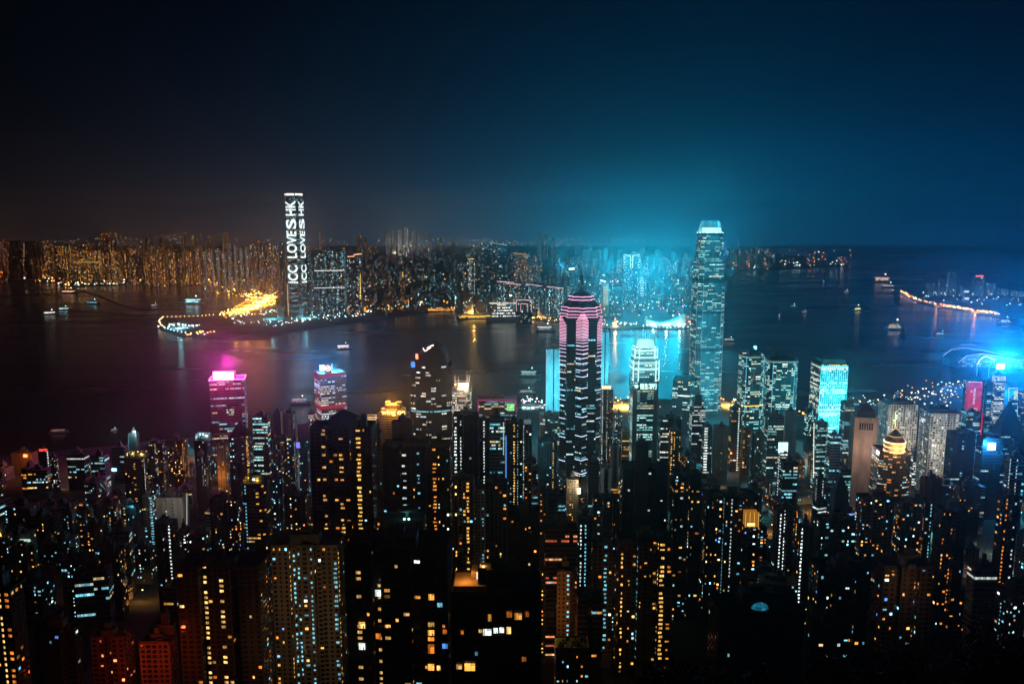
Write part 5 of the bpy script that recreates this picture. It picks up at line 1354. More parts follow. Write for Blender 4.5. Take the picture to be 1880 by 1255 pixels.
for lb, x0, x1, y0, y1, c in (('dark block headed by a bright white lantern room', 1429, 1447, 812, 831, (.9, 1.9, 1.6)),
        ('blue-grey tower with a purple-blue lamp at its head', 544, 550, 812, 822, (.25, .25, 1.6)),
        ('tower with an orange-lit crown and white dotted edge right of the neon skyscraper', 1105, 1122, 708, 714, (1.5, 1.0, .6)),
        ('beige tower with a lit green-white roof terrace, lower left', 36, 54, 990, 994, (.5, .75, .6)),
        ('crowded block with lantern-lit roof, under the pale slender tower', 512, 533, 806, 812, (1.5, 1.2, .45)),
        ('grey-capped tower with ladder-like white windows', 962, 975, 770, 779, (.10, .14, .15)),
        ('low dark block with two glowing amber roof lamps', 1774, 1784, 896.5, 901.5, (4, 1.7, .35)),
        ('low dark block with two glowing amber roof lamps', 1788, 1793, 896.5, 901.5, (4, 1.7, .35)),
        ('dark block with a red roof sign and a column of white lights', 72, 86, 824, 828, (1.6, .08, .04)),
        ('broad block washed orange with one red lamp on its wall', 43, 49, 834, 839, (5, .9, .3))):
    roofbox(lb, 'roof_glow_box', x0, x1, y0, y1, c, 1.2, back=-1.5 if 'wall' in lb else 2)  # lamps and signs; the crown, terrace and cap get light as emission
roofbox('pale low block with a blinding white wall lamp at the foot of the neon skyscraper', 'wall_lamp', 1060, 1066, 896, 906, (4, 3.6, 2.4), 1, 'lamp', back=-2)
spot('pale low block with a blinding white wall lamp at the foot of the neon skyscraper', 1064, 892, -9, 9000, (1, .9, .65), 1)
# roof arc, gables, dome, garden
root, cen, gz, zt, d, w0 = on('tower with a glowing orange arc on its roof at the left edge')
q_ = QM()
for i in range(8):
    a0, a1 = math.pi * i / 8, math.pi * (i + 1) / 8
    q_.tube((3.3 * math.cos(a0), -6, zt - gz + 1.5 + 4.2 * math.sin(a0)), (3.3 * math.cos(a1), -6, zt - gz + 1.5 + 4.2 * math.sin(a1)), .45, .45, 4, 0, (2.4, 1.2, .25))
q_.build('roof_arc_light', ['neon'], root)
root, cen, gz, zt, d, w0 = on('massive black apartment tower with a bright yellow stair column and roof gables')
q_ = QM(); zl = zt - gz
q_.prism([(-8, -6), (10, -6), (10, 8), (-8, 8)], zl, zl + 6, 0); q_.prism([(-9, -7), (11, -7), (11, 9), (-9, 9)], zl + 6.02, zl + 12, 0, scale=.12)
q_.prism([(14, -4), (18, -4), (18, 4), (14, 4)], zl, zl + 9, 0, scale=.8)
q_.build('roof_gable', ['wall'], root, color=(.07, .05, .04))
root, cen, gz, zt, d, w0 = on('black low block under a glowing blue mesh dome')
q_ = QM(); c = P(1392, 1118, d + 8); cx_, cy_, zl = c.x - cen[0], c.y - cen[1], zt - gz + .1
for i in range(12):
    for j in range(4):
        a0, a1 = 2 * math.pi * i / 12, 2 * math.pi * (i + 1) / 12; e0, e1 = math.pi / 2 * j / 4, math.pi / 2 * (j + 1) / 4
        pt = lambda a, e: (cx_ + 4.6 * math.cos(a) * math.cos(e), cy_ + 4.6 * math.sin(a) * math.cos(e), zl + 3.6 * math.sin(e))
        g_ = rnd.uniform(.03, .6) * (1.6 if j > 1 else .7)
        q_.add([[pt(a0, e0), pt(a1, e0), pt(a1, e1), pt(a0, e1)]], 0, (.03 * g_, .45 * g_, .7 * g_))
dmo = q_.build('mesh_dome', ['neon'], root, 'stuff')
q_ = QM()
for i in range(12):
    for j in range(4):
        a0, a1 = 2 * math.pi * i / 12, 2 * math.pi * (i + 1) / 12; e0, e1 = math.pi / 2 * j / 4, math.pi / 2 * (j + 1) / 4
        pt = lambda a, e: (cx_ + 4.68 * math.cos(a) * math.cos(e), cy_ + 4.68 * math.sin(a) * math.cos(e), zl + 3.68 * math.sin(e))
        q_.tube(pt(a0, e0), pt(a1, e0), .09, .09, 3, 0); q_.tube(pt(a0, e0), pt(a0, e1), .09, .09, 3, 0)
q_.build('dome_rib', ['steel'], root, 'stuff')
root, cen, gz, zt, d, w0 = on('low block crowned by a green roof garden lit white')
q_ = QM(); q_.prism(w0 * .9, zt - gz + .05, zt - gz + .5, 0); q_.build('roof_garden', ['grass'], root)
q_ = QM()
for i in range(40):
    x, y = rnd.uniform(w0[:, 0].min(), w0[:, 0].max()) * .8, rnd.uniform(w0[:, 1].min(), w0[:, 1].max()) * .8
    q_.prism([(x + .9 * math.cos(a), y + .9 * math.sin(a)) for a in (0, 1.57, 3.14, 4.71)], zt - gz + .5, zt - gz + rnd.uniform(1.2, 2.6), 0, scale=rnd.uniform(.2, .7))
q_.build('roof_shrub', ['leaf'], root, 'stuff')
spot('low block crowned by a green roof garden lit white', 1062, 1186, 6, 520, (.55, 1, .85), .4)
spot('low block crowned by a green roof garden lit white', 1036, 1186, 5, 340, (.6, 1, .85), .4)
# floodlit walls, lit by local lamps added in front
spot('low block washed in red light with a regular grid of dark windows', 285, 1215, -26, 6200, (1, .10, .02), 1)
spot('dim reddish block left of the red-lit grid block', 215, 1232, -22, 2200, (1, .09, .02), 1)
spot('narrow penthouse block with a red wall above the red-lit grid block', 300, 1172, -16, 900, (1, .10, .03), 1)
spot('slim block with a bare orange-lit side wall and one column of cyan windows', 1012, 1130, -26, 5200, (1, .42, .10), 1)
spot('cream apartment block with a grid of small dark windows and bright stair columns', 560, 1180, -60, 9500, (1, .62, .30), 2)
spot('dark tower with pale orange-lit end walls near the tree slope', 1680, 1090, -14, 1500, (1, .5, .15), 1)
spot('slender orange-lit tower below the magenta office tower', 396, 880, -16, 9000, (1, .42, .10), 1)
spot('broad block washed orange with one red lamp on its wall', 46, 842, -26, 15000, (1, .30, .04), 1)
spot('dark tower with a dotted white edge and red-lit base', 1352, 842, -16, 15000, (1, .25, .04), 1)
spot('slim slab tower with a starry floodlight on its roof', 246, 792, -6, 9000, (.6, 1, 1), 1.0)
roofbox('slim slab tower with a starry floodlight on its roof', 'roof_flood_lamp', 244.5, 248, 791, 794.5, (5, 7, 7), 1.5, 'lamp', back=2)
spot('white-walled block with two bright windows and a tall light pole', 315, 925, -34, 9000, (1, .85, .7), 1)
spot('dark tower with a warm central stair column and roof flood lamps', 240, 933, -6, 2600, (.1, .75, 1), 1)
spot('gable-headed dark tower with a warm lit edge left of the neon skyscraper', 1000, 850, -40, 9000, (.2, .8, 1), 2)
# screens
for lb, nm, box_, mt_ in (('dark tower bearing a square blue-white video screen', 'video_screen', (1812, 812.5, 1827.5, 825.5), 'white_screen'),
        ('purple-edged office block with a green display screen', 'display_screen', (930.5, 741, 944.5, 753.5), 'green_screen'),
        ('tower capped by a neon-framed advert with green and yellow shapes', 'advert_screen', (1860, 717, 1867, 733), 'advert_screen'),
        ('dark teal office box with a blue-lit panel', 'blue_panel', (206, 859, 214, 864), 'white_screen')):
    root, cen, gz, zt, d, w0 = on(lb)
    panel(nm, root, cen, gz, d, *box_, mt_)
spot('dark tower bearing a square blue-white video screen', 1820, 819, -7, 2.2e5, (.02, .35, 1), 4)
root, cen, gz, zt, d, w0 = on('purple-edged office block with a green display screen')
q_ = QM()
for (x0, y0, x1, y1) in ((878, 734, 948, 734), (878, 734, 878, 762), (948, 734, 948, 756)):
    A_, B_ = P(x0, y0, d - 1) - Vector((cen[0], cen[1], gz)), P(x1, y1, d - 1) - Vector((cen[0], cen[1], gz)); q_.tube(A_, B_, 1.5, 1.5, 4, 0, (.22, .03, .12))
q_.build('purple_edge_light', ['neon'], root)
# roof disc with teal lamps on the wide black tower's podium
lab = 'roof deck with a round canopy and twin teal floodlights'
root, cen, gz, zt, d, w0 = tower('podium_block', lab, 690, 782, 958, 520, 1015, plan='box', k=.5, tone='dark', lit=.06, pal='warm', roof=None, cat='podium')
q_ = QM(); q_.tube((4, 0, zt), (4, 0, zt + 6), 1.2, 1.2, 6, 0); q_.prism([(4 + 8 * math.cos(R(a)), 6 * math.sin(R(a))) for a in range(0, 360, 20)], zt + 6, zt + 6.8, 0); q_.build('round_canopy', ['plant'], root)
q_ = QM(); q_.box(2.4, 3.6, -7, -6.4, zt + 1.2, zt + 2.2, 0, (2, 6, 5)); q_.box(5.4, 6.6, -7, -6.4, zt + 1.2, zt + 2.2, 0, (2, 6, 5)); q_.build('floodlight', ['lamp'], root)
light('deck_lamp', (cen[0] + 4, cen[1] - 8, gz + zt + 3.4), 900 * LK, (.1, .9, .8), .5)
# ------------------------------------------------------------------ the far shore
def K(label, xl, xr, yt, d, yb=None, name='tower_block', cat='tower', **kw):
    kw.setdefault('style', 'far'); kw['bright'] = kw.get('bright', 1.0) * 2.0; kw.setdefault('roof', None); kw.setdefault('parapet', False); kw.setdefault('base', 2.6); kw.setdefault('relief', False)
    return tower(name, label, xl, xr, yt, d, yb, cat=cat, **kw)
K('broad twin slab with two white belts beside the lettered skyscraper', 571, 634, 460, 3450, plan='notch', k=.35, tone='glass', lit=.20, pal='cool', seed=201, bright=1.1, name='slab_tower',
  lines=((577, 497, 633, 496, (1, .95, .9), 1.3, 1.6), (576, 528.5, 633, 527.5, (1, .95, .9), 1.2, 1.4)), roof='plant')
K('narrow dark slab left of the broad twin slab', 558, 571, 465, 3480, plan='box', k=.9, tone='dark', lit=.22, pal='cool', seed=202, name='slab_tower')
K('dark tower with glowing orange roof line and a tall yellow light bar', 637, 665, 470, 3420, plan='box', k=.8, tone='dark', lit=.16, pal='white', seed=203, lines=((638, 471, 651, 470.5, (1, .45, .25), 2.2, 1.8), (649, 467.5, 664, 466, (1, .5, .3), 2.2, 1.8), (661.5, 503, 661.5, 549, (1, .62, .06), 1.0, 2.2)))
K('slim dark tower touching the lettered skyscraper on its left', 513, 521, 445, 3560, plan='box', k=1.0, tone='dark', lit=.06, pal='cool', seed=204)
K('apartment slab with a row of bright orange roof lamps', 133, 186, 460, 5250, plan='comb', k=.3, tone='brown', lit=.5, pal='warm', seed=205, bright=1.0, bay=6, fl=5.5, name='apartment_slab', lines=((134, 481.5, 185, 481.5, 'y', 1.0, 2.0),))
K('dark speckled apartment cluster left of the orange-lamped slab', 101, 131, 452, 5300, plan='comb', k=.4, tone='dark', lit=.35, pal='warm', seed=206, bay=6, fl=5.5, name='apartment_slab')
K('dark unlit tower at the far left', 0, 11, 440, 5500, plan='box', tone='dark', lit=.16, pal='red', seed=207)
K('unlit dark slab second from the far left', 14, 38, 442, 5600, plan='box', k=.5, tone='black', lit=.02, pal='warm', seed=208)
K('dark tower with a warm crane light on its edge', 42, 72, 443, 5600, plan='box', k=.5, tone='black', lit=.03, pal='warm', seed=209, lines=((44, 446, 44, 472, (1, .5, .25), .6, 1.2),))
K('brownish speckled tower behind the crane-lit one', 78, 98, 448, 5700, plan='box', k=.6, tone='brown', lit=.25, pal='warm', seed=210, bay=6, fl=5.5)
K('taller hazy tower with red and amber dots at its head', 184, 214, 426, 6600, plan='cross', k=.7, tone='brown', lit=.18, pal='red', seed=211, bay=7, fl=6)
K('dark speckled tower below the taller hazy tower', 188, 222, 462, 5200, plan='notch', k=.5, tone='dark', lit=.3, pal='warm', seed=212, bay=5.5, fl=5.5)
for i, (xl, xr, yt) in enumerate(((226, 238, 457), (240, 252, 458), (256, 274, 470), (276, 290, 460), (292, 306, 464), (308, 322, 462), (326, 338, 466), (340, 352, 458), (354, 366, 462))):
    K('warm-dotted apartment tower in the row behind the typhoon shelter', xl, xr, yt, 5000 + 60 * (i % 3), plan='cross', k=.8, tone='brown', lit=.26, pal='warm', seed=220 + i, bay=5.5, fl=5.2, name='apartment_tower', cat='apartment tower', group='apartment row behind the typhoon shelter')
for i, (xl, xr) in enumerate(((372, 380), (384, 391), (395, 402), (406, 413), (417, 424), (428, 435), (439, 446), (449, 456))):
    K('slim apartment tower with a full-height white stair line in the pale row', xl, xr, 462 - 3 * (i % 3) - (6 if i > 4 else 0), 4550 + 30 * (i % 2), plan='box', k=1.0, tone='grey', lit=.14, pal='white', seed=240 + i, bay=5, fl=5, name='apartment_tower', cat='apartment tower',
      group='pale row of stair-lit apartment towers', cols=(((xl + xr) / 2, 'w', .8, .9, 3.0),))
for i, (xl, xr, yt) in enumerate(((458, 470, 446), (472, 484, 442), (486, 498, 446), (500, 511, 450))):
    K('tall hazy apartment tower left of the lettered skyscraper', xl, xr, yt, 4700 + 40 * i, plan='cross', k=.9, tone='brown', lit=.22, pal='mix', seed=250 + i, bay=5, fl=5, name='apartment_tower', cat='apartment tower', group='apartment towers left of the lettered skyscraper')
# tip of the peninsula
K('tower outlined in white light with a T-shaped crown, in the brightest cyan haze', 1143, 1176, 466, 3700, plan='box', k=.8, tone='glass', lit=.16, pal='cool', seed=261, name='outlined_tower',
  lines=[(1145, 467, 1158, 470, 'w', 1.3, 1.3), (1161, 470, 1175, 467, 'w', 1.3, 1.3), (1157.5, 468, 1157.5, 492, 'w', 1.4, 1.3), (1161.5, 468, 1161.5, 492, 'w', 1.4, 1.3)] +
        [(1144, y, 1148, y, 'w', 1.2, 1.1) for y in range(471, 496, 5)] + [(1171, y, 1175, y, 'w', 1.2, 1.1) for y in range(471, 496, 5)])
K('thin striped tower with a bright cyan roof lamp right of the outlined tower', 1173, 1184, 508, 3500, plan='box', k=.8, tone='glass', lit=.2, pal='cool', seed=262, lines=[(1175, y, 1182, y, 'w', 1.0, .9) for y in range(510, 545, 3)])
K('curved cream-lit tower under a white tilted panel', 1104, 1118, 520, 3400, plan='round', k=.8, tone='cream', lit=.1, pal='warm', seed=263, name='curved_tower', lines=[(1107 + .12 * (y - 525) ** .5, y, 1116 + .12 * (y - 525) ** .5, y, (1, .8, .5), 1.0, 1.0) for y in range(526, 562, 3)] + [(1102, 514, 1112, 517, 'w', 2.2, 3.4), (1106, 505, 1111, 505, (1, .6, .2), 1.8, 3.0)])
K('tower with a blue-white billboard facing the harbour, above the neon mast', 1042, 1058, 500, 3900, plan='box', k=.7, tone='dark', lit=.2, pal='cool', seed=264, lines=((1044.5, 494, 1054.5, 493, (.6, 1, 1), 3.2, 5.0),))
K('waterfront offices with a pink roof line, left of the neon mast', 1001, 1036, 528, 3300, plan='box', k=.5, tone='dark', lit=.40, pal='cool', seed=265, lines=((1004, 526, 1035, 529, (1, .5, .55), 1.3, 1.6),))
K('long waterfront block with pink roof lines beside the cruise ship', 912, 958, 518, 3350, plan='box', k=.35, tone='dark', lit=.28, pal='cool', seed=266, name='long_block', lines=((912, 516.5, 944, 518.5, (1, .5, .55), 1.2, 1.5), (928, 520, 957, 522.5, (1, .5, .55), 1.2, 1.5)))
K('second long waterfront block with a pink roof line', 960, 998, 522, 3420, plan='box', k=.35, tone='dark', lit=.30, pal='cool', seed=267, name='long_block', lines=((966, 521, 995, 525, (1, .5, .55), 1.2, 1.5),))
K('hazy apartment pair with yellow roof lamps left of the neon mast', 942, 968, 464, 4700, plan='notch', k=.5, tone='teal', lit=.3, pal='warm', seed=268, bay=6, fl=5.5, lines=((943, 464, 967, 468, 'y', .8, 1.8),))
K('hazy apartment block stepping down from the yellow-lamped pair', 970, 994, 472, 4750, plan='notch', k=.5, tone='teal', lit=.25, pal='warm', seed=269, bay=6, fl=5.5)
K('dark tower with an amber roof lamp behind the ferry piers', 858, 872, 475, 3900, plan='box', k=.9, tone='dark', lit=.3, pal='white', seed=270, lines=((859, 476, 870, 475, (1, .6, .1), 1.6, 1.8),))
K('slim tower with an amber vertical bar among the low western blocks', 735, 743, 498, 4000, plan='box', k=.9, tone='dark', lit=.2, pal='warm', seed=271, lines=((739.5, 499, 739.5, 509, (1, .55, .1), 1.3, 2.0),))
K('slab of glass with white roof dots left of the cyan haze', 882, 932, 446, 5200, plan='notch', k=.35, tone='teal', lit=.10, pal='cool', seed=272, bay=6, fl=6, name='slab_tower', lines=((898, 445, 930, 450, (1, .8, .7), .7, 1.6),))
for i, (xl, xr, yt, lt) in enumerate(((584, 590, 428, .3), (655, 664, 432, .2), (668, 674, 436, .2), (708, 716, 424, .25), (719, 726, 420, .25), (730, 738, 422, .25), (742, 750, 418, .2), (756, 764, 424, .2), (768, 775, 428, .2), (786, 793, 430, .2), (806, 813, 436, .2), (828, 836, 438, .2), (988, 994, 428, .2), (998, 1006, 430, .2), (1012, 1018, 436, .2), (266, 276, 438, .25), (292, 300, 436, .25), (330, 340, 434, .3), (352, 362, 432, .3), (380, 392, 433, .3), (408, 420, 431, .3))):
    K('faint tall estate tower rising from the far hazy skyline', xl, xr, yt, 8200 + 70 * (i % 4), plan='box', k=.8, tone='dark', lit=lt, pal='warm' if xl < 700 else 'white', seed=400 + i, bay=9, fl=7, bright=.55, name='estate_tower', cat='apartment tower', group='estate towers on the far hazy skyline')
# gate-shaped neon outline on the quay
lab = 'gate-shaped building outlined in pink neon on the far quay'
root, cen, gz, zt, d, w0 = K(lab, 947, 977, 549, 3120, plan='box', k=.3, tone='dark', lit=.12, pal='cool', seed=273, name='gate_building', cat='building',
  lines=[(948, 550, 976, 551, (1, .5, .55), 1.5, 1.3), (948, 550, 948, 571, (1, .5, .55), 1.2, 1.2), (976, 551, 976, 573, (1, .5, .55), 1.2, 1.2), (956, 557, 969, 558, (1, .6, .55), 1.4, 1.1), (956, 557, 956, 572, (1, .6, .55), 1.1, 1.1), (969, 558, 969, 573, (1, .6, .55), 1.1, 1.1)])
# sweeping hall on the point
lab = 'low sweeping white hall lit along the point of the far shore'
p = P(1222, 600, 3090); root = thing('concert_hall', lab, 'hall', (p.x, p.y, 2.6))
q_ = QM(); W = 150
prof = [(-75, 26), (-60, 21), (-40, 15), (-20, 12), (0, 13), (20, 17), (45, 27), (65, 38), (75, 43)]
for (xa, za), (xb, zb) in zip(prof[:-1], prof[1:]):
    q_.add([[(xa, 0, 0), (xb, 0, 0), (xb, 0, zb), (xa, 0, za)], [(xb, 45, 0), (xa, 45, 0), (xa, 45, za), (xb, 45, zb)], [(xa, 0, za), (xb, 0, zb), (xb, 45, zb), (xa, 45, za)]], 0)
q_.add([[(75, 0, 0), (75, 45, 0), (75, 45, 43), (75, 0, 43)], [(-75, 45, 0), (-75, 0, 0), (-75, 0, 26), (-75, 45, 26)]], 0)
q_.build('wall', ['wall'], root, color=(.6, .5, .45))
q_ = QM()
for i in range(15): q_.box(-70 + i * 10 - 2.4, -70 + i * 10 + 2.4, -1.2, -.4, 1, 4 + 3 * (i % 2), 0, np.array((.55, 1.0, 1.0)) * rnd.uniform(.8, 2.6))
q_.build('uplight', ['lamp'], root, 'stuff')
for i in range(3): light('hall_uplight', (p.x - 50 + 50 * i, p.y - 16, 8), 0.8e5 * LK, (.35, .95, 1), 3)
lab = 'slim clock tower lit amber on the point of the far shore'
p = P(1129, 600, 3080); root = thing('clock_tower', lab, 'tower', (p.x, p.y, 2.6))
q_ = QM(); q_.box(-4, 4, -4, 4, 0, 34, 0); q_.box(-4.6, 4.6, -4.6, 4.6, 34.02, 36, 0); q_.prism([(-3, -3), (3, -3), (3, 3), (-3, 3)], 36.02, 44, 0, scale=.5); q_.tube((0, 0, 44), (0, 0, 50), .4, .1, 5, 0)
q_.build('wall', ['wall'], root, color=(.5, .3, .2))
q_ = QM(); q_.box(-2.2, 2.2, -4.5, -4.1, 27, 31.5, 0, (2.5, 1.6, .7)); q_.build('clock_face', ['neon'], root)
light('tower_uplight', (p.x, p.y - 10, 8), 1.6e5 * LK, (1, .5, .12), 1)
# east shore
for i, (xl, xr, yt, lt) in enumerate(((1700, 1716, 520, .1), (1722, 1736, 512, .12), (1740, 1758, 500, .14), (1786, 1806, 510, .12), (1810, 1828, 520, .16), (1832, 1852, 530, .18), (1856, 1880, 535, .2), (1760, 1768, 525, .1))):
    K('faint blue-hazed tower standing behind the curving lit quay in the east', xl, xr, yt, 4300 + 40 * (i % 3), plan='box', k=.8, tone='teal', lit=lt, pal='cool', seed=280 + i, bay=5, fl=5, group='hazy towers behind the east quay')
K('tower with two stacked white screens behind the east quay', 1769, 1780, 528, 4050, plan='box', k=.8, tone='teal', lit=.1, pal='cool', seed=290, lines=((1770.5, 535, 1778.5, 535, 'w', 1.0, 4.5), (1770.5, 548, 1778.5, 548, 'w', 1.0, 6.0)))
K('tower with a red roof sign in the blue eastern haze', 1788, 1808, 509, 4500, plan='box', k=.6, tone='teal', lit=.06, pal='cool', seed=291, lines=((1792, 506.5, 1796, 506.5, (1, .12, .1), 3.0, 4), (1798, 506.5, 1805, 506.5, (1, .12, .1), 3.0, 4)))

# the mass of lesser blocks, each by itself where it still reads as one
poly_k = [(p.x, p.y) for p in kl] + [(3300, 9300), (2700, 13000), (-10800, 13000), (-10800, kl[0].y)]
def inside(x, y, poly):
    c = False; n = len(poly); j = n - 1
    for i in range(n):
        xi, yi = poly[i]; xj, yj = poly[j]
        if (yi > y) != (yj > y) and x < (xj - xi) * (y - yi) / (yj - yi) + xi: c = not c
        j = i
    return c
def free(q): return not any(clash(q, b, 2.0) for b in PLACED if abs(b[0][1] - q[0][1]) < 260 and abs(b[0][0] - q[0][0]) < 260)
gfar = np.random.default_rng(99)
cand = []
tries = 0
while len(cand) < 760 and tries < 9000:
    tries += 1
    px = gfar.uniform(-40, 1420)
    py = 600 - 158 * gfar.random() ** .62
    p = G(px, py, 3.0)
    if not (3050 < p.y < 9600) or not inside(p.x, p.y, poly_k): continue
    if not inside(p.x, p.y - 60, poly_k) or not inside(p.x + 40, p.y, poly_k) or not inside(p.x - 40, p.y, poly_k): continue
    if px < 515 and p.y < 4300: continue                      # the open reclaimed land
    if 515 <= px < 900 and p.y < 3330: continue
    wdt = gfar.uniform(26, 58); dp = gfar.uniform(18, 34)
    yaw = gfar.uniform(-25, 25)
    c, s = math.cos(R(yaw)), math.sin(R(yaw))
    w = np.array([(x * c - y * s + p.x, x * s + y * c + p.y) for x, y in ((-wdt / 2, -dp / 2), (wdt / 2, -dp / 2), (wdt / 2, dp / 2), (-wdt / 2, dp / 2))])
    q = w
    if not free(q): continue
    PLACED.append(q)
    hmax = 120 if px < 515 else (70 if px < 1000 else 80)
    h = gfar.uniform(.35, 1.0) * hmax * (1.0 + .5 * (p.y > 4800))
    if gfar.random() < .07: h *= 1.5
    cand.append((p.y, px, p, w, h))
cand.sort(key=lambda t: t[0])
def small_block(wall, win, w, h, cen, g, px, d):
    w0 = w - cen
    wall.prism(w0, 0, h, 0)
    wall.prism(w0 * .4, h + .02, h + g.uniform(3, 7), 0)
    pal = 'warm' if px < 420 else ('mix' if px < 760 else 'cool')
    if 1000 < px and g.random() < .3: pal = 'warm'
    for i in range(4):
        a, b = w0[i], w0[(i + 1) % 4]; L = np.linalg.norm(b - a); t = (b - a) / L; n = np.array((t[1], -t[0]))
        mid = (a + b) / 2 + cen
        if (-mid / np.linalg.norm(mid)) @ n < .05: continue
        S = dict(STYLE['far']); S['bay'] = 5.5; S['fl'] = 5.0; S['ww'] = .5
        cc = []
        if g.random() < .2: cc.append((g.random(), ONE['w'] if px > 340 else ONE['y'], .7, .8, 2.6))
        facade(win, None, a, b, 3, h - 1, S, g.uniform(.04, .17) * FARLIT, pal, g, g.uniform(1.4, 3.6), cc, (), False, False)
FARLIT = 1.15
def far_label(px, d):
    if px < 200: return ('warm-speckled block on the far left shore', 'blocks on the far left shore')
    if px < 515: return ('warm-speckled block between the typhoon shelter and the lettered skyscraper', 'blocks behind the reclaimed point')
    if px < 760: return ('small grey-brown block with scattered lights behind the broad twin slab', 'blocks behind the broad twin slab')
    if px < 1000: return ('small teal-hazed block with scattered lights behind the ferry piers', 'blocks behind the ferry piers')
    if px < 1260: return ('cyan-hazed block on the peninsula around the outlined tower', 'blocks on the cyan peninsula')
    return ('faint blue-hazed block on the shore behind the tallest tower', 'blocks behind the tallest tower')
NIND = 130
massw, massl = QM(), QM()
for i, (y, px, p, w, h) in enumerate(cand):
    g = np.random.default_rng(1000 + i); cen = w.mean(0)
    T = [(.10, .08, .06), (.12, .11, .1), (.08, .1, .11), (.07, .07, .07)][i % 4]
    if i < NIND:
        wall, win = QM(), QM()
        small_block(wall, win, w, h, cen, g, px, y)
        lb, gp = far_label(px, y)
        lb = own_label(f"{'low' if h < 45 else 'middling' if h < 62 else 'high' if h < 85 else 'tall'} {'warm-lit' if px < 420 else 'mixed-lit' if px < 760 else 'cool-lit'} far block", px, y, LMF, 45)
        r = thing('city_block', lb, 'building', (cen[0], cen[1], 2.8), gp)
        wall.build('wall', ['wall'], r, color=T)
        win.build('windows', ['glass', 'lit'], r, 'stuff')
    else:
        wall, win = QM(), QM()
        small_block(wall, win, w, h, cen, g, px, y)
        for src, dst in ((wall, massw), (win, massl)):
            for v, m_, c_ in zip(src.v, src.m, src.c):
                v = v.copy(); v[..., 0] += cen[0]; v[..., 1] += cen[1]; v[..., 2] += 2.8
                dst.v.append(v); dst.m.append(m_); dst.c.append(c_)
mass = massw.build('distant_city', ['wall'], None, 'stuff', color=(.1, .09, .08)); tag(mass, 'hazy mass of small lit city blocks filling the far shore', 'city', kind='stuff')
mass2 = massl.build('windows', ['glass', 'lit'], mass, 'stuff')

# low waterfront roofs and infill blocks of the near city
gin = np.random.default_rng(321)
n_in = 0; tries = 0
while n_in < 190 and tries < 14000:
    tries += 1
    d = gin.uniform(545, 1330); px = gin.uniform(-30, 1910)
    x = (px - CX) / F * d * 1.03
    sy = float(np.interp(px, [s_[0] for s_ in SHORE_HK], [s_[1] for s_ in SHORE_HK])); ds = G(px, sy, 3.4).y
    if d > ds - 60: continue
    wdt = gin.uniform(12, 30); dp = gin.uniform(11, 24); yaw = gin.uniform(-18, 18)
    h = gin.uniform(22, 62) * (1.0 if d < 1000 else .7)
    gz = elev(x, d)
    topy = PIX(x, d, gz + h)[1]
    if topy < float(np.interp(px, [0, 250, 400, 560, 700, 850, 1000, 1200, 1350, 1500, 1700, 1880], [850, 850, 830, 800, 780, 770, 770, 770, 780, 790, 770, 760])) : continue
    c, s = math.cos(R(yaw)), math.sin(R(yaw))
    w = np.array([(a * c - b * s + x, a * s + b * c + d) for a, b in ((-wdt / 2, -dp / 2), (wdt / 2, -dp / 2), (wdt / 2, dp / 2), (-wdt / 2, dp / 2))])
    if any(clash(w, b, 2.0) for b in PLACED): continue
    PLACED.append(w); n_in += 1
    cen = w.mean(0); w0 = w - cen; g = np.random.default_rng(5000 + n_in)
    side = 'left' if px < 560 else ('centre' if px < 1250 else 'right')
    pal = ('mix', 'cool', 'warm', 'cool')[n_in % 4]
    tn = ('concrete', 'grey', 'dark', 'teal-grey', 'cream', 'pinkish')[n_in % 6]; wn_ = {'mix': 'mixed', 'cool': 'cool white', 'warm': 'amber'}[pal]
    lb = own_label(f"{'squat' if h < 28 else 'low' if h < 44 else 'mid-rise'} {'narrow' if wdt < 18 else 'broad'} {tn} block with {wn_} windows", px, d, LM, 40)
    r = thing('street_block', lb, 'building', (cen[0], cen[1], gz - 1.2), 'low street blocks in the ' + {'left': 'western city', 'centre': 'middle city', 'right': 'eastern centre'}[side])
    wall, win, rel, rp = QM(), QM(), QM(), QM()
    wall.prism(w0, 0, h, 0)
    for i in range(4):
        a, b = w0[i], w0[(i + 1) % 4]; t = (b - a) / np.linalg.norm(b - a); n = np.array((t[1], -t[0])); mid = (a + b) / 2 + cen
        if (-mid / np.linalg.norm(mid)) @ n < -.1: continue
        stl = STYLE[('flat', 'office', 'resi')[n_in % 3]]
        facade(win, rel, a, b, 4, h, stl, g.uniform(.08, .3), pal, g, 1.0, (), (), n_in % 3 == 1, True)
    roof_bits(rp, w0, h, g)
    wall.build('wall', ['wall'], r, color=TONE[('conc', 'grey', 'dark', 'teal', 'cream', 'pink')[n_in % 6]])
    win.build('windows', ['glass', 'lit'], r, 'stuff'); rel.build('ledges', ['wall'], r, 'stuff', color=(.25, .25, .25)); rp.build('roof_plant', ['plant'], r, 'stuff')
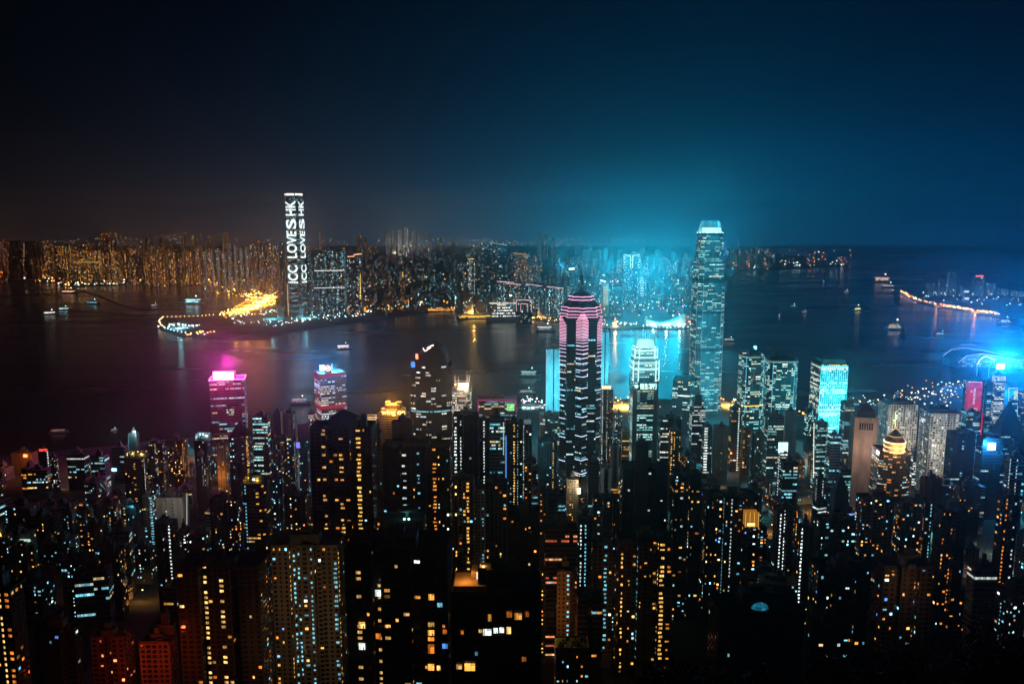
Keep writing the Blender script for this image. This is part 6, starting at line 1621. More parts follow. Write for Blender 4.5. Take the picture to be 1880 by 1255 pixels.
# ------------------------------------------------------------------ quays, lamps, boats, trees, city glow
def lamp_proto(h, head, col, name):
    p, hd = QM(), QM()
    p.tube((0, 0, 0), (0, 0, h), .14, .09, 5, 0); p.tube((0, 0, h), (0, -1.4, h + .4), .08, .06, 4, 0)
    for i in range(8):
        pass
    r = head
    pts = [(r * math.cos(R(a)), r * math.sin(R(a)) - 1.4) for a in range(0, 360, 60)]
    hd.prism(pts, h - r * .6, h + r * .2, 0, col, scale=1.0); hd.prism(pts, h + r * .2 + .01, h + r * .8, 0, col, scale=.4)
    return p.mesh(name + '_post', ['plant']), hd.mesh(name + '_head', ['lamp'])
LAMPS = {}
def street_lamp(x, y, z, kind, label, group, h=9, head=1.0, strength=14):
    key = (kind, h, head, strength)
    if key not in LAMPS: LAMPS[key] = lamp_proto(h, head, np.array(ONE[kind] if isinstance(kind, str) else kind) * strength, 'lamp')
    a, b = LAMPS[key]
    r = thing('street_lamp', label, 'street lamp', (x, y, z), group)
    for nm, me in (('post', a), ('lamp_head', b)):
        o = bpy.data.objects.new(nm, me); COL.objects.link(o); o.parent = r
def along(pts, n):
    pp = [G(x, y, 3.0) for x, y in pts]; seg = [(b - a).length for a, b in zip(pp[:-1], pp[1:])]; tot = sum(seg); out = []
    for i in range(n):
        s = tot * i / max(1, n - 1); k = 0
        while k < len(seg) - 1 and s > seg[k]: s -= seg[k]; k += 1
        out.append(pp[k].lerp(pp[k + 1], min(1, s / seg[k])))
    return out
for p in along([(300, 585), (335, 584.5), (372, 583), (392, 581)], 13): street_lamp(p.x, p.y, 3, 'y', 'warm quay lamp along the back of the reclaimed point', 'warm lamps on the back quay of the point', head=1.3, strength=16)
for p in along([(299, 586), (292, 592), (296, 600), (302, 604)], 9): street_lamp(p.x, p.y, 3, (1, .75, .4), 'quay lamp round the nose of the reclaimed point', 'lamps round the nose of the point', head=1.4, strength=16)
for p in along([(303, 606), (322, 611), (345, 615.5), (376, 617.5)], 10): street_lamp(p.x, p.y, 3, 'c', 'cyan-white quay lamp on the harbour side of the reclaimed point', 'white lamps on the harbour side of the point', head=1.4, strength=16)
for p in along([(402, 579), (425, 571), (440, 562), (452, 556)], 12): street_lamp(p.x, p.y + 25, 3, 'o', 'orange lamp along the approach to the motorway interchange', 'orange approach lamps', head=1.6, strength=16)
# shore and street lights too small to tell apart
sl = QM()
def dots(pts, n, cols, smin, smax, jit=6, zz=(5, 12), size=1.3):
    pp = along(pts, n)
    for p in pp:
        x, y, z = p.x + rnd.gauss(0, jit), p.y + rnd.gauss(0, jit * 3), rnd.uniform(*zz)
        c = np.array(rnd.choice(cols)) * rnd.uniform(smin, smax); s = size * rnd.uniform(.6, 1.3)
        sl.box(x - s, x + s, y - s, y + s, z - s * .7, z + s * .7, 0, c)
oc, yc, wc, cc_, rc = (1, .38, .05), (1, .62, .18), (1, .9, .75), (.5, .95, 1), (1, .15, .05)
dots([(0, 507), (60, 509), (100, 515), (130, 522)], 60, [oc, rc, yc, wc], 3, 12, 25, size=2.2)
dots([(0, 497), (40, 498), (90, 497)], 46, [oc, rc, oc], 4, 14, 50, size=2.6)
dots([(132, 520), (190, 517), (260, 514), (340, 512)], 70, [yc, oc, wc], 3, 10, 25, size=2.0)
dots([(128, 524), (190, 522), (262, 518)], 40, [yc, wc, cc_], 2, 8, 8, size=1.8)
dots([(330, 508), (380, 516), (420, 530), (445, 545)], 80, [oc, yc, oc], 3, 11, 30, size=2.0)
dots([(360, 512), (410, 518), (470, 535), (505, 555)], 70, [oc, yc], 3, 10, 30, size=2.0)
dots([(455, 540), (480, 548), (470, 562), (440, 572), (405, 580)], 110, [oc, yc, (1, .7, .3)], 5, 16, 28, size=1.7)
dots([(500, 540), (490, 556), (478, 566), (440, 570)], 70, [oc, yc, (1, .8, .4)], 5, 18, 20, size=1.7)
dots([(420, 583), (470, 578), (510, 572), (540, 570)], 60, [oc, wc, cc_], 3, 9, 20, size=1.4)
dots([(305, 600), (330, 598), (360, 602)], 26, [cc_, wc, cc_], 4, 14, 8, size=1.4)
dots([(350, 615), (365, 612), (390, 612)], 10, [oc], 6, 12, 6, size=1.7)
dots([(430, 593), (480, 592), (520, 594)], 26, [cc_, wc], 2, 7, 14, size=1.2)
dots([(520, 595), (560, 588), (600, 582), (660, 578)], 60, [cc_, cc_, wc], 3, 10, 18, size=1.3)
dots([(560, 572), (620, 570), (680, 566), (760, 556), (800, 553)], 90, [oc, yc, oc, wc], 4, 12, 12, size=1.4)
dots([(570, 563), (600, 562), (630, 561)], 30, [yc, (.8, 1, .6)], 5, 14, 8, size=1.5)
dots([(650, 578), (720, 570), (780, 560)], 50, [cc_, wc, oc], 2, 8, 20, size=1.3)
dots([(690, 572), (740, 562), (790, 556), (835, 556)], 50, [oc, yc], 4, 12, 10, size=1.5)
dots([(785, 569), (834, 567)], 26, [oc, yc], 4, 10, 4, size=1.5)
dots([(950, 583), (1000, 587), (1030, 590)], 40, [oc, yc], 4, 12, 6, size=1.4)
dots([(1035, 590), (1090, 595), (1130, 598), (1170, 596)], 60, [wc, cc_, oc], 3, 10, 10, size=1.4)
dots([(1180, 600), (1225, 603), (1262, 601), (1290, 596)], 34, [oc, wc, cc_], 3, 9, 5, size=1.3)
dots([(1240, 596), (1262, 586), (1272, 570), (1264, 556), (1268, 540)], 60, [rc, oc, (1, .3, .2)], 4, 12, 14, size=1.8)
dots([(1090, 585), (1150, 575), (1240, 570)], 90, [cc_, wc, oc, rc, (1, .3, .5)], 2, 9, 60, zz=(6, 60), size=1.5)
dots([(1050, 540), (1150, 530), (1260, 525)], 120, [cc_, wc, yc, rc, (1, .4, .6)], 2, 8, 90, zz=(8, 70), size=1.8)
dots([(700, 520), (850, 515), (1000, 510)], 120, [yc, oc, wc, cc_], 2, 7, 150, zz=(8, 60), size=1.8)
dots([(230, 490), (360, 485), (500, 490)], 130, [yc, oc, wc], 2, 7, 150, zz=(8, 70), size=2.0)
dots([(560, 460), (700, 462), (900, 455), (1100, 452)], 120, [yc, oc, wc], 2, 7, 260, zz=(10, 90), size=3.0)
dots([(230, 448), (330, 440), (420, 437)], 40, [yc, oc], 2, 7, 260, zz=(60, 150), size=3.2)
dots([(0, 447), (300, 444), (700, 443), (1100, 443), (1330, 446)], 190, [yc, oc, wc, cc_], 2, 7, 300, zz=(10, 60), size=3.2)
dots([(1345, 494), (1400, 491), (1480, 490), (1560, 489)], 60, [cc_, wc, rc, oc], 2, 8, 60, zz=(6, 60), size=2.6)
dots([(1350, 478), (1450, 476), (1560, 478)], 40, [cc_, wc, rc, oc], 2, 7, 120, zz=(10, 110), size=3.0)
dots([(1656, 536), (1668, 545), (1690, 553), (1740, 563), (1790, 571), (1832, 577)], 90, [oc, yc, rc, (1, .6, .5)], 3, 10, 4, size=1.6)
dots([(1738, 563), (1780, 570), (1828, 577)], 50, [oc, yc], 5, 13, 4, size=1.8)
dots([(1700, 545), (1780, 552), (1880, 560)], 60, [cc_, wc, cc_], 1.5, 6, 60, zz=(5, 40), size=1.6)
dots([(1590, 746), (1640, 738), (1700, 722), (1760, 704)], 60, [wc, (1, .8, .5), cc_], 2, 6, 6, size=.9)
dots([(1600, 752), (1680, 740), (1760, 718)], 70, [wc, (1, .8, .5), oc], 2, 6, 16, size=.9)
dots([(1742, 658), (1756, 662), (1780, 664)], 20, [wc, yc], 3, 8, 3, size=1.1)
dots([(1110, 742), (1150, 748), (1195, 744)], 40, [oc, yc], 3, 9, 12, size=1.0)
dots([(950, 742), (975, 738), (1000, 746)], 34, [wc, cc_, (1, .4, .5)], 3, 9, 9, size=1.0)
dots([(1330, 742), (1350, 738), (1362, 745)], 20, [oc, yc, wc], 3, 8, 9, size=1.0)
dots([(1465, 758), (1480, 762), (1490, 766)], 14, [oc, cc_], 3, 8, 6, size=1.0)
o = sl.build('shore_lights', ['neon'], None, 'stuff'); tag(o, 'countless small street and quay lights scattered along the shores', 'street lights', kind='stuff')

# motorway interchange on the reclaimed land
def road(name, pts, wd, z=3.6):
    q_ = QM(); pp = [G(x, y, 3.0) for x, y in pts]
    for a, b in zip(pp[:-1], pp[1:]):
        t = (b - a).normalized(); n = Vector((-t.y, t.x, 0)) * wd / 2
        a2, b2 = a - t * .5, b + t * .5
        q_.add([[(a2.x - n.x, a2.y - n.y, z), (b2.x - n.x, b2.y - n.y, z), (b2.x + n.x, b2.y + n.y, z), (a2.x + n.x, a2.y + n.y, z)][::-1]], 0)
    o = q_.build(name, ['asphalt']); o['kind'] = 'structure'
    o.data.flip_normals() if o.data.polygons[0].normal.z < 0 else None
    return o
road('motorway', [(330, 508), (380, 514), (425, 528), (455, 542), (470, 556), (455, 566), (425, 575), (405, 580)], 40)
road('approach_road', [(505, 535), (492, 552), (480, 563), (450, 569)], 34, 3.66)
road('harbour_road', [(545, 583), (600, 577), (680, 571), (740, 563), (800, 555)], 26, 3.72)
# low service sheds and toll plaza
def shed(label, x0, x1, yb, hgt, dep, tone, strips=(), name='quay_shed', cat='shed', shore_z=3.0):
    a, b = G(x0, yb, shore_z), G(x1, yb, shore_z)
    r = thing(name, label, cat, ((a.x + b.x) / 2, a.y, shore_z + .02)); W = b.x - a.x
    q_ = QM(); q_.box(-W / 2, W / 2, 0, dep, 0, hgt, 0); q_.box(-W / 2 - 1, W / 2 + 1, -1, dep + 1, hgt + .02, hgt + 1.2, 0)
    q_.build('wall', ['wall'], r, color=tone)
    if strips:
        q_ = QM()
        for (z, c, s) in strips:
            n = max(3, int(W / 9))
            for i in range(n):
                if rnd.random() < .9: q_.box(-W / 2 + W * i / n + .8, -W / 2 + W * (i + 1) / n - .8, -1.5, -1.1, z, z + 2.2, 0, np.array(c) * s * rnd.uniform(.5, 1.4))
        q_.build('lit_bay', ['neon'], r, 'stuff')
    return r
shed('long ferry terminal shed glowing yellow along the far quay', 843, 900, 583.5, 13, 26, (.4, .33, .2), ((2, (1, .6, .1), 2.6), (7.5, (1, .62, .12), 2.2)), 'ferry_terminal', 'terminal')
shed('orange-lit quay shed left of the ferry terminal', 786, 834, 570.5, 9, 20, (.4, .28, .2), ((2, oc, 3.0), (6, (1, .5, .15), 1.6)))
shed('low white-lit hall at the foot of the broad twin slab', 572, 594, 561, 12, 30, (.5, .5, .4), ((3, (.95, 1, .55), 3.0), (7, (.95, 1, .6), 2.2)), 'station_hall', 'hall')
shed('long amber-lit podium below the broad twin slab', 596, 632, 562, 14, 30, (.4, .35, .3), ((3, (1, .65, .25), 1.6), (9, (1, .75, .4), 1.2)), 'podium', 'podium')
shed('stepped orange-lit pavilion in front of the yellow-barred tower', 636, 672, 568, 12, 24, (.4, .25, .15), ((2, oc, 2.4), (7, oc, 2.0)), 'pavilion', 'pavilion')
shed('low brightly lit service building on the reclaimed point', 310, 320, 597, 8, 18, (.5, .5, .5), ((2.5, (1, .8, .6), 4.0),), 'service_building', 'building')
shed('white-roofed pier shed with cyan lights below the pale slab', 958, 990, 752, 8, 18, (.4, .42, .45), ((2, cc_, 1.6), (5, wc, 1.2)), 'pier_shed', 'shed', 3.4)
# convention hall and wharf on the right
lab = 'convention hall with long lit roof edges on the right-hand point'
p = G(1800, 676, 3.4); root = thing('convention_hall', lab, 'hall', (p.x, p.y, 3.42))
q_ = QM()
prof = [(-62, 16), (-40, 34), (0, 40), (40, 33), (90, 24), (150, 20)]
for (xa, za), (xb, zb) in zip(prof[:-1], prof[1:]):
    q_.add([[(xa, 0, 0), (xb, 0, 0), (xb, 0, zb), (xa, 0, za)], [(xa, 0, za), (xb, 0, zb), (xb, 80, zb + 4), (xa, 80, za + 4)], [(xb, 80, 0), (xa, 80, 0), (xa, 80, za + 4), (xb, 80, zb + 4)]], 0)
q_.add([[(-62, 80, 0), (-62, 0, 0), (-62, 0, 16), (-62, 80, 20)], [(150, 0, 0), (150, 80, 0), (150, 80, 24), (150, 0, 20)]], 0)
q_.build('wall', ['wall'], root, color=(.3, .4, .48))
q_ = QM()
for (xa, za), (xb, zb) in zip(prof[:-1], prof[1:]):
    q_.tube((xa, -.6, za + .6), (xb, -.6, zb + .6), .6, .6, 4, 0, (1.0, .8, .8)); q_.tube((xa, 80.5, za + 4.6), (xb, 80.5, zb + 4.6), .6, .6, 4, 0, (.7, .9, 1))
for z in (6, 12, 18, 24):
    for i in range(26):
        x = -50 + i * 7.5
        top = np.interp(x, [p_[0] for p_ in prof], [p_[1] for p_ in prof])
        if z + 3 < top and rnd.random() < .75: q_.box(x, x + 5, -.7, -.3, z, z + 1.6, 0, np.array((.5, .9, 1.0)) * rnd.uniform(.4, 1.6))
q_.build('light_strip', ['neon'], root, 'stuff')
lab = 'blazing blue-white floodlight tower beside the convention hall'
p = P(1836, 672, 1880); root = thing('floodlight_tower', lab, 'floodlight', (p.x, p.y, 3.4))
q_ = QM(); hgt = p.z - 3.4
for sx, sy in ((-1, -1), (1, -1), (1, 1), (-1, 1)): q_.tube((sx * 4, sy * 4, 0), (sx * 2.4, sy * 2.4, hgt - 6), .5, .4, 4, 0)
for i in range(6):
    z = (hgt - 6) * i / 6
    q_.tube((-4, -4, z), (4, -4, z + (hgt - 6) / 6), .25, .25, 4, 0); q_.tube((4, -4, z), (-4, -4, z + (hgt - 6) / 6), .25, .25, 4, 0)
q_.build('post', ['plant'], root)
q_ = QM(); q_.box(-9, 9, -3, -1.6, hgt - 6.5, hgt + 6.5, 0, (2.2, 6.5, 10)); q_.build('lamp_panel', ['lamp'], root)
light('flood_glow', (p.x, p.y - 14, p.z), 1.2e7 * LK * GK, (.004, .30, 1), 8)
light('flood_beam', (p.x, p.y - 14, p.z + 4), 8.0e7 * LK * GK, (.003, .28, 1), 8, 'SPOT', R(176), (R(180), 0, 0), .3)
# lit arch and masts on the quay in front
lab = 'tall lit arch with two blue masts before the convention hall'
p = P(1806, 700, 1700); root = thing('lit_arch', lab, 'arch', (p.x, p.y, 3.4))
q_ = QM(); hh = P(1806, 662, 1700).z - 3.4
for x in (-16, 9):
    q_.tube((x, 0, 0), (x, 0, hh * .92), 1.0, .6, 5, 0, (.08, .55, .9)); q_.tube((x + 2.5, 0, 0), (x + 1, 0, hh * .6), .5, .5, 4, 0, (.2, .7, 1))
pts = [(-16, hh * .92), (-13, hh * 1.0), (-8, hh * 1.06), (0, hh * 1.09), (8, hh * 1.07), (20, hh * 1.02)]
for (xa, za), (xb, zb) in zip(pts[:-1], pts[1:]): q_.tube((xa, 0, za), (xb, 0, zb), .9, .9, 5, 0, (1.6, .9, .35))
q_.build('arch_light', ['neon'], root)

# cruise ship and boats
def boat(px, py, length, yaw, label, hullc=(.25, .25, .27), decks=1, lights=((1, .95, .9), 2.0), strip=None, name='ferry', cat='boat', group=None, mastl=True):
    p = G(px, py, 0.0); r = thing(name, label, cat, (p.x, p.y, 0), group); r.rotation_euler = (0, 0, R(yaw))
    L = length; B = L * .22; H = L * .09
    h = QM(); n = 10
    st_ = []
    for i in range(n + 1):
        t = i / n; x = -L / 2 + L * t
        b = B / 2 * (1 - max(0, (t - .62) / .38) ** 2.2) * (.82 + .18 * min(1, t / .15)); sh = H * (1 + .55 * max(0, (t - .6) / .4) ** 2)
        st_.append((x, b, sh))
    for (x0, b0, s0), (x1, b1, s1) in zip(st_[:-1], st_[1:]):
        for sg in (-1, 1):
            h.add([[(x0, sg * b0 * .6, -1), (x1, sg * b1 * .6, -1), (x1, sg * b1, s1), (x0, sg * b0, s0)][::-sg]], 0)
        h.add([[(x0, -b0, s0 * .96), (x1, -b1, s1 * .96), (x1, b1, s1 * .96), (x0, b0, s0 * .96)]], 0)
    h.add([[(-L / 2, st_[0][1], -1), (-L / 2, -st_[0][1], -1), (-L / 2, -st_[0][1], H), (-L / 2, st_[0][1], H)][::-1]], 0)
    h.build('hull', ['hull'], r, color=hullc)
    c_ = QM(); w_ = QM()
    for k in range(decks):
        x0, x1 = -L * (.40 - .04 * k), L * (.26 - .06 * k); z0 = H * .97 + k * H * .75; bb = B * (.40 - .03 * k)
        c_.box(x0, x1, -bb, bb, z0, z0 + H * .68, 0); c_.box(x0 - .3, x1 + .3, -bb - .3, bb + .3, z0 + H * .69, z0 + H * .74, 0)
        m = max(4, int((x1 - x0) / (2.6 if L < 120 else 6)))
        for i in range(m):
            if rnd.random() < .85:
                a, b = x0 + (x1 - x0) * (i + .15) / m, x0 + (x1 - x0) * (i + .85) / m
                for sg in (-1, 1):
                    y = sg * (bb + .06)
                    w_.add([[(a, y, z0 + H * .2), (b, y, z0 + H * .2), (b, y, z0 + H * .5), (a, y, z0 + H * .5)][::-sg]], 0, np.array(lights[0]) * lights[1] * rnd.uniform(.5, 1.4))
    zt_ = H * .97 + decks * H * .75
    c_.box(L * .05, L * .17, -B * .2, B * .2, zt_, zt_ + H * .6, 0)
    c_.tube((-L * .12, 0, zt_), (-L * .14, 0, zt_ + H * 1.0), B * .12, B * .10, 7, 0)
    c_.build('cabin', ['hull'], r, color=(.3, .3, .32)); w_.build('lit_windows', ['lit'], r, 'stuff')
    m_ = QM(); m_.tube((L * .1, 0, zt_ + H * .6), (L * .1, 0, zt_ + H * 1.9), .15, .08, 4, 0); m_.build('mast', ['plant'], r)
    if mastl:
        q_ = QM(); s = L * .018; q_.box(L * .1 - s, L * .1 + s, -s, s, zt_ + H * 1.9, zt_ + H * 1.9 + 2 * s, 0, np.array(lights[0]) * 8); q_.build('mast_lamp', ['lamp'], r)
    if strip is not None:
        q_ = QM(); q_.tube((-L * .42, -B * .46, zt_ + .5), (L * .3, -B * .44, zt_ + .5), H * .12, H * .12, 4, 0, strip); q_.tube((-L * .42, B * .46, zt_ + .5), (L * .3, B * .44, zt_ + .5), H * .12, H * .12, 4, 0, strip); q_.build('light_strip', ['neon'], r, 'stuff')
    return r
boat(632, 641, 50, 14, 'brightly lit white ferry in mid harbour', strip=(2.6, 2.0, 2.0), lights=((1, .85, .8), 2.6), decks=2)
boat(552, 741, 44, 6, 'dim ferry with two pale light strips left of the red-banded tower', strip=(.7, .6, .65), lights=((1, .85, .8), .6), decks=2)
boat(973, 691, 56, -4, 'teal-lit ferry left of the pale slab', strip=(.5, .9, .9), lights=((.5, 1, 1), 1.2), decks=2)
boat(968, 722, 40, 5, 'low boat with an orange and a cyan strip near the pier shed', strip=(.7, .45, .2), lights=((.4, .9, 1), .9))
boat(1002, 608, 70, 8, 'ferry with two white light strips near the far quay', strip=(1.4, 1.3, 1.3), lights=((.8, .9, 1), 1.0), decks=2)
boat(1643, 605, 78, 8, 'large blue-hulled ship anchored in the eastern harbour', hullc=(.1, .25, .45), decks=3, lights=((1, .8, .5), 1.6), name='ship', cat='ship')
boat(1728, 615, 38, -25, 'white ferry throwing a cyan reflection, right of the large ship', lights=((.5, 1, 1), 2.6), decks=2)
boat(1621, 518, 130, -3, 'far ship with a warm-lit curved superstructure', lights=((1, .6, .4), 2.6), decks=2, strip=(1.5, .7, .5), name='ship', cat='ship')
boat(1632, 528, 90, -4, 'low pale boat just below the far warm-lit ship', lights=((.9, .8, .9), 1.4), strip=(.6, .6, .7))
boat(1574, 570, 60, 30, 'small cluster-lit boat with yellow-green lamps in the open harbour', lights=((1, .9, .4), 4.0), decks=2)
boat(1430, 582, 34, 60, 'tiny white-lit boat in open water nearest the tallest tower', lights=((1, .9, .9), 3.0))
boat(1457, 563, 40, 20, 'small cyan-lit boat with a tall lamp in the open harbour', lights=((.5, 1, 1), 2.4))
boat(1477, 573, 30, 10, 'tiny violet-white boat right of the cyan-lit boat', lights=((.9, .8, 1), 2.6))
boat(1512, 521, 46, 70, 'tiny boat far out towards the eastern shore', lights=((1, .95, .9), 3.0))
boat(1554, 536, 40, 15, 'lone white speck of a boat below the far eastern shore', lights=((.9, .95, 1), 2.2))
boat(93, 577, 60, 35, 'bright white boat on the dark western water', lights=((1, .9, .8), 3.6), strip=(1.6, 1.6, 1.5))
boat(119, 569, 54, 8, 'teal-lit boat just right of the bright white western boat', lights=((.5, 1, 1), 3.0), strip=(.8, 1.5, 1.5))
boat(128, 538.5, 90, 10, 'warm-lit boat near the head of the breakwater', lights=((1, .5, .3), 3.2), strip=(1.3, .6, .4))
boat(172, 558, 70, -4, 'cyan-lit barge lying inside the breakwater', lights=((.3, .9, 1), 2.4), hullc=(.2, .2, .2), name='barge')
boat(357, 558, 96, 2, 'floating restaurant barge with bright cyan lamps in the typhoon shelter', lights=((.4, 1, 1), 4.0), decks=2, strip=(.8, 2.2, 2.4), name='barge')
boat(284, 561, 36, 10, 'tiny moored boat with one white lamp in the typhoon shelter', lights=((1, 1, 1), 3.0))
boat(109, 794, 34, 12, 'dim boat with a faint reddish strip close to the western shore', lights=((1, .5, .4), .35), strip=(.35, .18, .15), mastl=False)
boat(210, 789, 14, 40, 'small boat with a single white lamp left of the starry floodlight', lights=((1, 1, 1), 1.6))
boat(1647, 722, 16, 20, 'small moored boat with a cyan lamp above the white grid towers', lights=((.6, 1, 1), 2.0))
boat(1846, 593, 60, 5, 'boat with white lamps near the right edge of the harbour', lights=((.8, 1, 1), 2.4), decks=2)
boat(1340, 626, 40, -4, 'low white-lit boat just right of the tallest tower', lights=((1, .9, .8), 1.4), strip=(.9, .85, .8))
boat(930, 588, 165, 9, 'white cruise ship moored along the far quay', decks=5, lights=((.9, .9, .8), 1.8), strip=(1.0, .9, .7), name='cruise_ship', cat='ship')
boat(1760, 655, 40, 70, 'moored vessel with magenta sails of light off the convention hall', lights=((1, .15, .5), 2.6), decks=3, strip=(1.6, .2, .8), name='sailing_ship', cat='ship')

# trees: wooded spur under the lookout and pockets between the blocks
def tree_mesh(seed, h):
    g = np.random.default_rng(seed); q_ = QM(); t_ = QM()
    t_.tube((0, 0, -2), (.2, .1, h * .45), h * .035, h * .022, 6, 0)
    cl_ = []
    for k in range(14):
        a = g.uniform(0, 6.28); r = h * .30 * math.sqrt(g.random()); z = h * g.uniform(.42, .95); r *= 1.0 if z < h * .75 else .6
        c = np.array((r * math.cos(a), r * math.sin(a), z)); cl_.append(c)
        t_.tube((.2, .1, h * g.uniform(.3, .45)), tuple(c * .9), h * .014, h * .005, 4, 0)
    n = 1100
    ci = g.integers(0, 14, n); c = np.array(cl_)[ci] + g.normal(0, h * .065, (n, 3)) * np.array((1, 1, .75))
    s = g.uniform(.010, .024, (n, 1)) * h
    u = g.normal(0, 1, (n, 3)); u /= np.linalg.norm(u, axis=1, keepdims=True); v = np.cross(u, g.normal(0, 1, (n, 3))); v /= np.linalg.norm(v, axis=1, keepdims=True)
    q_.add(np.stack([c - u * s * 1.6, c + v * s * .7, c + u * s * 1.6, c - v * s * .7], 1), 0)
    return t_.mesh('trunk', ['bark']), q_.mesh('crown', ['leaf'])
TM = [tree_mesh(i, 12.0) for i in range(4)]
def tree(x, y, z, s, label, group, i):
    r = thing('tree', label, 'tree', (x, y, z), group); r.rotation_euler = (0, 0, rnd.uniform(0, 6.28)); r.scale = (s * rnd.uniform(.9, 1.2), s * rnd.uniform(.9, 1.2), s)
    for nm, me in (('trunk', TM[i % 4][0]), ('crown', TM[i % 4][1])):
        o = bpy.data.objects.new(nm, me); COL.objects.link(o); o.parent = r
k = 0; tries = 0
SIL = [(1150, 1262), (1190, 1218), (1230, 1210), (1330, 1206), (1470, 1204), (1560, 1192), (1640, 1168), (1720, 1145), (1800, 1138), (1890, 1150)]
while k < 70 and tries < 6000:
    tries += 1
    y = rnd.uniform(62, 260); px = rnd.uniform(1140, 1930)
    x = (px - CX) / F * y * 1.12
    z = elev(x, y); s = rnd.uniform(.6, 1.15)
    tx, ty = PIX(x, y, z + 12 * s)
    lim = np.interp(tx, [a for a, b in SIL], [b for a, b in SIL])
    if not (1160 < tx < 1960) or ty < lim - 2 or ty > 1330: continue
    tree(x, y, z - .3, s, 'dark leafy tree on the wooded spur under the lookout', 'trees on the wooded spur', k); k += 1
k = 0; tries = 0
while k < 60 and tries < 3000:
    tries += 1
    y = rnd.uniform(430, 1000); px = rnd.uniform(-20, 1900); x = (px - CX) / F * y * 1.05
    w = np.array([(x - 5, y - 5), (x + 5, y - 5), (x + 5, y + 5), (x - 5, y + 5)])
    if any(clash(w, b, 1.0) for b in PLACED): continue
    tree(x, y, elev(x, y) - .3, rnd.uniform(.7, 1.3), 'tree growing in a pocket between the hillside towers', 'trees between the towers', k); k += 1

# ------------------------------------------------------------------ light of the place
light('spur_red_fill', (62, 92, 352), 900 * LK, (1, .05, .02), .5)  # red lamp added above the spur to tint its leaves
# street lighting between the near towers
gl = np.random.default_rng(77); k = 0; tries = 0
while k < 90 and tries < 5000:
    tries += 1
    d = gl.uniform(660, 1420); px = gl.uniform(-10, 1890); x = (px - CX) / F * d * 1.04
    sy = float(np.interp(px, [s_[0] for s_ in SHORE_HK], [s_[1] for s_ in SHORE_HK]))
    if d > G(px, sy, 3.4).y - 30: continue
    w = np.array([(x - 4, d - 4), (x + 4, d - 4), (x + 4, d + 4), (x - 4, d + 4)])
    if any(clash(w, b, 0.5) for b in PLACED): continue
    PLACED.append(w)
    warm = gl.random() < (.55 if px < 450 else .30 if px < 900 else .22)
    col = (1, .45, .12) if warm else ((.12, .80, 1) if gl.random() < .75 else (.75, 1, .95))
    pw = gl.uniform(3500, 11000) * (.35 + .65 * min(1, max(0, (d - 560) / 400)))
    if px > 900: pw *= 2.8
    r = thing('street_lamp', 'lamp lighting a street gap between the near towers', 'street lamp', (x, d, elev(x, d)), 'street lamps between the near towers')
    a, b = LAMPS.setdefault(('st', warm), lamp_proto(11, .5, np.array(col) * 10, 'lamp'))
    for nm, me in (('post', a), ('lamp_head', b)):
        o = bpy.data.objects.new(nm, me); COL.objects.link(o); o.parent = r
    light('street_lamp_light', (0, -3.0, 14.5), pw * SK * 1.3, col, .5, 'SPOT', R(168), (0, 0, 0), .2, parent=r)
    k += 1
# far-shore floodlights read off the glow, with lamps added to brighten the haze
def area_glow(px, py, d, h, power, col, rad=10): 
    p = P(px, py, d)
    light('haze_uplight', (p.x, p.y, h), power * LK * GK, col, rad, 'SPOT', R(170), (R(180), 0, 0), .5)  # upward spot that lights the haze, for presumed searchlights and lit crowns
    light('district_glow', (p.x, p.y, h), power * LK * GK * .24, col, rad)  # weaker point lamp added so the haze below glows too
for (px, d, h, pw) in ((1085, 3700, 190, 1.6e7), (1160, 3560, 210, 3.6e7), (1190, 3420, 170, 3.6e7), (1240, 3800, 190, 2.4e7), (1120, 4300, 120, 3.0e7), (1200, 4600, 120, 3.0e7), (1135, 3200, 90, 1.3e7), (1215, 3150, 90, 1.7e7)):
    area_glow(px, 560, d, h, pw, (.005, .50, .78))
for (px, d, h, pw) in ((1303, 1615, 430, 5.0e6), (1183, 1412, 225, 3.2e6), (1183, 1405, 150, 1.2e6)):
    area_glow(px, 560, d, h, pw, (.02, .62, .86), 6)
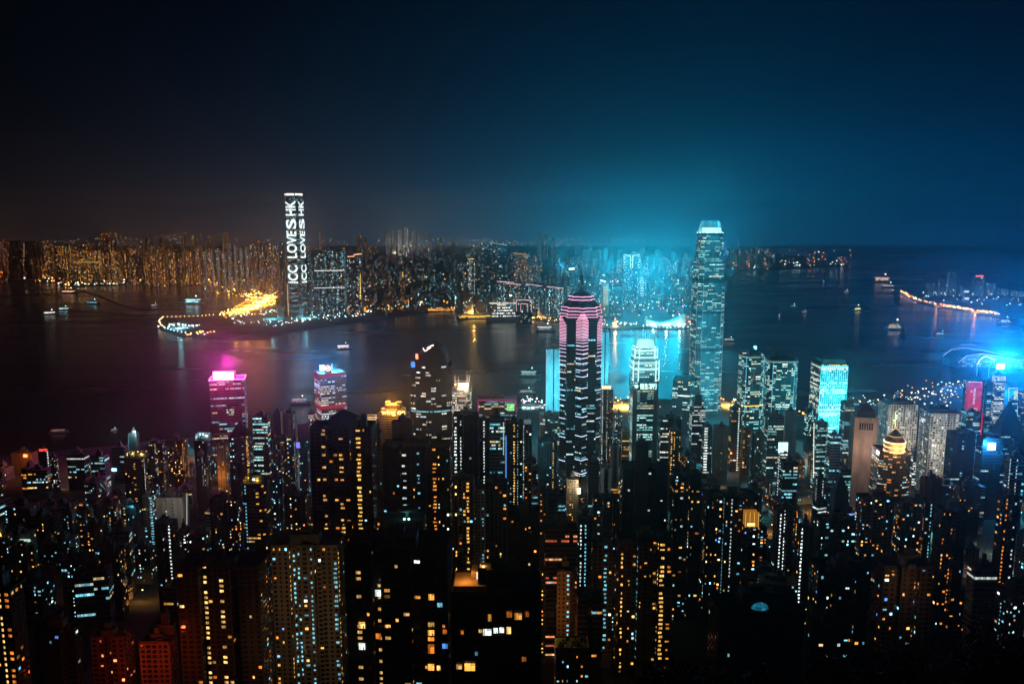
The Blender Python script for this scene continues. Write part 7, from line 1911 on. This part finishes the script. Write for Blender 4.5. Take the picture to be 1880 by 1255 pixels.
for (px, d, h, pw, c) in ((1080, 5200, 200, 3.0e7, (.005, .5, .8)), (1160, 6200, 240, 5.0e7, (.005, .5, .8)), (1260, 5600, 220, 3.5e7, (.005, .45, .8)), (1330, 7400, 260, 4.0e7, (.003, .40, .85)), (1000, 7000, 240, 2.5e7, (.01, .5, .75)),
        (900, 7300, 200, 1.3e7, (.55, .8, .75)), (800, 7300, 200, 1.1e7, (.8, .8, .7)), (680, 7400, 220, 1.1e7, (.95, .8, .65)), (560, 7400, 220, .9e7, (1, .72, .5)), (400, 7400, 220, .6e7, (1, .55, .3)), (180, 7200, 220, .6e7, (1, .45, .2)), (40, 7600, 220, .6e7, (1, .4, .15))):
    for j in range(2):
        p = P(px + rnd.uniform(-70, 70), 500, d + rnd.uniform(-900, 900)); light('haze_fill_beam', (p.x, p.y, rnd.uniform(60, 110)), pw * LK * GK * .6, c, 12, 'SPOT', R(178), (R(180), 0, 0), .3)  # upward spots added behind the city to fill the haze with glow
for (px, py, h, pw, c) in ((470, 560, 30, 7e5, (1, .36, .03)), (450, 567, 26, 8e5, (1, .38, .03)), (482, 553, 28, 8e5, (1, .36, .03)), (430, 573, 24, 4.5e5, (1, .38, .03)), (498, 546, 30, 5e5, (1, .34, .03)),
        (400, 522, 40, 6e5, (1, .34, .04)), (350, 512, 40, 5e5, (1, .34, .04)), (60, 506, 50, 9e5, (1, .22, .03)), (160, 514, 50, 6e5, (1, .42, .08)), (10, 499, 60, 1.2e6, (1, .20, .03)),
        (300, 508, 60, 6e5, (1, .4, .1)), (720, 566, 24, 3e5, (1, .38, .05)), (660, 571, 24, 2.6e5, (1, .4, .06)), (870, 578, 26, 2.6e5, (1, .5, .08)), (980, 580, 26, 2.6e5, (1, .45, .1)),
        (330, 602, 16, 1.6e5, (.3, .9, 1)), (560, 583, 20, 2.4e5, (.2, .8, .9)), (500, 585, 24, 2.4e5, (.1, .7, .8)), (610, 560, 30, 2.5e5, (.9, .9, .5)),
        (1150, 747, 16, 1.6e5, (1, .45, .06)), (975, 745, 16, 1.1e5, (.5, .9, 1)), (1346, 745, 16, 1.2e5, (1, .5, .1)), (1720, 562, 20, .5e5, (1, .35, .08)), (1790, 573, 20, .6e5, (1, .35, .08))):
    p = G(px, py, 3.0); light('quay_floodlight', (p.x, p.y, h), pw * LK * (15 if h <= 30 and 540 < py and px < 500 and c[0] == 1 else 3.5 if px < 420 else 9 if c[0] == 1 else 2), c, 1.5, 'SPOT', R(158), (0, 0, 0), .3)
    light('quay_glow', (p.x, p.y, h), pw * LK * (.5 if c[0] == 1 else .3), c, 1.5)
for o in list(bpy.data.objects):
    if '_d' in o: del o['_d']
